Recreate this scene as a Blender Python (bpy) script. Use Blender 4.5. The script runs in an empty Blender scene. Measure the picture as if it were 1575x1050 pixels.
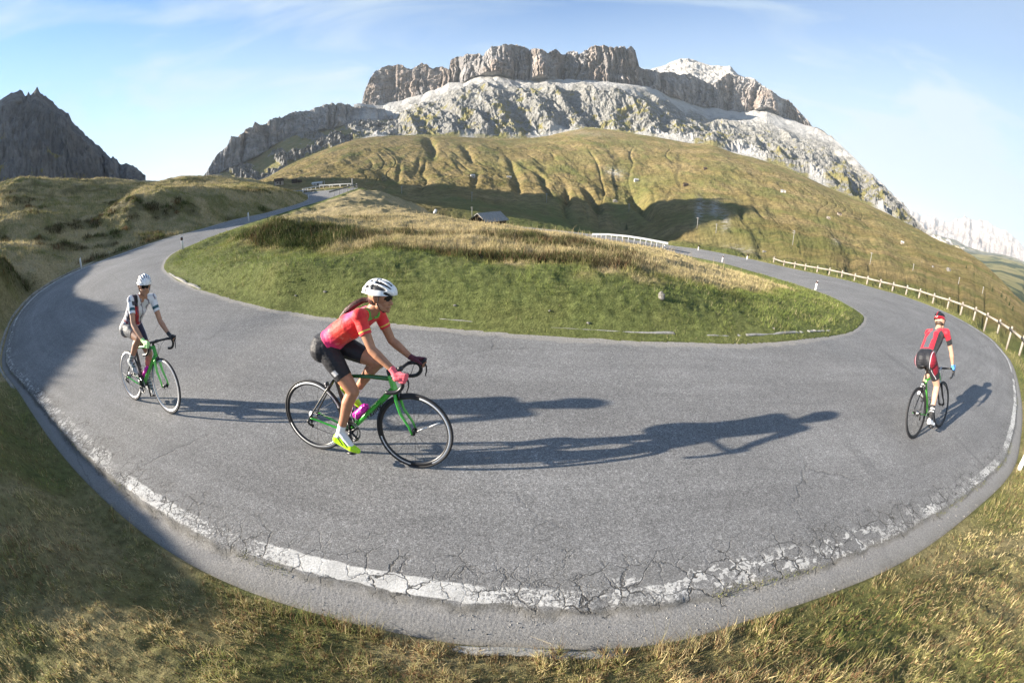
import bpy, bmesh, math, random
import numpy as np
from mathutils import Vector, Matrix

scene = bpy.context.scene
COL = scene.collection
rng = np.random.default_rng(7)
random.seed(7)
R = math.radians

# ------------------------------------------------------------------ camera, sky, sun, exposure
CAM_H, PITCH, ROLL, FPX = 2.35, R(23.5), R(1.5), 656.25      # fisheye (equisolid), 15 mm on full frame
_sp, _cp = math.sin(PITCH), math.cos(PITCH)
CFW = np.array([0, _cp, -_sp]); _u0 = np.array([0, _sp, _cp]); _r0 = np.array([1., 0, 0])
CRT = math.cos(ROLL) * _r0 + math.sin(ROLL) * _u0
CUP = -math.sin(ROLL) * _r0 + math.cos(ROLL) * _u0
cam_d = bpy.data.cameras.new('camera'); cam = bpy.data.objects.new('camera', cam_d); COL.objects.link(cam)
M = Matrix(((CRT[0], CUP[0], -CFW[0], 0), (CRT[1], CUP[1], -CFW[1], 0), (CRT[2], CUP[2], -CFW[2], CAM_H), (0, 0, 0, 1)))
cam.matrix_world = M
cam_d.type = 'PANO'; cam_d.sensor_width = 36; cam_d.sensor_fit = 'HORIZONTAL'
cam_d.panorama_type = 'FISHEYE_EQUISOLID'
cam_d.fisheye_lens = 15.0; cam_d.fisheye_fov = R(200)
cam_d.clip_start = 0.05; cam_d.clip_end = 80000
scene.camera = cam

SUN_EL, SUN_DX, SUN_DY = R(16.5), 0.9968, 0.080              # direction the shadows fall
world = bpy.data.worlds.new('World'); scene.world = world; world.use_nodes = True
wn, wl = world.node_tree.nodes, world.node_tree.links
for n in list(wn): wn.remove(n)
wo = wn.new('ShaderNodeOutputWorld'); bg = wn.new('ShaderNodeBackground')
sky = wn.new('ShaderNodeTexSky'); sky.sky_type = 'NISHITA'; sky.sun_disc = False
sky.sun_elevation = SUN_EL; sky.sun_rotation = math.atan2(-SUN_DX, -SUN_DY)
sky.altitude = 2200; sky.air_density = 1.0; sky.dust_density = 0.45; sky.ozone_density = 1.0
SKY_STRENGTH = 0.060
tc = wn.new('ShaderNodeTexCoord')
mp = wn.new('ShaderNodeMapping'); mp.inputs['Scale'].default_value = (1.0, 1.6, 5.5); mp.inputs['Rotation'].default_value = (0.12, 0.30, 0.5)
nz = wn.new('ShaderNodeTexNoise'); nz.inputs['Scale'].default_value = 1.25; nz.inputs['Detail'].default_value = 7; nz.inputs['Roughness'].default_value = 0.52; nz.inputs['Distortion'].default_value = 0.7
cr = wn.new('ShaderNodeValToRGB'); cr.color_ramp.elements[0].position = 0.50; cr.color_ramp.elements[0].color = (0, 0, 0, 1)
cr.color_ramp.elements[1].position = 0.74; cr.color_ramp.elements[1].color = (1, 1, 1, 1)
sepw = wn.new('ShaderNodeSeparateXYZ')
hz = wn.new('ShaderNodeMapRange'); hz.inputs['From Min'].default_value = 0.42; hz.inputs['From Max'].default_value = 0.0
hz.inputs['To Min'].default_value = 0.0; hz.inputs['To Max'].default_value = 0.92
hx = wn.new('ShaderNodeMapRange'); hx.inputs['From Min'].default_value = 0.1; hx.inputs['From Max'].default_value = 1.0
hx.inputs['To Min'].default_value = 0.0; hx.inputs['To Max'].default_value = 0.52
add = wn.new('ShaderNodeMath'); add.operation = 'ADD'; add2 = wn.new('ShaderNodeMath'); add2.operation = 'MULTIPLY_ADD'; add2.inputs[1].default_value = 0.85; add2.use_clamp = True
mixw = wn.new('ShaderNodeMix'); mixw.data_type = 'RGBA'; mixw.inputs['B'].default_value = (3.3, 3.9, 4.25, 1)
wl.new(tc.outputs['Generated'], mp.inputs['Vector']); wl.new(mp.outputs[0], nz.inputs['Vector']); wl.new(nz.outputs['Fac'], cr.inputs['Fac'])
wl.new(tc.outputs['Generated'], sepw.inputs[0]); wl.new(sepw.outputs['Z'], hz.inputs['Value']); wl.new(sepw.outputs['X'], hx.inputs['Value'])
wl.new(hz.outputs[0], add.inputs[0]); wl.new(hx.outputs[0], add.inputs[1])
wl.new(cr.outputs['Color'], add2.inputs[0]); wl.new(add.outputs[0], add2.inputs[2])
wl.new(add2.outputs[0], mixw.inputs['Factor']); tint = wn.new('ShaderNodeMix'); tint.data_type = 'RGBA'; tint.blend_type = 'MULTIPLY'; tint.inputs['Factor'].default_value = 1.0; tint.inputs['B'].default_value = (.90, 1.10, 1.28, 1)
wl.new(sky.outputs[0], tint.inputs['A']); wl.new(tint.outputs['Result'], mixw.inputs['A'])
wl.new(mixw.outputs['Result'], bg.inputs['Color']); bg.inputs['Strength'].default_value = SKY_STRENGTH
wl.new(bg.outputs[0], wo.inputs['Surface'])

sun_d = bpy.data.lights.new('sun', 'SUN'); sun_d.energy = 4.9; sun_d.angle = R(0.53); sun_d.color = (1.0, 0.90, 0.76)
sun = bpy.data.objects.new('sun', sun_d); COL.objects.link(sun)
sdir = Vector((SUN_DX * math.cos(SUN_EL), SUN_DY * math.cos(SUN_EL), -math.sin(SUN_EL)))
sun.rotation_euler = sdir.to_track_quat('-Z', 'Y').to_euler()
vs = scene.view_settings; vs.view_transform = 'Standard'; vs.look = 'None'; vs.gamma = 1.0; vs.exposure = 1.9; vs.use_curve_mapping = False
scene.cycles.volume_bounces = 0; scene.cycles.max_bounces = 6; scene.cycles.diffuse_bounces = 3; scene.cycles.glossy_bounces = 3
scene.cycles.transparent_max_bounces = 6; scene.cycles.use_denoising = True

# ------------------------------------------------------------------ helpers: view ray -> point in the world
def ray(x, y):
    dx = x - 787.5; dy = 525 - y; r = max(math.hypot(dx, dy), 1e-6)
    th = 2 * math.asin(r / (2 * FPX))
    return math.sin(th) * (dx / r * CRT + dy / r * CUP) + math.cos(th) * CFW
CAMP = np.array([0, 0, CAM_H])
def at_z(x, y, z=0.0):
    d = ray(x, y); return CAMP + (z - CAM_H) / d[2] * d
def at_d(x, y, D):
    d = ray(x, y); return CAMP + D / math.hypot(d[0], d[1]) * d
def at_s(x, y, s):
    d = ray(x, y); return CAMP + s * (-CAM_H) / d[2] * d

# ------------------------------------------------------------------ helpers: numpy noise
def _hash(ix, iy, iz, seed):
    h = (ix.astype(np.int64) * 374761393 + iy.astype(np.int64) * 668265263 + iz.astype(np.int64) * 2147483647 + seed * 1274126177) & 0xffffffff
    h = ((h ^ (h >> 13)) * 1274126177) & 0xffffffff
    h = ((h ^ (h >> 16)) * 2246822519) & 0xffffffff
    return ((h ^ (h >> 15)) & 0xffffff) / float(0xffffff)
def vnoise(x, y, z=None, seed=0):
    x = np.asarray(x, float); y = np.asarray(y, float); z = np.zeros_like(x) if z is None else np.asarray(z, float)
    ix, iy, iz = np.floor(x), np.floor(y), np.floor(z)
    fx, fy, fz = x - ix, y - iy, z - iz
    fx = fx * fx * fx * (fx * (fx * 6 - 15) + 10); fy = fy * fy * fy * (fy * (fy * 6 - 15) + 10); fz = fz * fz * (3 - 2 * fz)
    flat = not np.any(z)
    def lay(k):
        a = _hash(ix, iy, iz + k, seed); b = _hash(ix + 1, iy, iz + k, seed)
        c = _hash(ix, iy + 1, iz + k, seed); d = _hash(ix + 1, iy + 1, iz + k, seed)
        return (a * (1 - fx) + b * fx) * (1 - fy) + (c * (1 - fx) + d * fx) * fy
    r = lay(0) if flat else lay(0) * (1 - fz) + lay(1) * fz
    return r * 2 - 1
def fbm(x, y, z=None, o=5, seed=0, rough=0.5, ridged=False):
    s = 0; a = 1; t = 0; f = 1
    for i in range(o):
        n = vnoise(x * f + i * 17.3, y * f - i * 9.1, None if z is None else z * f, seed + i * 31)
        if ridged: n = 1 - 2 * np.abs(n)
        s = s + a * n; t += a; a *= rough; f *= 2.03
    return s / t
def sstep(a, b, x):
    t = np.clip((x - a) / (b - a), 0, 1); return t * t * (3 - 2 * t)

# ------------------------------------------------------------------ helpers: objects
def tag(o, label=None, cat=None, group=None, kind=None):
    if label: o['label'] = label
    if cat: o['category'] = cat
    if group: o['group'] = group
    if kind: o['kind'] = kind
    return o
def link(name, data, parent=None):
    o = bpy.data.objects.new(name, data); COL.objects.link(o)
    if parent is not None: o.parent = parent
    return o
def empty(name, loc=(0, 0, 0), rz=0):
    o = link(name, None); o.location = loc; o.rotation_euler = (0, 0, rz); o.empty_display_size = 0.2; return o
def np_mesh(name, V, Q, mats, smooth=True, T=None, matidx=None, colors=None, fattr=None, uv=None):
    """V (n,3), Q (m,4) quads, T (k,3) tris"""
    me = bpy.data.meshes.new(name)
    nq = 0 if Q is None else len(Q); nt = 0 if T is None else len(T)
    me.vertices.add(len(V)); me.vertices.foreach_set('co', np.asarray(V, np.float32).ravel())
    li = np.concatenate([np.asarray(a, np.int32).ravel() for a in (Q, T) if a is not None and len(a)])
    me.loops.add(len(li)); me.loops.foreach_set('vertex_index', li)
    st = np.concatenate([np.arange(nq) * 4, nq * 4 + np.arange(nt) * 3]).astype(np.int32)
    me.polygons.add(nq + nt); me.polygons.foreach_set('loop_start', st)
    if matidx is not None: me.polygons.foreach_set('material_index', np.asarray(matidx, np.int32))
    me.update(calc_edges=True)
    me.polygons.foreach_set('use_smooth', np.full(nq + nt, smooth))
    if colors is not None:
        for k, c in colors.items():
            a = me.color_attributes.new(k, 'FLOAT_COLOR', 'POINT')
            c4 = np.ones((len(V), 4), np.float32); c4[:, :c.shape[1]] = c; a.data.foreach_set('color', c4.ravel())
    if fattr is not None:
        for k, c in fattr.items():
            a = me.attributes.new(k, 'FLOAT', 'POINT'); a.data.foreach_set('value', np.asarray(c, np.float32))
    if uv is not None:
        u = me.uv_layers.new(name='uv'); u.data.foreach_set('uv', np.asarray(uv, np.float32)[li].ravel())
    for m in (mats if isinstance(mats, (list, tuple)) else [mats]): me.materials.append(m)
    me.validate(verbose=False)
    return me
def grid_quads(n, m, wrap=False):
    i = np.arange(n if wrap else n - 1)[:, None]; j = np.arange(m - 1)[None, :]; i2 = (i + 1) % n
    a = i * m + j; b = i2 * m + j
    return np.stack([a + 0 * j, b + 0 * j, b + 1, a + 1], -1).reshape(-1, 4)
def bm_obj(name, bm, mat, parent=None, smooth=True):
    me = bpy.data.meshes.new(name); bm.to_mesh(me); bm.free()
    me.polygons.foreach_set('use_smooth', np.full(len(me.polygons), smooth))
    for m in (mat if isinstance(mat, (list, tuple)) else [mat]): me.materials.append(m)
    return link(name, me, parent)
def b_box(bm, c, s, rot=None, bevel=0.0, mi=0):
    r = bmesh.ops.create_cube(bm, size=1.0); vs_ = r['verts']
    m = Matrix.Translation(Vector(c)) @ (rot.to_4x4() if rot is not None else Matrix.Identity(4)) @ Matrix.Diagonal((s[0], s[1], s[2], 1))
    bmesh.ops.transform(bm, matrix=m, verts=vs_)
    fs = set(f for v in vs_ for f in v.link_faces)
    for f in fs: f.material_index = mi
    if bevel > 0:
        es = list(set(e for v in vs_ for e in v.link_edges))
        bmesh.ops.bevel(bm, geom=es, offset=bevel, segments=2, affect='EDGES')
def b_tube(bm, pts, rad, seg=10, cap=True, mi=0, close=False):
    """tube along points with radius number or list; radii may be (a,b) ellipses"""
    pts = [Vector(p) for p in pts]; n = len(pts)
    rad = rad if isinstance(rad, list) else [rad] * n
    rings = []; prev = None
    for i, p in enumerate(pts):
        if close: t = pts[(i + 1) % n] - pts[i - 1]
        else: t = pts[min(i + 1, n - 1)] - pts[max(i - 1, 0)]
        t.normalize()
        if prev is None:
            u = t.orthogonal().normalized() if abs(t.y) > .9 else (Vector((0, 1, 0)) - t * t.y).normalized()
        else: u = (prev - t * prev.dot(t)).normalized()
        prev = u; w = t.cross(u)
        ra, rb = rad[i] if isinstance(rad[i], (list, tuple)) else (rad[i], rad[i])
        rings.append([bm.verts.new(p + u * (ra * math.cos(2 * math.pi * k / seg)) + w * (rb * math.sin(2 * math.pi * k / seg))) for k in range(seg)])
    for i in range(n if close else n - 1):
        a, b = rings[i], rings[(i + 1) % n]
        for k in range(seg):
            f = bm.faces.new((a[k], a[(k + 1) % seg], b[(k + 1) % seg], b[k])); f.material_index = mi
    if cap and not close:
        bm.faces.new(rings[0][::-1]).material_index = mi; bm.faces.new(rings[-1]).material_index = mi
def b_sphere(bm, c, r, seg=16, mi=0, rot=None):
    q = bmesh.ops.create_uvsphere(bm, u_segments=seg, v_segments=max(6, seg // 2), radius=1.0)
    r = r if isinstance(r, (tuple, list)) else (r, r, r)
    m = Matrix.Translation(Vector(c)) @ (rot.to_4x4() if rot is not None else Matrix.Identity(4)) @ Matrix.Diagonal((*r, 1))
    bmesh.ops.transform(bm, matrix=m, verts=q['verts'])
    for f in set(f for v in q['verts'] for f in v.link_faces): f.material_index = mi
def b_disc(bm, c, axis, r0, r1, th, seg=40, mi=0):
    """flat ring (r0 inner) with thickness th along axis"""
    axis = Vector(axis).normalized(); u = axis.orthogonal().normalized(); w = axis.cross(u); c = Vector(c)
    rs = []
    for rr, o in ((r0, -th / 2), (r1, -th / 2), (r1, th / 2), (r0, th / 2)):
        rs.append([bm.verts.new(c + axis * o + (u * math.cos(2 * math.pi * k / seg) + w * math.sin(2 * math.pi * k / seg)) * rr) for k in range(seg)])
    for q in range(4):
        a, b = rs[q], rs[(q + 1) % 4]
        for k in range(seg):
            bm.faces.new((a[k], a[(k + 1) % seg], b[(k + 1) % seg], b[k])).material_index = mi

# ------------------------------------------------------------------ helpers: materials
def mat(name, col=(0.5, 0.5, 0.5), rough=0.6, metal=0.0, spec=0.5, coat=0.0, sss=0.0):
    m = bpy.data.materials.new(name); m.use_nodes = True
    b = m.node_tree.nodes['Principled BSDF']
    b.inputs['Base Color'].default_value = (*col, 1); b.inputs['Roughness'].default_value = rough
    b.inputs['Metallic'].default_value = metal; b.inputs['Specular IOR Level'].default_value = spec
    b.inputs['Coat Weight'].default_value = coat
    if sss: b.inputs['Subsurface Weight'].default_value = sss; b.inputs['Subsurface Radius'].default_value = (0.01, 0.004, 0.002)
    return m
class NT:
    def __init__(s, m): s.m = m; s.n = m.node_tree.nodes; s.l = m.node_tree.links; s.b = s.n['Principled BSDF']
    def node(s, t, **kw):
        nd = s.n.new(t)
        for k, v in kw.items():
            if k in nd.inputs: nd.inputs[k].default_value = v
            else: setattr(nd, k, v)
        return nd
    def coord(s, which='Object'): return s.node('ShaderNodeTexCoord').outputs[which]
    def mapping(s, vec, scale=(1, 1, 1), rot=(0, 0, 0), loc=(0, 0, 0)):
        nd = s.node('ShaderNodeMapping'); nd.inputs['Scale'].default_value = scale; nd.inputs['Rotation'].default_value = rot; nd.inputs['Location'].default_value = loc
        s.l.new(vec, nd.inputs['Vector']); return nd.outputs[0]
    def noise(s, vec, scale, detail=4, rough=0.5, dist=0.0, out='Fac'):
        nd = s.node('ShaderNodeTexNoise', Scale=scale, Detail=detail, Roughness=rough, Distortion=dist)
        s.l.new(vec, nd.inputs['Vector']); return nd.outputs[out]
    def voro(s, vec, scale, feature='F1', out='Distance', rnd=1.0):
        nd = s.node('ShaderNodeTexVoronoi', feature=feature); nd.inputs['Scale'].default_value = scale; nd.inputs['Randomness'].default_value = rnd
        s.l.new(vec, nd.inputs['Vector']); return nd.outputs[out]
    def ramp(s, fac, stops, interp='LINEAR'):
        nd = s.node('ShaderNodeValToRGB'); e = nd.color_ramp.elements; nd.color_ramp.interpolation = interp
        while len(e) > 1: e.remove(e[0])
        for i, (p, c) in enumerate(stops):
            el = e[0] if i == 0 else e.new(p)
            el.position = p; el.color = (*c, 1) if not isinstance(c, (int, float)) else (c, c, c, 1)
        s.l.new(fac, nd.inputs['Fac']); return nd.outputs['Color']
    def mix(s, fac, a, b, blend='MIX'):
        nd = s.node('ShaderNodeMix', data_type='RGBA', blend_type=blend)
        for k, v in (('Factor', fac), ('A', a), ('B', b)):
            sock = [i for i in nd.inputs if i.name == k and (i.type == ('VALUE' if k == 'Factor' else 'RGBA'))][0]
            if hasattr(v, 'links'): s.l.new(v, sock)
            else: sock.default_value = v if k == 'Factor' else (*v, 1)
        return [o for o in nd.outputs if o.type == 'RGBA'][0]
    def math(s, op, a, b=0.0, c=0.0, clamp=False):
        nd = s.node('ShaderNodeMath', operation=op, use_clamp=clamp)
        for i, v in enumerate((a, b, c)):
            if hasattr(v, 'links'): s.l.new(v, nd.inputs[i])
            else: nd.inputs[i].default_value = v
        return nd.outputs[0]
    def attr(s, name, out='Fac'):
        nd = s.node('ShaderNodeAttribute', attribute_name=name); return nd.outputs[out]
    def sep(s, vec):
        nd = s.node('ShaderNodeSeparateXYZ'); s.l.new(vec, nd.inputs[0]); return nd.outputs
    def bump(s, h, strength=0.5, dist=0.01, prev=None):
        nd = s.node('ShaderNodeBump', Strength=strength, Distance=dist); s.l.new(h, nd.inputs['Height'])
        if prev is not None: s.l.new(prev, nd.inputs['Normal'])
        return nd.outputs[0]
    def col(s, c): s.l.new(c, s.b.inputs['Base Color'])
    def rough(s, c): s.l.new(c, s.b.inputs['Roughness'])
    def normal(s, c): s.l.new(c, s.b.inputs['Normal'])
# ------------------------------------------------------------------ the road: pairs of (outer edge, inner edge)
ST = [ # outer px, s, inner px, s      (s scales the distance found on the flat z=0 plane)
 ((545,288),1.36,(548,289.5),1.33),((500,290.5),1.33,(542,292),1.28),((468,296.5),1.28,(526,298),1.24),((474,303.5),1.20,(505,305.5),1.20),((465,311),1.15,(481,313),1.15),((411,326.6),1.08,(426,330),1.10),
 ((366,336),1.0,(381,344),1.0),((305,353),.90,(335,361),.95),((262,364),.82,(295,377),.90),((198,385),.75,(270,388),.87),
 ((146,403.5),.70,(257,398),.85),((107,420),.68,(251,411),.85),((80,434),.68,(258,421),.86),((48,456),.70,(274,432),.88),
 ((20,488),.76,(297,443),.91),((8,516),.83,(325,452),.93),((0,560),.90,(360,462),.95),((25,600),.95,(415,475.7),.97),
 ((84,690),1,(460,483),1),((151,764),1,(506,490),1),((235,835),1,(560,495.5),1),((336,892),1,(621,500.5),1),((454,935),1,(665,504),1),((584,969),1,(700,507.5),1),
 ((708,992),1,(735,510),1),((796,998),1,(790,515),1),((890,1002),1,(870,520),1),((1050,985.5),1,(922,523),1),((1152,955),1,(980,526.5),1),
 ((1268,917),1,(1044,528),1),((1396,861),1,(1090,529.5),1),((1490,793),1,(1150,530),1),((1559,724),1,(1238,523),1),((1572,677),1,(1262,520),1.01),
 ((1573,615),1,(1283,517),1.02),((1559,560),1,(1309,511),1.04),((1540,535),1.05,(1324,501),1.07),((1519,515.6),1.1,(1330,489),1.1),
 ((1460,481.7),1.22,(1318,478),1.16),((1386,453.7),1.38,(1306,471),1.22),((1350,444),1.46,(1285,459.6),1.32),((1312,433),1.55,(1257,449),1.42),
 ((1238,416.8),1.8,(1220,436.6),1.6),((1200,408.5),2.0,(1166,420),1.85),((1130,393),2.35,(1111,404.6),2.2),((1074,382.6),2.6,(1074,397),2.45),((1031,377),2.8,(1031,388),2.65)]
OUT = np.array([at_s(*o, so) for o, so, i, si in ST]); INN = np.array([at_s(*i, si) for o, so, i, si in ST])
# the gently zero centre part stays flat; legs go on beyond what can be seen
def ext(P, k, d, n=2):
    out = [P[k]]
    for q in range(n): out.append(out[-1] + d)
    return out[1:]
dR = np.array([-6.0, 9.0, -0.9]); dL = np.array([-9.0, 1.0, 0.3])
OUT = np.array(ext(OUT, 0, dL)[::-1] + list(OUT) + ext(OUT, -1, dR, 3)); INN = np.array(ext(INN, 0, dL)[::-1] + list(INN) + ext(INN, -1, dR, 3))
def catmull(P, n):
    P = np.asarray(P); d = np.r_[0, np.cumsum(np.sqrt(np.linalg.norm(np.diff((OUT + INN) / 2, axis=0), axis=1)) ** 1.0)] if len(P) == len(OUT) else np.arange(len(P))
    t = np.linspace(0, d[-1], n); k = np.clip(np.searchsorted(d, t, 'right') - 1, 0, len(P) - 2)
    m = np.zeros_like(P); m[1:-1] = (P[2:] - P[:-2]) / (d[2:] - d[:-2])[:, None]; m[0] = (P[1] - P[0]) / (d[1] - d[0]); m[-1] = (P[-1] - P[-2]) / (d[-1] - d[-2])
    h = (d[k + 1] - d[k])[:, None]; u = ((t - d[k]) / h[:, 0])[:, None]
    return (2*u**3-3*u**2+1)*P[k] + (u**3-2*u**2+u)*h*m[k] + (-2*u**3+3*u**2)*P[k+1] + (u**3-u**2)*h*m[k+1]
NS = 1400
EO, EI = catmull(OUT, NS), catmull(INN, NS)
for E_ in (EO, EI):                      # light smoothing of the traced edges
    for _ in range(14): E_[1:-1] = 0.25 * E_[:-2] + 0.5 * E_[1:-1] + 0.25 * E_[2:]
arcO = np.r_[0, np.cumsum(np.linalg.norm(np.diff(EO, axis=0), axis=1))]
def in_road(x, y, grow=0.0):
    """even-odd test against the road outline"""
    st = 3
    A = EO[::st, :2]; B = EI[::st, :2]
    n = (B - A); L = np.linalg.norm(n, axis=1, keepdims=True); n = n / L
    P = np.concatenate([A - n * grow, (B + n * grow)[::-1]])
    x = np.asarray(x); y = np.asarray(y); ins = np.zeros(x.shape, bool)
    for k in range(len(P)):
        x1, y1 = P[k]; x2, y2 = P[(k + 1) % len(P)]
        if y1 == y2: continue
        c = ((y1 > y) != (y2 > y)) & (x < (x2 - x1) * (y - y1) / (y2 - y1) + x1)
        ins ^= c
    return ins
def near_edge(x, y, E_, st=3, chunk=20000):
    """distance to, and height of, the nearest point of an edge"""
    P = E_[::st]; Tn = np.gradient(P[:, :2], axis=0); Sp = np.linalg.norm(Tn, axis=1); Tn /= Sp[:, None]; x = np.asarray(x).ravel(); y = np.asarray(y).ravel(); D = np.empty(len(x)); Z = np.empty(len(x)); K = np.empty(len(x), int)
    for a in range(0, len(x), chunk):
        d = (x[a:a+chunk, None] - P[None, :, 0]) ** 2 + (y[a:a+chunk, None] - P[None, :, 1]) ** 2
        k = d.argmin(1); vx = x[a:a+chunk] - P[k, 0]; vy = y[a:a+chunk] - P[k, 1]; al = vx * Tn[k, 0] + vy * Tn[k, 1]; pe = vx * Tn[k, 1] - vy * Tn[k, 0]
        D[a:a+chunk] = np.hypot(pe, np.maximum(np.abs(al) - .75 * Sp[k], 0)); kn = np.clip(k + np.sign(al).astype(int), 0, len(P) - 1); Z[a:a+chunk] = P[k, 2] + (P[kn, 2] - P[k, 2]) * np.clip(np.abs(al) / Sp[k], 0, 1); K[a:a+chunk] = k * st
    return D, Z, K

# ------------------------------------------------------------------ near ground: a thin-plate surface through placed points
CP = []
def P_(x, y, D): CP.append(at_d(x, y, D))
def W_(x, y, z): CP.append(np.array([x, y, z], float))
for k in range(0, NS, 26):
    CP.append(EO[k] + [0, 0, .02]); CP.append(EI[k] + [0, 0, .03])
# green bank of the island, its brow and the straw meadow behind
for x, y, z in [(330,428,.46),(400,434,.48),(470,418,.60),(560,412,.60),(640,410,.58),(720,412,.56),(800,418,.54),(880,427,.50),(950,439,.45),(1020,449,.38),(1090,459,.26),(1160,470,.12),(1230,478,0.0),
                (320,405,.55),(400,398,.62),(500,392,.62),(600,390,.60),(700,392,.58),(800,398,.56),(900,406,.52),(1000,416,.38),(1100,430,.10),(1180,444,-.18),
                (345,378,.50),(400,370,.56),(480,374,.58),(560,374,.58),(640,373,.57),(740,374,.57),(840,381,.56),(930,391,.48),
                (420,354,.50),(480,354,.52),(560,352,.52),(640,354,.52),(740,356,.52),(840,367,.50),(930,380,.42),(1000,390,.25),
                (460,342,.28),(520,334,.20),(600,338,.36),(680,344,.40),(760,350,.40),(830,360,.40),(900,371,.32),(960,383,.10),(1015,386,-.7),
                (505,315,-.05),(560,310,-.1),(600,322,.0),(640,331,.12)]:
    CP.append(at_z(x, y, z))
for x, y, D in [(545,293,58),(575,297,52)]: P_(x, y, D)
for x, y, z in [(-3,70,-9),(10,62,-12),(-3,32,-2.6),(4,30,-3.2),(10,30,-3.6),(-9,42,-2.4),(-14,80,-8),(4,100,-18),(-18,110,-13),(-10,140,-24),(20,80,-16),(30,120,-26),(24,60,-11),(40,150,-34),(0,170,-32),(32,45,-9),(45,60,-16),(60,100,-28),(-30,95,-4),(-45,140,-8)]: W_(x, y, z)
# left hillside: foot along the road, shoulder above the cutting, crest against the sky
for x, y, D in [(0,300,58),(0,345,36),(0,390,24),(0,283,80),(60,277,84),(110,277,84),(170,275,84),(230,280,84),(280,276,95),(330,277,108),(400,279,120),(60,300,58),(60,330,40),(60,375,27),(60,405,22),(120,295,62),
                (120,320,44),(120,360,31),(120,400,24),(180,312,44),(180,340,33),(175,372,28),(180,295,64),(200,311,34.5),(240,306,35),(290,306,36),(340,308,38.3),(385,305,42),(430,302,46.5),(462,300.5,54),(300,296,60),(420,290,75),
                (240,330,33.5),(340,328,36.5),(430,313,44)]: P_(x, y, D)
for x, y, z in [(-60,14,9.8),(-90,30,15),(-110,45,12),(-120,80,8),(-90,90,2.5),(-100,140,-3),(-150,40,10),(-60,110,-2)]: W_(x, y, z)
# small knoll left, bank that shades the bend
for x, y, D in [(0,417,17.5),(35,414,18.5),(60,425,19.5),(0,450,15.5)]: P_(x, y, D)
for x, y, z in [(-17.5,3.0,2.35),(-14.5,1.2,2.6),(-12.2,.6,2.75),(-10,-.1,2.65),(-8,-.4,2.25),(-6.2,-.5,1.85),(-4,-.6,1.2),(-12,-1.6,3.35),(-22,3,4.0),(-18,-2,3.9),(-12,-4,3.7),(-6,-4,2.4),(-30,-2,5.8),(-35,8,5),(-27,7.5,3.6),(-40,-20,9),
                (-2,-.4,.85),(0,-.3,.78),(0,-3,1.1),(2,-.4,.78),(4,-.4,.72),(-1,.55,.42),(1,.55,.42),(3,.5,.40),(5,.45,.36),(8,0,.30),(6,-3,.6),(12,-1,-.2),(11,1.5,0),(0,-10,1.6),(15,-8,-1),
                (16.5,4,-.35),(18,3,-1.2),(20,6,-1.2),(20,9,-1.5),(23,8,-3),(19,-4,-2.5),(28,3,-6),(30,-15,-6),(-15,-20,5),(40,-5,-12),(60,0,-20),(100,10,-34),(90,-40,-30),(130,50,-42),(50,-60,-12),(0,-70,4),(-60,-60,14),(-120,-30,26)]: W_(x, y, z)
# feet of the guard rail posts: a metre outside the road edge
GP = [(1189.8, 405.0, 397.6), (1205.2, 410.9, 400.5), (1221.7, 414.4, 403.5), (1238.0, 417.7, 406.4), (1256.3, 421.2, 409.4), (1274.9, 424.7, 412.3), (1294.0, 429.2, 416.2), (1313.5, 434.5, 421.2), (1332.7, 439.8, 424.7), (1352.2, 445.7, 429.5), (1371.7, 450.7, 433.6), (1392.9, 455.4, 438.9), (1412.7, 460.4, 444.2), (1434.2, 467.8, 450.7), (1457.0, 474.9, 457.2), (1477.6, 482.3, 464.0), (1497.7, 490.6, 472.0), (1515.4, 500.9, 480.2), (1533.7, 513.3, 489.7), (1550.5, 527.4, 500.3), (1567.7, 545.7, 512.1)]
_c = (EI - EO) / np.linalg.norm(EI - EO, axis=1, keepdims=True); _G = EO - _c * 1.05; _k = (np.arange(NS) > NS * .6); _ga = np.arctan2(_G[_k, 0], _G[_k, 1]); _gd = np.hypot(_G[_k, 0], _G[_k, 1]); _o = np.argsort(_ga)
RAILP = []
for _x, _y, _t in GP:
    _r = ray(_x, _y); _az = math.atan2(_r[0], _r[1]); _D = float(np.interp(_az, _ga[_o], _gd[_o])); RAILP.append((at_d(_x, _y, _D), at_d(_x, _t, _D)))
for _a, _b in RAILP[::2]: CP.append(_a)
# verge outside the guard rail on the right leg falls away
for px, py, s in [(1545,530,1.1),(1490,500,1.2),(1433,470,1.3),(1386,453,1.42),(1312,432,1.6),(1238,415,1.85),(1168,401,2.2),(1090,385,2.6)]:
    q = at_s(px, py, s); n = q[:2] / np.linalg.norm(q[:2]); CP.append(q + [n[0]*5.5, n[1]*5.5, -2.6]); CP.append(q + [n[0]*14, n[1]*14, -7.5])
CP = np.array(CP)
_, _i = np.unique(np.round(CP[:, :2] / .35), axis=0, return_index=True); CP = CP[np.sort(_i)]
def _tps(d2): return np.where(d2 > 1e-12, 0.5 * d2 * np.log(np.maximum(d2, 1e-12)), 0)
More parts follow.
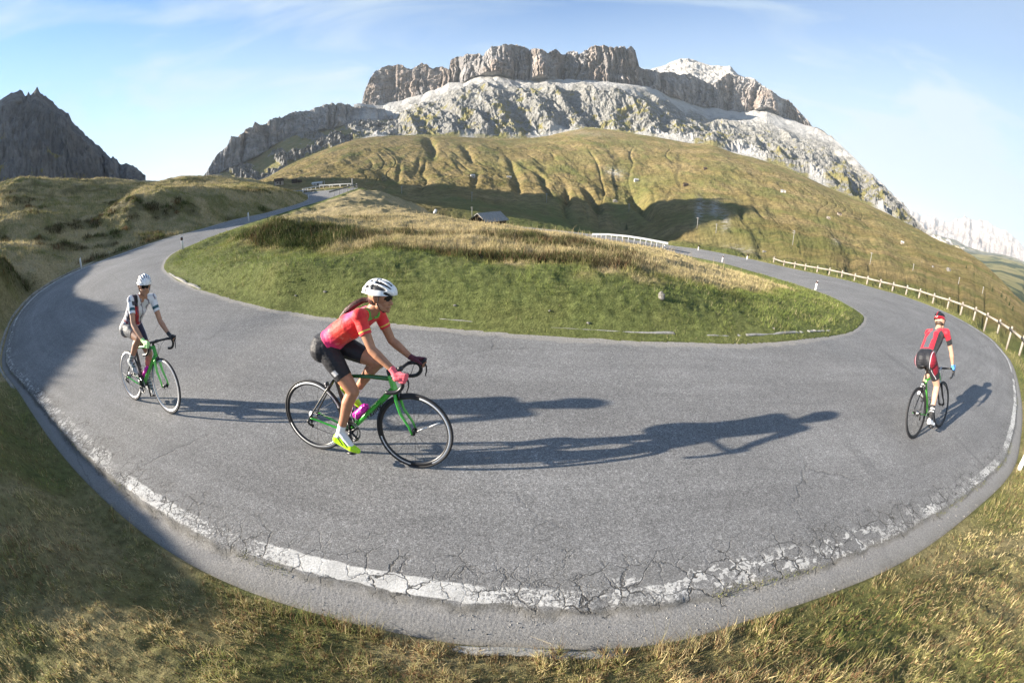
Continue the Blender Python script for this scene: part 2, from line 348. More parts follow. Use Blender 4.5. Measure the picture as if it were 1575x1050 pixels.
# work in a log-radial chart so that near detail and far sweep are both well conditioned
def chart(x, y):
    r = np.hypot(x, y - 3); s = np.log1p(r / 6.0) * 6.0 / np.maximum(r, 1e-9)
    return x * s, (y - 3) * s
cx, cy = chart(CP[:, 0], CP[:, 1])
_K = _tps((cx[:, None] - cx) ** 2 + (cy[:, None] - cy) ** 2) + np.eye(len(cx)) * 0.012
_A = np.block([[_K, np.c_[np.ones(len(cx)), cx, cy]], [np.r_[[np.ones(len(cx))], [cx], [cy]], np.zeros((3, 3))]])
_w = np.linalg.solve(_A, np.r_[CP[:, 2], 0, 0, 0])
def base_h(x, y, chunk=40000):
    x = np.asarray(x, float); y = np.asarray(y, float); sh = x.shape; u, v = chart(x.ravel(), y.ravel()); o = np.empty(len(u))
    for a in range(0, len(u), chunk):
        uu, vv = u[a:a+chunk], v[a:a+chunk]
        o[a:a+chunk] = _tps((uu[:, None] - cx) ** 2 + (vv[:, None] - cy) ** 2) @ _w[:-3] + _w[-3] + _w[-2] * uu + _w[-1] * vv
    return o.reshape(sh)
NA, NR = 1500, 520
rr = np.exp(np.linspace(math.log(0.25), math.log(190), NR)); aa = np.linspace(-math.pi, math.pi, NA, endpoint=False)
GX = np.sin(aa)[:, None] * rr; GY = np.cos(aa)[:, None] * rr
GZ = base_h(GX, GY)
dO, zO, kO = near_edge(GX, GY, EO, 4); dI, zI, kI = near_edge(GX, GY, EI, 4)
dO = dO.reshape(GX.shape); dI = dI.reshape(GX.shape); zO = zO.reshape(GX.shape); zI = zI.reshape(GX.shape)
INS = in_road(GX, GY)
dE = np.minimum(dO, dI); zE = np.where(dO < dI, zO, zI)
amp = sstep(.3, 3, dE)
bump = amp * (.16 * fbm(GX / 2.2, GY / 2.2, o=5, seed=3) + .085 * fbm(GX / .5, GY / .5, o=3, seed=9)) * np.clip(rr / 6, .25, 1)
bump += sstep(4, 12, dE) * (.55 * fbm(GX / 7, GY / 7, o=4, seed=5)) * sstep(14, 26, rr) + sstep(.02, .3, dE) * .03 * fbm(GX / .16, GY / .16, o=2, seed=14)
for px_, py_, z_, sx_, sy_, h_ in [(410,356,.8,1.1,1.8,.16),(450,345,.85,1.4,2.6,.22),(490,335,.85,1.6,3.2,.22)]:
    q_ = at_z(px_, py_, z_); bump += amp * h_ * np.exp(-((GX - q_[0]) / sx_) ** 2 - ((GY - q_[1]) / sy_) ** 2)
leftm = sstep(-8, -14, GX) * sstep(3, 8, dO) * sstep(10, 20, rr)
bump += leftm * (.5 * fbm(GX / 3.5, GY / 3.5, o=4, seed=25, ridged=True) - .2)
w_e = 1 - sstep(0.0, .9, dE)
GZ = (GZ + bump) * (1 - w_e) + (zE + .004 + .12 * np.clip(dE / .9, 0, 1)) * w_e
GZ = np.where(INS, zE - np.minimum(dE * 1.3, .17) - .13 * np.minimum(dE, 3), GZ)
def ground(x, y):
    """bilinear lookup in the polar sheet"""
    x = np.asarray(x, float); y = np.asarray(y, float)
    r = np.clip(np.hypot(x, y), rr[0], rr[-1] * .999); a = (np.arctan2(x, y) + math.pi) / (2 * math.pi) * NA
    v = (np.log(r) - math.log(rr[0])) / (math.log(rr[-1]) - math.log(rr[0])) * (NR - 1)
    i = np.floor(a).astype(int) % NA; j = np.clip(np.floor(v).astype(int), 0, NR - 2); fa = a - np.floor(a); fv = v - j; i2 = (i + 1) % NA
    return (GZ[i, j] * (1 - fa) + GZ[i2, j] * fa) * (1 - fv) + (GZ[i, j + 1] * (1 - fa) + GZ[i2, j + 1] * fa) * fv
def glook(A, x, y):
    r = np.clip(np.hypot(x, y), rr[0], rr[-1] * .999); i = (np.round((np.arctan2(x, y) + math.pi) / (2 * math.pi) * NA)).astype(int) % NA
    j = np.clip(np.round((np.log(r) - math.log(rr[0])) / (math.log(rr[-1]) - math.log(rr[0])) * (NR - 1)).astype(int), 0, NR - 1)
    return A[i, j]
# plant cover: 0 lush green ... 1 dead straw; heath = dark shrubby cover
isl = (dI < dO) & ~INS
n1 = fbm(GX / 2.5, GY / 2.5, o=4, seed=40); n2 = fbm(GX / .6, GY / .6, o=3, seed=44)
dry_isl = sstep(1.55, 3.0, dI + 1.0 * n1 + .7 * n2 + .5 * fbm(GX / 6, GY / 6, o=2, seed=48)) * (.95) + .14 * n1 + .10 * n2
dry_out = .50 + .45 * n1 + .25 * n2
DRY = np.clip(np.where(isl, dry_isl, dry_out + .28 * (GX < -10)), 0, 1)
rightv = (~isl) & (GX > 12)
DRY = np.where(rightv, np.clip(.25 + .3 * n1 + .25 * sstep(.5, 3, dO), 0, 1), DRY)
hn = fbm(GX / 3.2, GY / 1.6, o=4, seed=60)
HEATH = np.zeros_like(GX)
MOUNDS = []
for px_, py_, z_, rx_, ry_, ang_, st_ in [(375,368,.8,1.5,1.0,0,1),(420,362,.85,1.9,1.1,.1,1.1),(470,352,.9,2.2,1.4,.2,1),(520,338,.5,2.2,1.4,0,.5),(700,379,.75,2.2,.7,0,.8),(760,381,.75,1.9,.75,0,1.1),(830,384,.72,1.5,.7,0,1.1),(900,394,.66,1.6,.6,0,.9),(600,372,.76,1.6,.6,0,.6),(820,352,.7,2.0,.9,0,1.0),(870,362,.66,2.0,.9,0,.9),(640,352,.7,2,.8,0,.5),(940,396,.5,1.4,.6,0,.6)]:
    q_ = at_z(px_, py_, z_); MOUNDS.append((q_[0], q_[1], rx_, ry_)); HEATH = np.maximum(HEATH, st_ * np.exp(-(((GX - q_[0]) / rx_) ** 2 + ((GY - q_[1]) / ry_) ** 2) ** 1.3))
HEATH = np.where(isl & (dI > 2.4), HEATH * (.75 + .6 * hn), 0)
HEATH = np.where((~isl) & (GX < -9), sstep(.05, .4, fbm(GX / 3, GY / 3, o=4, seed=66)) * .6, HEATH)
HEATH = np.clip(HEATH * (1 - sstep(70, 120, rr) * .5), 0, 1)
DRY = np.clip(DRY - .25 * HEATH * isl, 0, 1)

def cover_col(dry, heath, rnd, rnd2):
    """reflectance of the plants for dryness / heath share"""
    g = np.array([.15, .19, .052]); o = np.array([.215, .21, .07]); s = np.array([.50, .405, .225]); hb = np.array([.085, .062, .032]); hg = np.array([.055, .075, .022])
    d = np.clip(dry + rnd * .38, 0, 1)[..., None]
    c = np.where(d < .5, g + (o - g) * d * 2, o + (s - o) * (d * 2 - 1))
    h = np.clip(heath + rnd2 * .25, 0, 1)[..., None] * (heath[..., None] > .08)
    hc = hb + (hg - hb) * np.clip(.5 + rnd2 * 1.2, 0, 1)[..., None]
    return (c * (1 - h) + hc * h) * (1 + .22 * rnd2[..., None])
base_c = cover_col(DRY, HEATH, .25 * n2, .5 * n1) * .85
soil = np.array([.10, .082, .055])
base_c = base_c * .7 + soil * .3
m_ground = mat('meadow_ground', rough=.95, spec=.1); t = NT(m_ground)
gc = t.attr('cover', 'Color'); co = t.coord()
nn = t.noise(co, 9.0, 6, .65); t.col(t.mix(1.0, gc, t.ramp(nn, [(.3, .55), (.7, 1.35)]), 'MULTIPLY'))
t.normal(t.bump(t.noise(co, 26, 5, .7), .9, .05))
V = np.stack([GX, GY, GZ], -1).reshape(-1, 3)
V = np.r_[V, [[0, 0, float(GZ[:, 0].mean())]]]
Q = grid_quads(NA, NR, wrap=True)[:, ::-1]; ci = len(V) - 1
T = np.array([[ci, i * NR, ((i + 1) % NA) * NR] for i in range(NA)])[:, ::-1]
cc = np.r_[base_c.reshape(-1, 3), [[.1, .08, .05]]]
terrain = link('ground', np_mesh('ground', V, Q, m_ground, T=T, colors={'cover': np.clip(cc, .005, 1)})); tag(terrain, kind='structure')

# ------------------------------------------------------------------ asphalt sheet
W_R = np.linalg.norm(EI - EO, axis=1)
va = np.r_[0, .0, .08, .20, .26, .29, .31, .36, .42, .48, .54, .60, .68]      # metres from the outer edge
NV_IN = 46
tt = np.linspace(0, 1, NV_IN + 1)[1:]
rows = []
cross = (EI - EO) / W_R[:, None]
for k in range(len(va)): rows.append(va[k] + 0 * W_R)
for k in range(NV_IN): rows.append(.68 + (W_R - .68) * tt[k])
VV = np.stack(rows, 1)                                     # (NS, nv)
idx = np.arange(NS) * 1.0
rag = .05 * fbm(arcO / .9, 0 * arcO, o=4, seed=70)[:, None] + .02 * fbm(arcO / .15, 0 * arcO, o=2, seed=71)[:, None]
step_v = .30
leftstep = np.interp(EO[:, 0], [-14, -7, -2.8, -1.5], [0.035, .06, .05, 0.012]) * (EO[:, 1] < 6)
VX = EO[:, None, :2] + cross[:, None, :2] * VV[:, :, None]
z_lin = EO[:, 2][:, None] + (EI[:, 2] - EO[:, 2])[:, None] * (VV / W_R[:, None])
gut = 1 - sstep(step_v - .02, step_v + .015, VV + rag)
VZ = z_lin - gut * (.02 + leftstep[:, None]) + .004 * fbm(VX[..., 0] / .8, VX[..., 1] / .8, o=3, seed=80)
VZ[:, 0] -= .12
inner_rag = .06 * fbm(arcO / .7, 0 * arcO + 5, o=4, seed=90)
VX[:, -1] += cross[:, :2] * (inner_rag + .03)[:, None]; VX[:, -2] += cross[:, :2] * inner_rag[:, None] * .5
VZ[:, -1] += .006
Vr = np.concatenate([VX, VZ[..., None]], -1).reshape(-1, 3)
uvr = np.stack([np.repeat(arcO[:, None], VV.shape[1], 1), VV + rag * .4], -1).reshape(-1, 2)
m_road = mat('worn_asphalt', rough=.9, spec=.3); t = NT(m_road)
co = t.coord(); uv = t.coord('UV'); su = t.sep(uv); vv = su['Y']; so_ = t.sep(co)
grain = t.noise(co, 130, 3, .75); gr2 = t.voro(co, 95); big = t.noise(co, .55, 5, .55); mid = t.noise(co, 4.0, 5, .65)
streak = t.noise(t.mapping(uv, (.22, 3.2, 1)), 1.4, 5, .55)
basec = t.ramp(grain, [(.28, (.085, .084, .083)), (.5, (.195, .193, .19)), (.72, (.35, .34, .33))])
basec = t.mix(1.0, basec, t.ramp(big, [(.3, .86), (.7, 1.12)]), 'MULTIPLY')
basec = t.mix(1.0, basec, t.ramp(streak, [(.3, .90), (.7, 1.10)]), 'MULTIPLY')
basec = t.mix(1.0, basec, t.ramp(mid, [(.3, .93), (.7, 1.06)]), 'MULTIPLY')
agg = t.sep(t.voro(co, 105, out='Color'))['X']; agg2 = t.sep(t.voro(co, 46, out='Color'))['X']
basec = t.mix(1.0, basec, t.ramp(agg, [(.0, .62), (.5, .98), (.85, 1.12), (1.0, 1.5)]), 'MULTIPLY')
basec = t.mix(1.0, basec, t.ramp(agg2, [(.0, .88), (.7, 1.03), (1.0, 1.2)]), 'MULTIPLY')
tk = t.ramp(t.math('MULTIPLY', vv, .2), [(.12, 1.0), (.22, .92), (.30, 1.03), (.42, .98), (.58, .91), (.70, 1.04), (.9, .97)])
basec = t.mix(1.0, basec, tk, 'MULTIPLY')
stain = t.ramp(t.noise(co, 1.3, 6, .7), [(.60, 0.0), (.75, .35)])
basec = t.mix(stain, basec, (.085, .083, .08))
# edge zone: crazed, cracked asphalt
warp = t.node('ShaderNodeVectorMath', operation='ADD'); wn_ = t.node('ShaderNodeVectorMath', operation='SCALE'); wn_.inputs['Scale'].default_value = .22
t.l.new(t.noise(co, 5, 4, .6, out='Color'), wn_.inputs[0]); t.l.new(co, warp.inputs[0]); t.l.new(wn_.outputs[0], warp.inputs[1])
ck1 = t.voro(warp.outputs[0], 5.2, 'DISTANCE_TO_EDGE'); ck2 = t.voro(warp.outputs[0], 15, 'DISTANCE_TO_EDGE')
crk1 = t.ramp(ck1, [(.012, 1.0), (.036, 0.0)]); crk2 = t.ramp(ck2, [(.012, .85), (.055, 0.0)])
zone = t.ramp(t.math('MULTIPLY_ADD', t.math('SUBTRACT', mid, .5), .9, vv), [(.0, 0.0), (.28, 0.0), (.34, 1.0), (.56, .8), (.80, 0.0)])
zone2 = t.ramp(t.math('MULTIPLY_ADD', t.math('SUBTRACT', big, .5), 1.4, vv), [(.0, 0.0), (.28, 0.0), (.34, 1.0), (.58, .9), (.72, 0.0)])
patchy = t.ramp(t.noise(co, .9, 3, .5), [(.42, 0.0), (.55, 1.0)])
brk_ = t.ramp(t.math('ADD', t.noise(co, 2.3, 3, .6), t.math('MULTIPLY', t.attr('worn'), .5)), [(.38, .15), (.50, 1.0)])
crack = t.math('MAXIMUM', t.math('MULTIPLY', t.math('MULTIPLY', crk1, zone), brk_), t.math('MULTIPLY', t.math('MULTIPLY', crk2, zone2), t.math('MULTIPLY', patchy, t.ramp(t.noise(co, 7, 3, .6), [(.42, 0.0), (.56, 1.0)]))))
# a few long fine cracks far into the carriageway
lc = t.ramp(t.voro(warp.outputs[0], .33, 'DISTANCE_TO_EDGE'), [(.0015, .45), (.005, 0.0)])
crack_all = t.math('MAXIMUM', crack, t.math('MULTIPLY', lc, t.ramp(t.noise(co, .35, 2), [(.5, 0.0), (.6, 1.0)])))
# white edge line
wob = t.math('MULTIPLY_ADD', t.math('SUBTRACT', t.noise(co, 6, 4, .6), .5), .07, vv)
line = t.ramp(wob, [(.325, 0.0), (.335, 1.0), (.468, 1.0), (.480, 0.0)])
wearL = t.attr('worn'); wear = t.math('ADD', t.noise(co, 34, 5, .8), t.math('MULTIPLY', t.noise(co, 1.1, 4, .6), 1.0))
keep = t.ramp(wear, [(.92, 1.0), (1.06, 0.0)])
keep = t.ramp(t.math('ADD', wear, wearL), [(.93, 1.0), (1.09, 0.0)])
chip = t.sep(t.voro(warp.outputs[0], 15, out='Color'))['X']; chip2 = t.sep(t.voro(warp.outputs[0], 34, out='Color'))['Y']
wide = t.ramp(wob, [(.315, 0.0), (.325, 1.0), (.54, 1.0), (.59, 0.0)])
chips = t.math('MULTIPLY', t.ramp(chip, [(.58, 0.0), (.61, 1.0)]), t.ramp(chip2, [(.35, 0.0), (.40, .85)]))
line2 = t.math('MULTIPLY', t.math('MULTIPLY', wide, chips), t.ramp(wearL, [(.02, 0.0), (.12, .9)]))
chipcut = t.ramp(t.math('ADD', t.math('MULTIPLY', chip2, .6), t.math('SUBTRACT', mid, wearL)), [(.30, 0.0), (.36, 1.0)])
keep = t.math('MULTIPLY', keep, chipcut)
line = t.math('MAXIMUM', t.math('MULTIPLY', line, keep), line2); keep = 1.0
paint = t.math('MULTIPLY', t.math('MULTIPLY', line, keep), t.math('SUBTRACT', 1.0, crack_all))
pc = t.mix(1.0, t.ramp(t.noise(co, 60, 4, .7), [(.3, (.42, .41, .385)), (.7, (.72, .71, .68))]), t.ramp(t.noise(co, 5, 5, .7), [(.35, .72), (.6, 1.0)]), 'MULTIPLY')
gcol = t.ramp(t.noise(co, 75, 4, .75), [(.3, (.13, .128, .125)), (.7, (.31, .30, .285))])
gm = t.ramp(vv, [(.27, 1.0), (.31, 0.0)])
c = t.mix(gm, basec, gcol)
silt = t.ramp(t.math('MULTIPLY_ADD', t.math('SUBTRACT', mid, .5), .25, vv), [(.0, .75), (.10, .3), (.2, .0), (.255, .0), (.30, .75), (.34, .0)])
c = t.mix(t.math('MULTIPLY', silt, .55), c, (.085, .075, .05))
c = t.mix(t.math('MULTIPLY', zone, .25), c, (.14, .135, .125))
lip = t.ramp(t.math('MULTIPLY_ADD', t.math('SUBTRACT', mid, .5), .35, t.attr('din')), [(.0, .85), (.10, .7), (.16, .0)])
c = t.mix(lip, c, t.ramp(t.noise(co, 45, 4, .7), [(.3, (.13, .12, .10)), (.6, (.36, .34, .31))]))
c = t.mix(paint, c, pc)
c = t.mix(t.math('MULTIPLY', crack_all, .85), c, (.035, .033, .030))
sk = t.ramp(t.noise(t.mapping(co, (.9, .16, 1), (0, 0, .25)), 2.6, 3, .5), [(.66, 0.0), (.74, 1.0)])
c = t.mix(t.math('MULTIPLY', t.math('MULTIPLY', sk, .22), t.math('SUBTRACT', 1.0, paint)), c, (.05, .05, .052))
t.col(c)
h = t.math('ADD', t.math('MULTIPLY', grain, .5), t.math('MULTIPLY', agg, .5))
h = t.math('SUBTRACT', h, t.math('MULTIPLY', crack_all, 2.4))
h = t.math('MULTIPLY_ADD', t.math('MULTIPLY', gm, t.noise(co, 38, 4, .7)), 1.6, h)
t.normal(t.bump(h, .5, .007)); t.rough(t.ramp(grain, [(.3, .95), (.8, .78)]))
worn = np.interp(EO[:, 0], [-12, -4.5, -3.6, -1.5, .2, .6, 3.0, 3.4, 7.5, 9], [.14, .11, -.10, -.12, -.08, .12, .14, .07, .02, -.05]); worn = np.where(EO[:, 1] > 4, -.15, worn)
din = np.maximum(W_R[:, None] - VV, 0)
fa = {'din': din.ravel(), 'worn': np.repeat(worn[:, None], VV.shape[1], 1).ravel()}
road = link('road', np_mesh('road', Vr, grid_quads(NS, VV.shape[1]), m_road, uv=uvr, fattr=fa)); tag(road, kind='structure')

def ribbon(name, E_, off0, off1, z0, z1, sel, m, n_out=6, seed=1, wig=.012, brk=None):
    """kerb: a low box strip along an edge; offsets in metres along the cross direction"""
    k = np.where(sel)[0]; P = E_[k]; n = cross[k]
    prof = [(off0, z0), (off0, z1 - .01), (off0 + .012, z1), (off1 - .012, z1), (off1, z1 - .01), (off1, z0)]
    w_ = wig * fbm(arcO[k] / .35, 0 * k + seed, o=3, seed=seed)
    ln_ = arcO[k] - arcO[k[0]]; tp_ = .10 * (1 - sstep(0, .7, np.minimum(ln_, ln_[-1] - ln_)))
    zz_ = -tp_ + .012 * fbm(arcO[k] / .5, 0 * k + seed, o=3, seed=seed + 3)
    if brk is not None: zz_ = zz_ - brk * sstep(.05, .25, fbm(arcO[k] / 1.1, 0 * k, o=3, seed=seed + 9))
    Vk = np.stack([np.concatenate([P[:, :2] + n[:, :2] * (o + w_)[:, None], (P[:, 2] + z + (zz_ if z == z1 or z == z1 - .01 else 0))[:, None]], 1) for o, z in prof], 1)
    o = link(name, np_mesh(name, Vk.reshape(-1, 3), grid_quads(len(k), 6), m, smooth=False)); tag(o, kind='structure'); return o
m_kerb = mat('weathered_concrete', rough=.9, spec=.25); t = NT(m_kerb); co = t.coord()
t.col(t.mix(t.ramp(t.noise(co, 3, 5, .7), [(.45, 0.0), (.65, .7)]), t.ramp(t.noise(co, 40, 5, .7), [(.3, (.20, .195, .18)), (.7, (.40, .39, .365))]), (.13, .125, .10)))
t.normal(t.bump(t.noise(co, 60, 5, .7), .6, .01))
visO = (np.arange(NS) > NS * .15) & (EO[:, 1] < 22)
hk = ribbon('outer_kerb', EO, -.10, 0.0, -.15, .055, (EO[:, 0] < -8.5) & (EO[:, 1] < 12), m_kerb, seed=2, brk=.03)
ribbon('outer_kerb', EO, -.06, 0.0, -.15, .034, (EO[:, 0] >= -1.15) & (EO[:, 0] < 1.25) & (EO[:, 1] < 3), m_kerb, seed=3, brk=.03)

ribbon('inner_kerb', EI, .24, .32, -.15, .058, (EI[:, 0] > -1.6) & (EI[:, 0] < 7.2) & (EI[:, 1] < 7.4) & (np.arange(NS) > 300), m_kerb, seed=8, brk=.05)
ribbon('inner_kerb', EI, .05, .14, -.15, .055, (EI[:, 0] > -11.8) & (EI[:, 0] < -7.0) & (EI[:, 1] < 9.3), m_kerb, seed=11, brk=.03)
# ------------------------------------------------------------------ mountains: polar surfaces whose ridge and foot lines are placed at real distances
def azel(x, y):
    d = ray(x, y); return math.atan2(d[0], d[1]), math.asin(d[2]) 
def line(pts, D=None, dz=0, dD=0, scl=1.0):
    """pts (px,py[,D]) -> arrays az, D, z"""
    o = []
    for p in pts:
        d_ = p[2] if len(p) > 2 else (np.interp(p[0], [q[0] for q in D], [q[1] for q in D]) if isinstance(D, list) else D)
        q = at_d(p[0], p[1], d_ * scl); o.append((math.atan2(q[0], q[1]), d_ * scl + dD, q[2] + dz))
    o = np.array(sorted(o)); return o
def sheet(name, lines, a0, a1, na, subs, disp, m, attrs=None, kind='structure', smooth=False, asm=20, asmz=False):
    """lines near->far; subs = rows between successive lines; disp(U, Vp, A, D, Z) -> (dD, dZ)"""
    az = np.linspace(R(a0), R(a1), na)
    Ls = [(np.interp(az, l[:, 0], l[:, 1]), np.interp(az, l[:, 0], l[:, 2])) for l in lines]
    if asm:
        kz = np.hanning(asm * 2 + 3)[1:-1]; kz /= kz.sum(); ff = lambda v: np.convolve(np.pad(v, asm, 'edge'), kz, 'valid')
        Ls = [(ff(a_), ff(b_) if asmz else b_) for a_, b_ in Ls]
    Dr, Zr, Pr = [], [], []
    for k in range(len(Ls) - 1):
        n = subs[k]; tt_ = np.arange(n) / n
        for u in tt_:
            Dr.append(Ls[k][0] * (1 - u) + Ls[k + 1][0] * u); Zr.append(Ls[k][1] * (1 - u) + Ls[k + 1][1] * u); Pr.append(k + u)
    Dr.append(Ls[-1][0]); Zr.append(Ls[-1][1]); Pr.append(len(Ls) - 1)
    D = np.array(Dr).T; Z = np.array(Zr).T; P = np.repeat(np.array(Pr)[None], na, 0); A = np.repeat(az[:, None], D.shape[1], 1)
    if smooth:
        for _ in range(smooth):
            D[:, 1:-1] = .25 * D[:, :-2] + .5 * D[:, 1:-1] + .25 * D[:, 2:]; Z[:, 1:-1] = .25 * Z[:, :-2] + .5 * Z[:, 1:-1] + .25 * Z[:, 2:]
    dD, dZ, extra = disp(A, D, Z, P)
    D2 = D + dD; Z2 = Z + dZ
    V = np.stack([np.sin(A) * D2, np.cos(A) * D2, Z2], -1).reshape(-1, 3)
    o = link(name, np_mesh(name, V, grid_quads(na, D.shape[1])[:, ::-1], m, smooth=True, fattr={k: v.ravel() for k, v in extra.items()}))
    return tag(o, kind=kind)

CL_BASE = [(560,161),(586,163),(617,156),(649,147),(681,134),(690,129),(713,129),(725,121),(744,118),(767,118),(800,126),(827.6,124.6),(875,123),(926,126),(958,129),(986,132.5),(1008.6,139),(1034,151.6),(1053,158),(1075,166),(1097.5,167.5),(1135.6,174),(1161,172),(1180,169),(1208.6,183),(1240,194.5),(1256,198)]
CL_TOP = [(556,160),(560,142),(568,123),(578,109),(597,99),(617.5,101),(633,105),(649,97.6),(665,102),(681,100),(690.5,105),(693,91),(703,85.6),(722,88),(738,87.5),(743,89),(757,75),(776,74),(792,70.6),(808.6,72),(821,78.6),(828,79),(833,80),(843.5,85),(856,77),(864,83),(875,77),(881.6,75.4),(891,80),(897,78),(907,73.8),(923,71.6),(945,73),(970.5,71.6),(977,77),(983,102),(989.5,106.5),(1012,110),(1040,114.5),(1060,114),(1070,121),(1080,126),(1097,130),(1110,120),(1123,112),(1135.6,115),(1161,126),(1180,139),(1199,151.6),(1218,157),(1237,178),(1247,190),(1256,198.2)]
SKY_R = [(1256,197.6,2900),(1280,212,2750),(1300,229,2550),(1321,250,2300),(1333,262,2150),(1356.6,282.5,1850),(1380,306,1550),(1401,330,1250),(1415.6,347,1050),(1436,366,850)]
ROCK_FOOT = [(540,214),(560,212),(579,208.7),(617,208.7),(674,208.7),(744,212),(800,213.5),(843.5,208.7),(866,203),(888,197),(913,197),(954.6,202),(1002,208.7),(1021,212),(1066,221),(1097,221),(1123,234),(1161,242),(1193,253),(1240,272),(1280,291),(1315,306),(1356.6,324),(1401,347),(1433,366.6)]
DF = [(400,1300),(560,1500),(700,1500),(800,1500),(900,1600),(1000,1500),(1100,1420),(1200,1300),(1300,1150),(1401,900),(1440,760)]

def rock_material(name, a_, b_, c_, sc=1.0, grassy=.5, scree=(.40, .39, .37), cliffy=1.0):
    m = mat(name, rough=.95, spec=.12); t = NT(m); co = t.coord()
    ck = t.attr('cliff'); gk = t.attr('grass'); sk = t.attr('scree')
    n = t.noise(co, .012 * sc, 8, .62); n2 = t.noise(co, .06 * sc, 6, .65); st = t.noise(t.mapping(co, (1, 1, .12)), .035 * sc, 6, .6)
    hb = t.noise(t.mapping(co, (.12, .12, 1.6)), .03 * sc, 5, .55)
    rock = t.ramp(n, [(.34, a_), (.5, b_), (.66, c_)])
    rock = t.mix(1.0, rock, t.ramp(st, [(.33, .72), (.66, 1.22)]), 'MULTIPLY')
    rock = t.mix(1.0, rock, t.ramp(t.noise(t.mapping(co, (1, 1, .05)), .09 * sc, 5, .65), [(.36, .55), (.52, 1.05)]), 'MULTIPLY')
    rock = t.mix(1.0, rock, t.ramp(hb, [(.35, .86), (.65, 1.10)]), 'MULTIPLY')
    warm = t.ramp(t.noise(t.mapping(co, (1, 1, .35)), .006 * sc, 4, .5), [(.48, 0.0), (.60, .75)])
    rock = t.mix(t.math('MULTIPLY', warm, ck), rock, t.mix(1.0, rock, (1.15, .97, .82), 'MULTIPLY'))
    grey = t.ramp(n2, [(.32, (.11, .108, .098)), (.55, (.23, .225, .208)), (.72, (.37, .36, .335))])
    c = t.mix(ck, grey, rock)
    gn = t.ramp(t.math('ADD', gk, t.math('MULTIPLY', t.math('SUBTRACT', t.noise(co, .02 * sc, 6, .7), .5), 1.6)), [(.48, 0.0), (.56, 1.0)])
    c = t.mix(gn, c, t.ramp(t.noise(co, .03 * sc, 5, .6), [(.3, (.15, .15, .05)), (.7, (.24, .20, .09))]))
    c = t.mix(sk, c, t.mix(.5, scree, t.ramp(n2, [(.3, (.29, .285, .27)), (.7, (.48, .465, .445))])))
    t.col(c)
    h = t.math('ADD', t.noise(co, .05 * sc, 8, .7), t.math('MULTIPLY', st, .9))
    t.normal(t.bump(h, 1.0, 13.0 / sc))
    return m
m_massif = rock_material('dolomite_rock', (.150, .142, .140), (.235, .222, .215), (.35, .33, .318))

CN = [fbm]  # (noise alias keeps the closures short)
def cliff_cols(u, z, s1=70., s2=24., seed=0):
    """how far a wall stands forward: rounded towers with deep narrow clefts between"""
    w = u + 34 * vnoise(u / 95., z / 500., seed=seed + 8) + 11 * vnoise(z / 70., u / 90., seed=seed + 5) + 5 * vnoise(z / 18., u / 40., seed=seed + 6)
    a = np.abs(vnoise(w / s1, z / 900., seed=seed)); b = np.abs(vnoise(w / s2, z / 400. + 7, seed=seed + 1)); c = np.abs(vnoise(w / 9., z / 120. + 3, seed=seed + 2))
    big = vnoise(u / 120. + 9, z / 600., seed=seed + 12)
    return np.sqrt(a) * (1.1 + .8 * big) + .58 * np.sqrt(b) * (1 - .4 * big) + .24 * np.sqrt(c) - 1.03 + .35 * big

def disp_massif(A, D, Z, P):
    u = A * 2200.0
    k_cliff = sstep(3.0, 3.04, P) * (1 - sstep(4.6, 5.0, P)) * (.25 + .75 * sstep(R(44), R(41), A))
    cc_ = cliff_cols(u, Z, 84, 25, 11)
    left = sstep(R(-10), R(-13), A)                      # the smooth left block
    dD = -k_cliff * cc_ * (105 * (1 - .55 * left)) * (.55 + .6 * sstep(4.0, 3.2, P)) 
    dD += k_cliff * 22 * fbm(u / 30., Z / 26., o=5, seed=21, rough=.6)
    # ledges
    dD += -k_cliff * 8 * np.sin(Z / 9. + 2 * vnoise(u / 90., Z / 50., seed=3)) * .5
    dZ = 0 * D
    top = np.exp(-((P - 4) / .10) ** 2)
    cren = fbm(u / 26., 0 * u, o=4, seed=31); dZ += sstep(3.5, 4.0, P) * (13 * cren - 12 * np.maximum(0, .25 - np.sqrt(np.abs(vnoise(u / 22., 0 * u, seed=12)))) * 2)
    # rock apron between foot and the cliff base: knobbly ribs
    ap = sstep(1.0, 1.12, P) * (1 - sstep(2.6, 3.0, P))
    rib = fbm(u / 170. + Z / 260., D / 330., o=6, seed=51, rough=.55, ridged=True)
    kn = fbm(u / 48., D / 70., o=6, seed=55, rough=.60)
    edgef = sstep(R(60), R(47), A)
    dZ += ap * (46 * (rib - .3) + 15 * kn) * (1 - .75 * sstep(2.0, 2.5, P)) * (.25 + .75 * edgef)
    dD += ap * edgef * (-34 * fbm(u / 80., Z / 42., o=6, seed=58, rough=.55)) * (1 - .85 * sstep(2.0, 2.4, P))
    dZ += sstep(2.2, 2.9, P) * (1 - k_cliff) * sstep(3.1, 3.0, P) * 10 * np.abs(vnoise(u / 50., P * 2, seed=77))
    cl = k_cliff
    scr = sstep(2.15, 2.75, P + .55 * fbm(u / 60., D / 80., o=4, seed=61)) * (1 - sstep(3.0, 3.03, P))
    foot = sstep(1.28, 1.10, P - .12 * fbm(u / 70., 0 * u, o=3, seed=64) * 2) * sstep(-.1, .35, fbm(u / 120., 0 * u, o=3, seed=65) + .1)
    scr = np.maximum(scr, foot * .9) + sstep(4.05, 4.3, P)
    gr = (.47 - .12 * (P - 1)) + .20 * fbm(u / 90., D / 120., o=4, seed=68) * (1 - cl) + .12 * sstep(R(35), R(60), A) + sstep(1.1, .9, P) * .6
    gr = np.where(P > 2.3, 0, gr)
    return dD, dZ, {'cliff': np.clip(cl, 0, 1), 'grass': np.clip(gr, 0, 1), 'scree': np.clip(scr, 0, 1)}
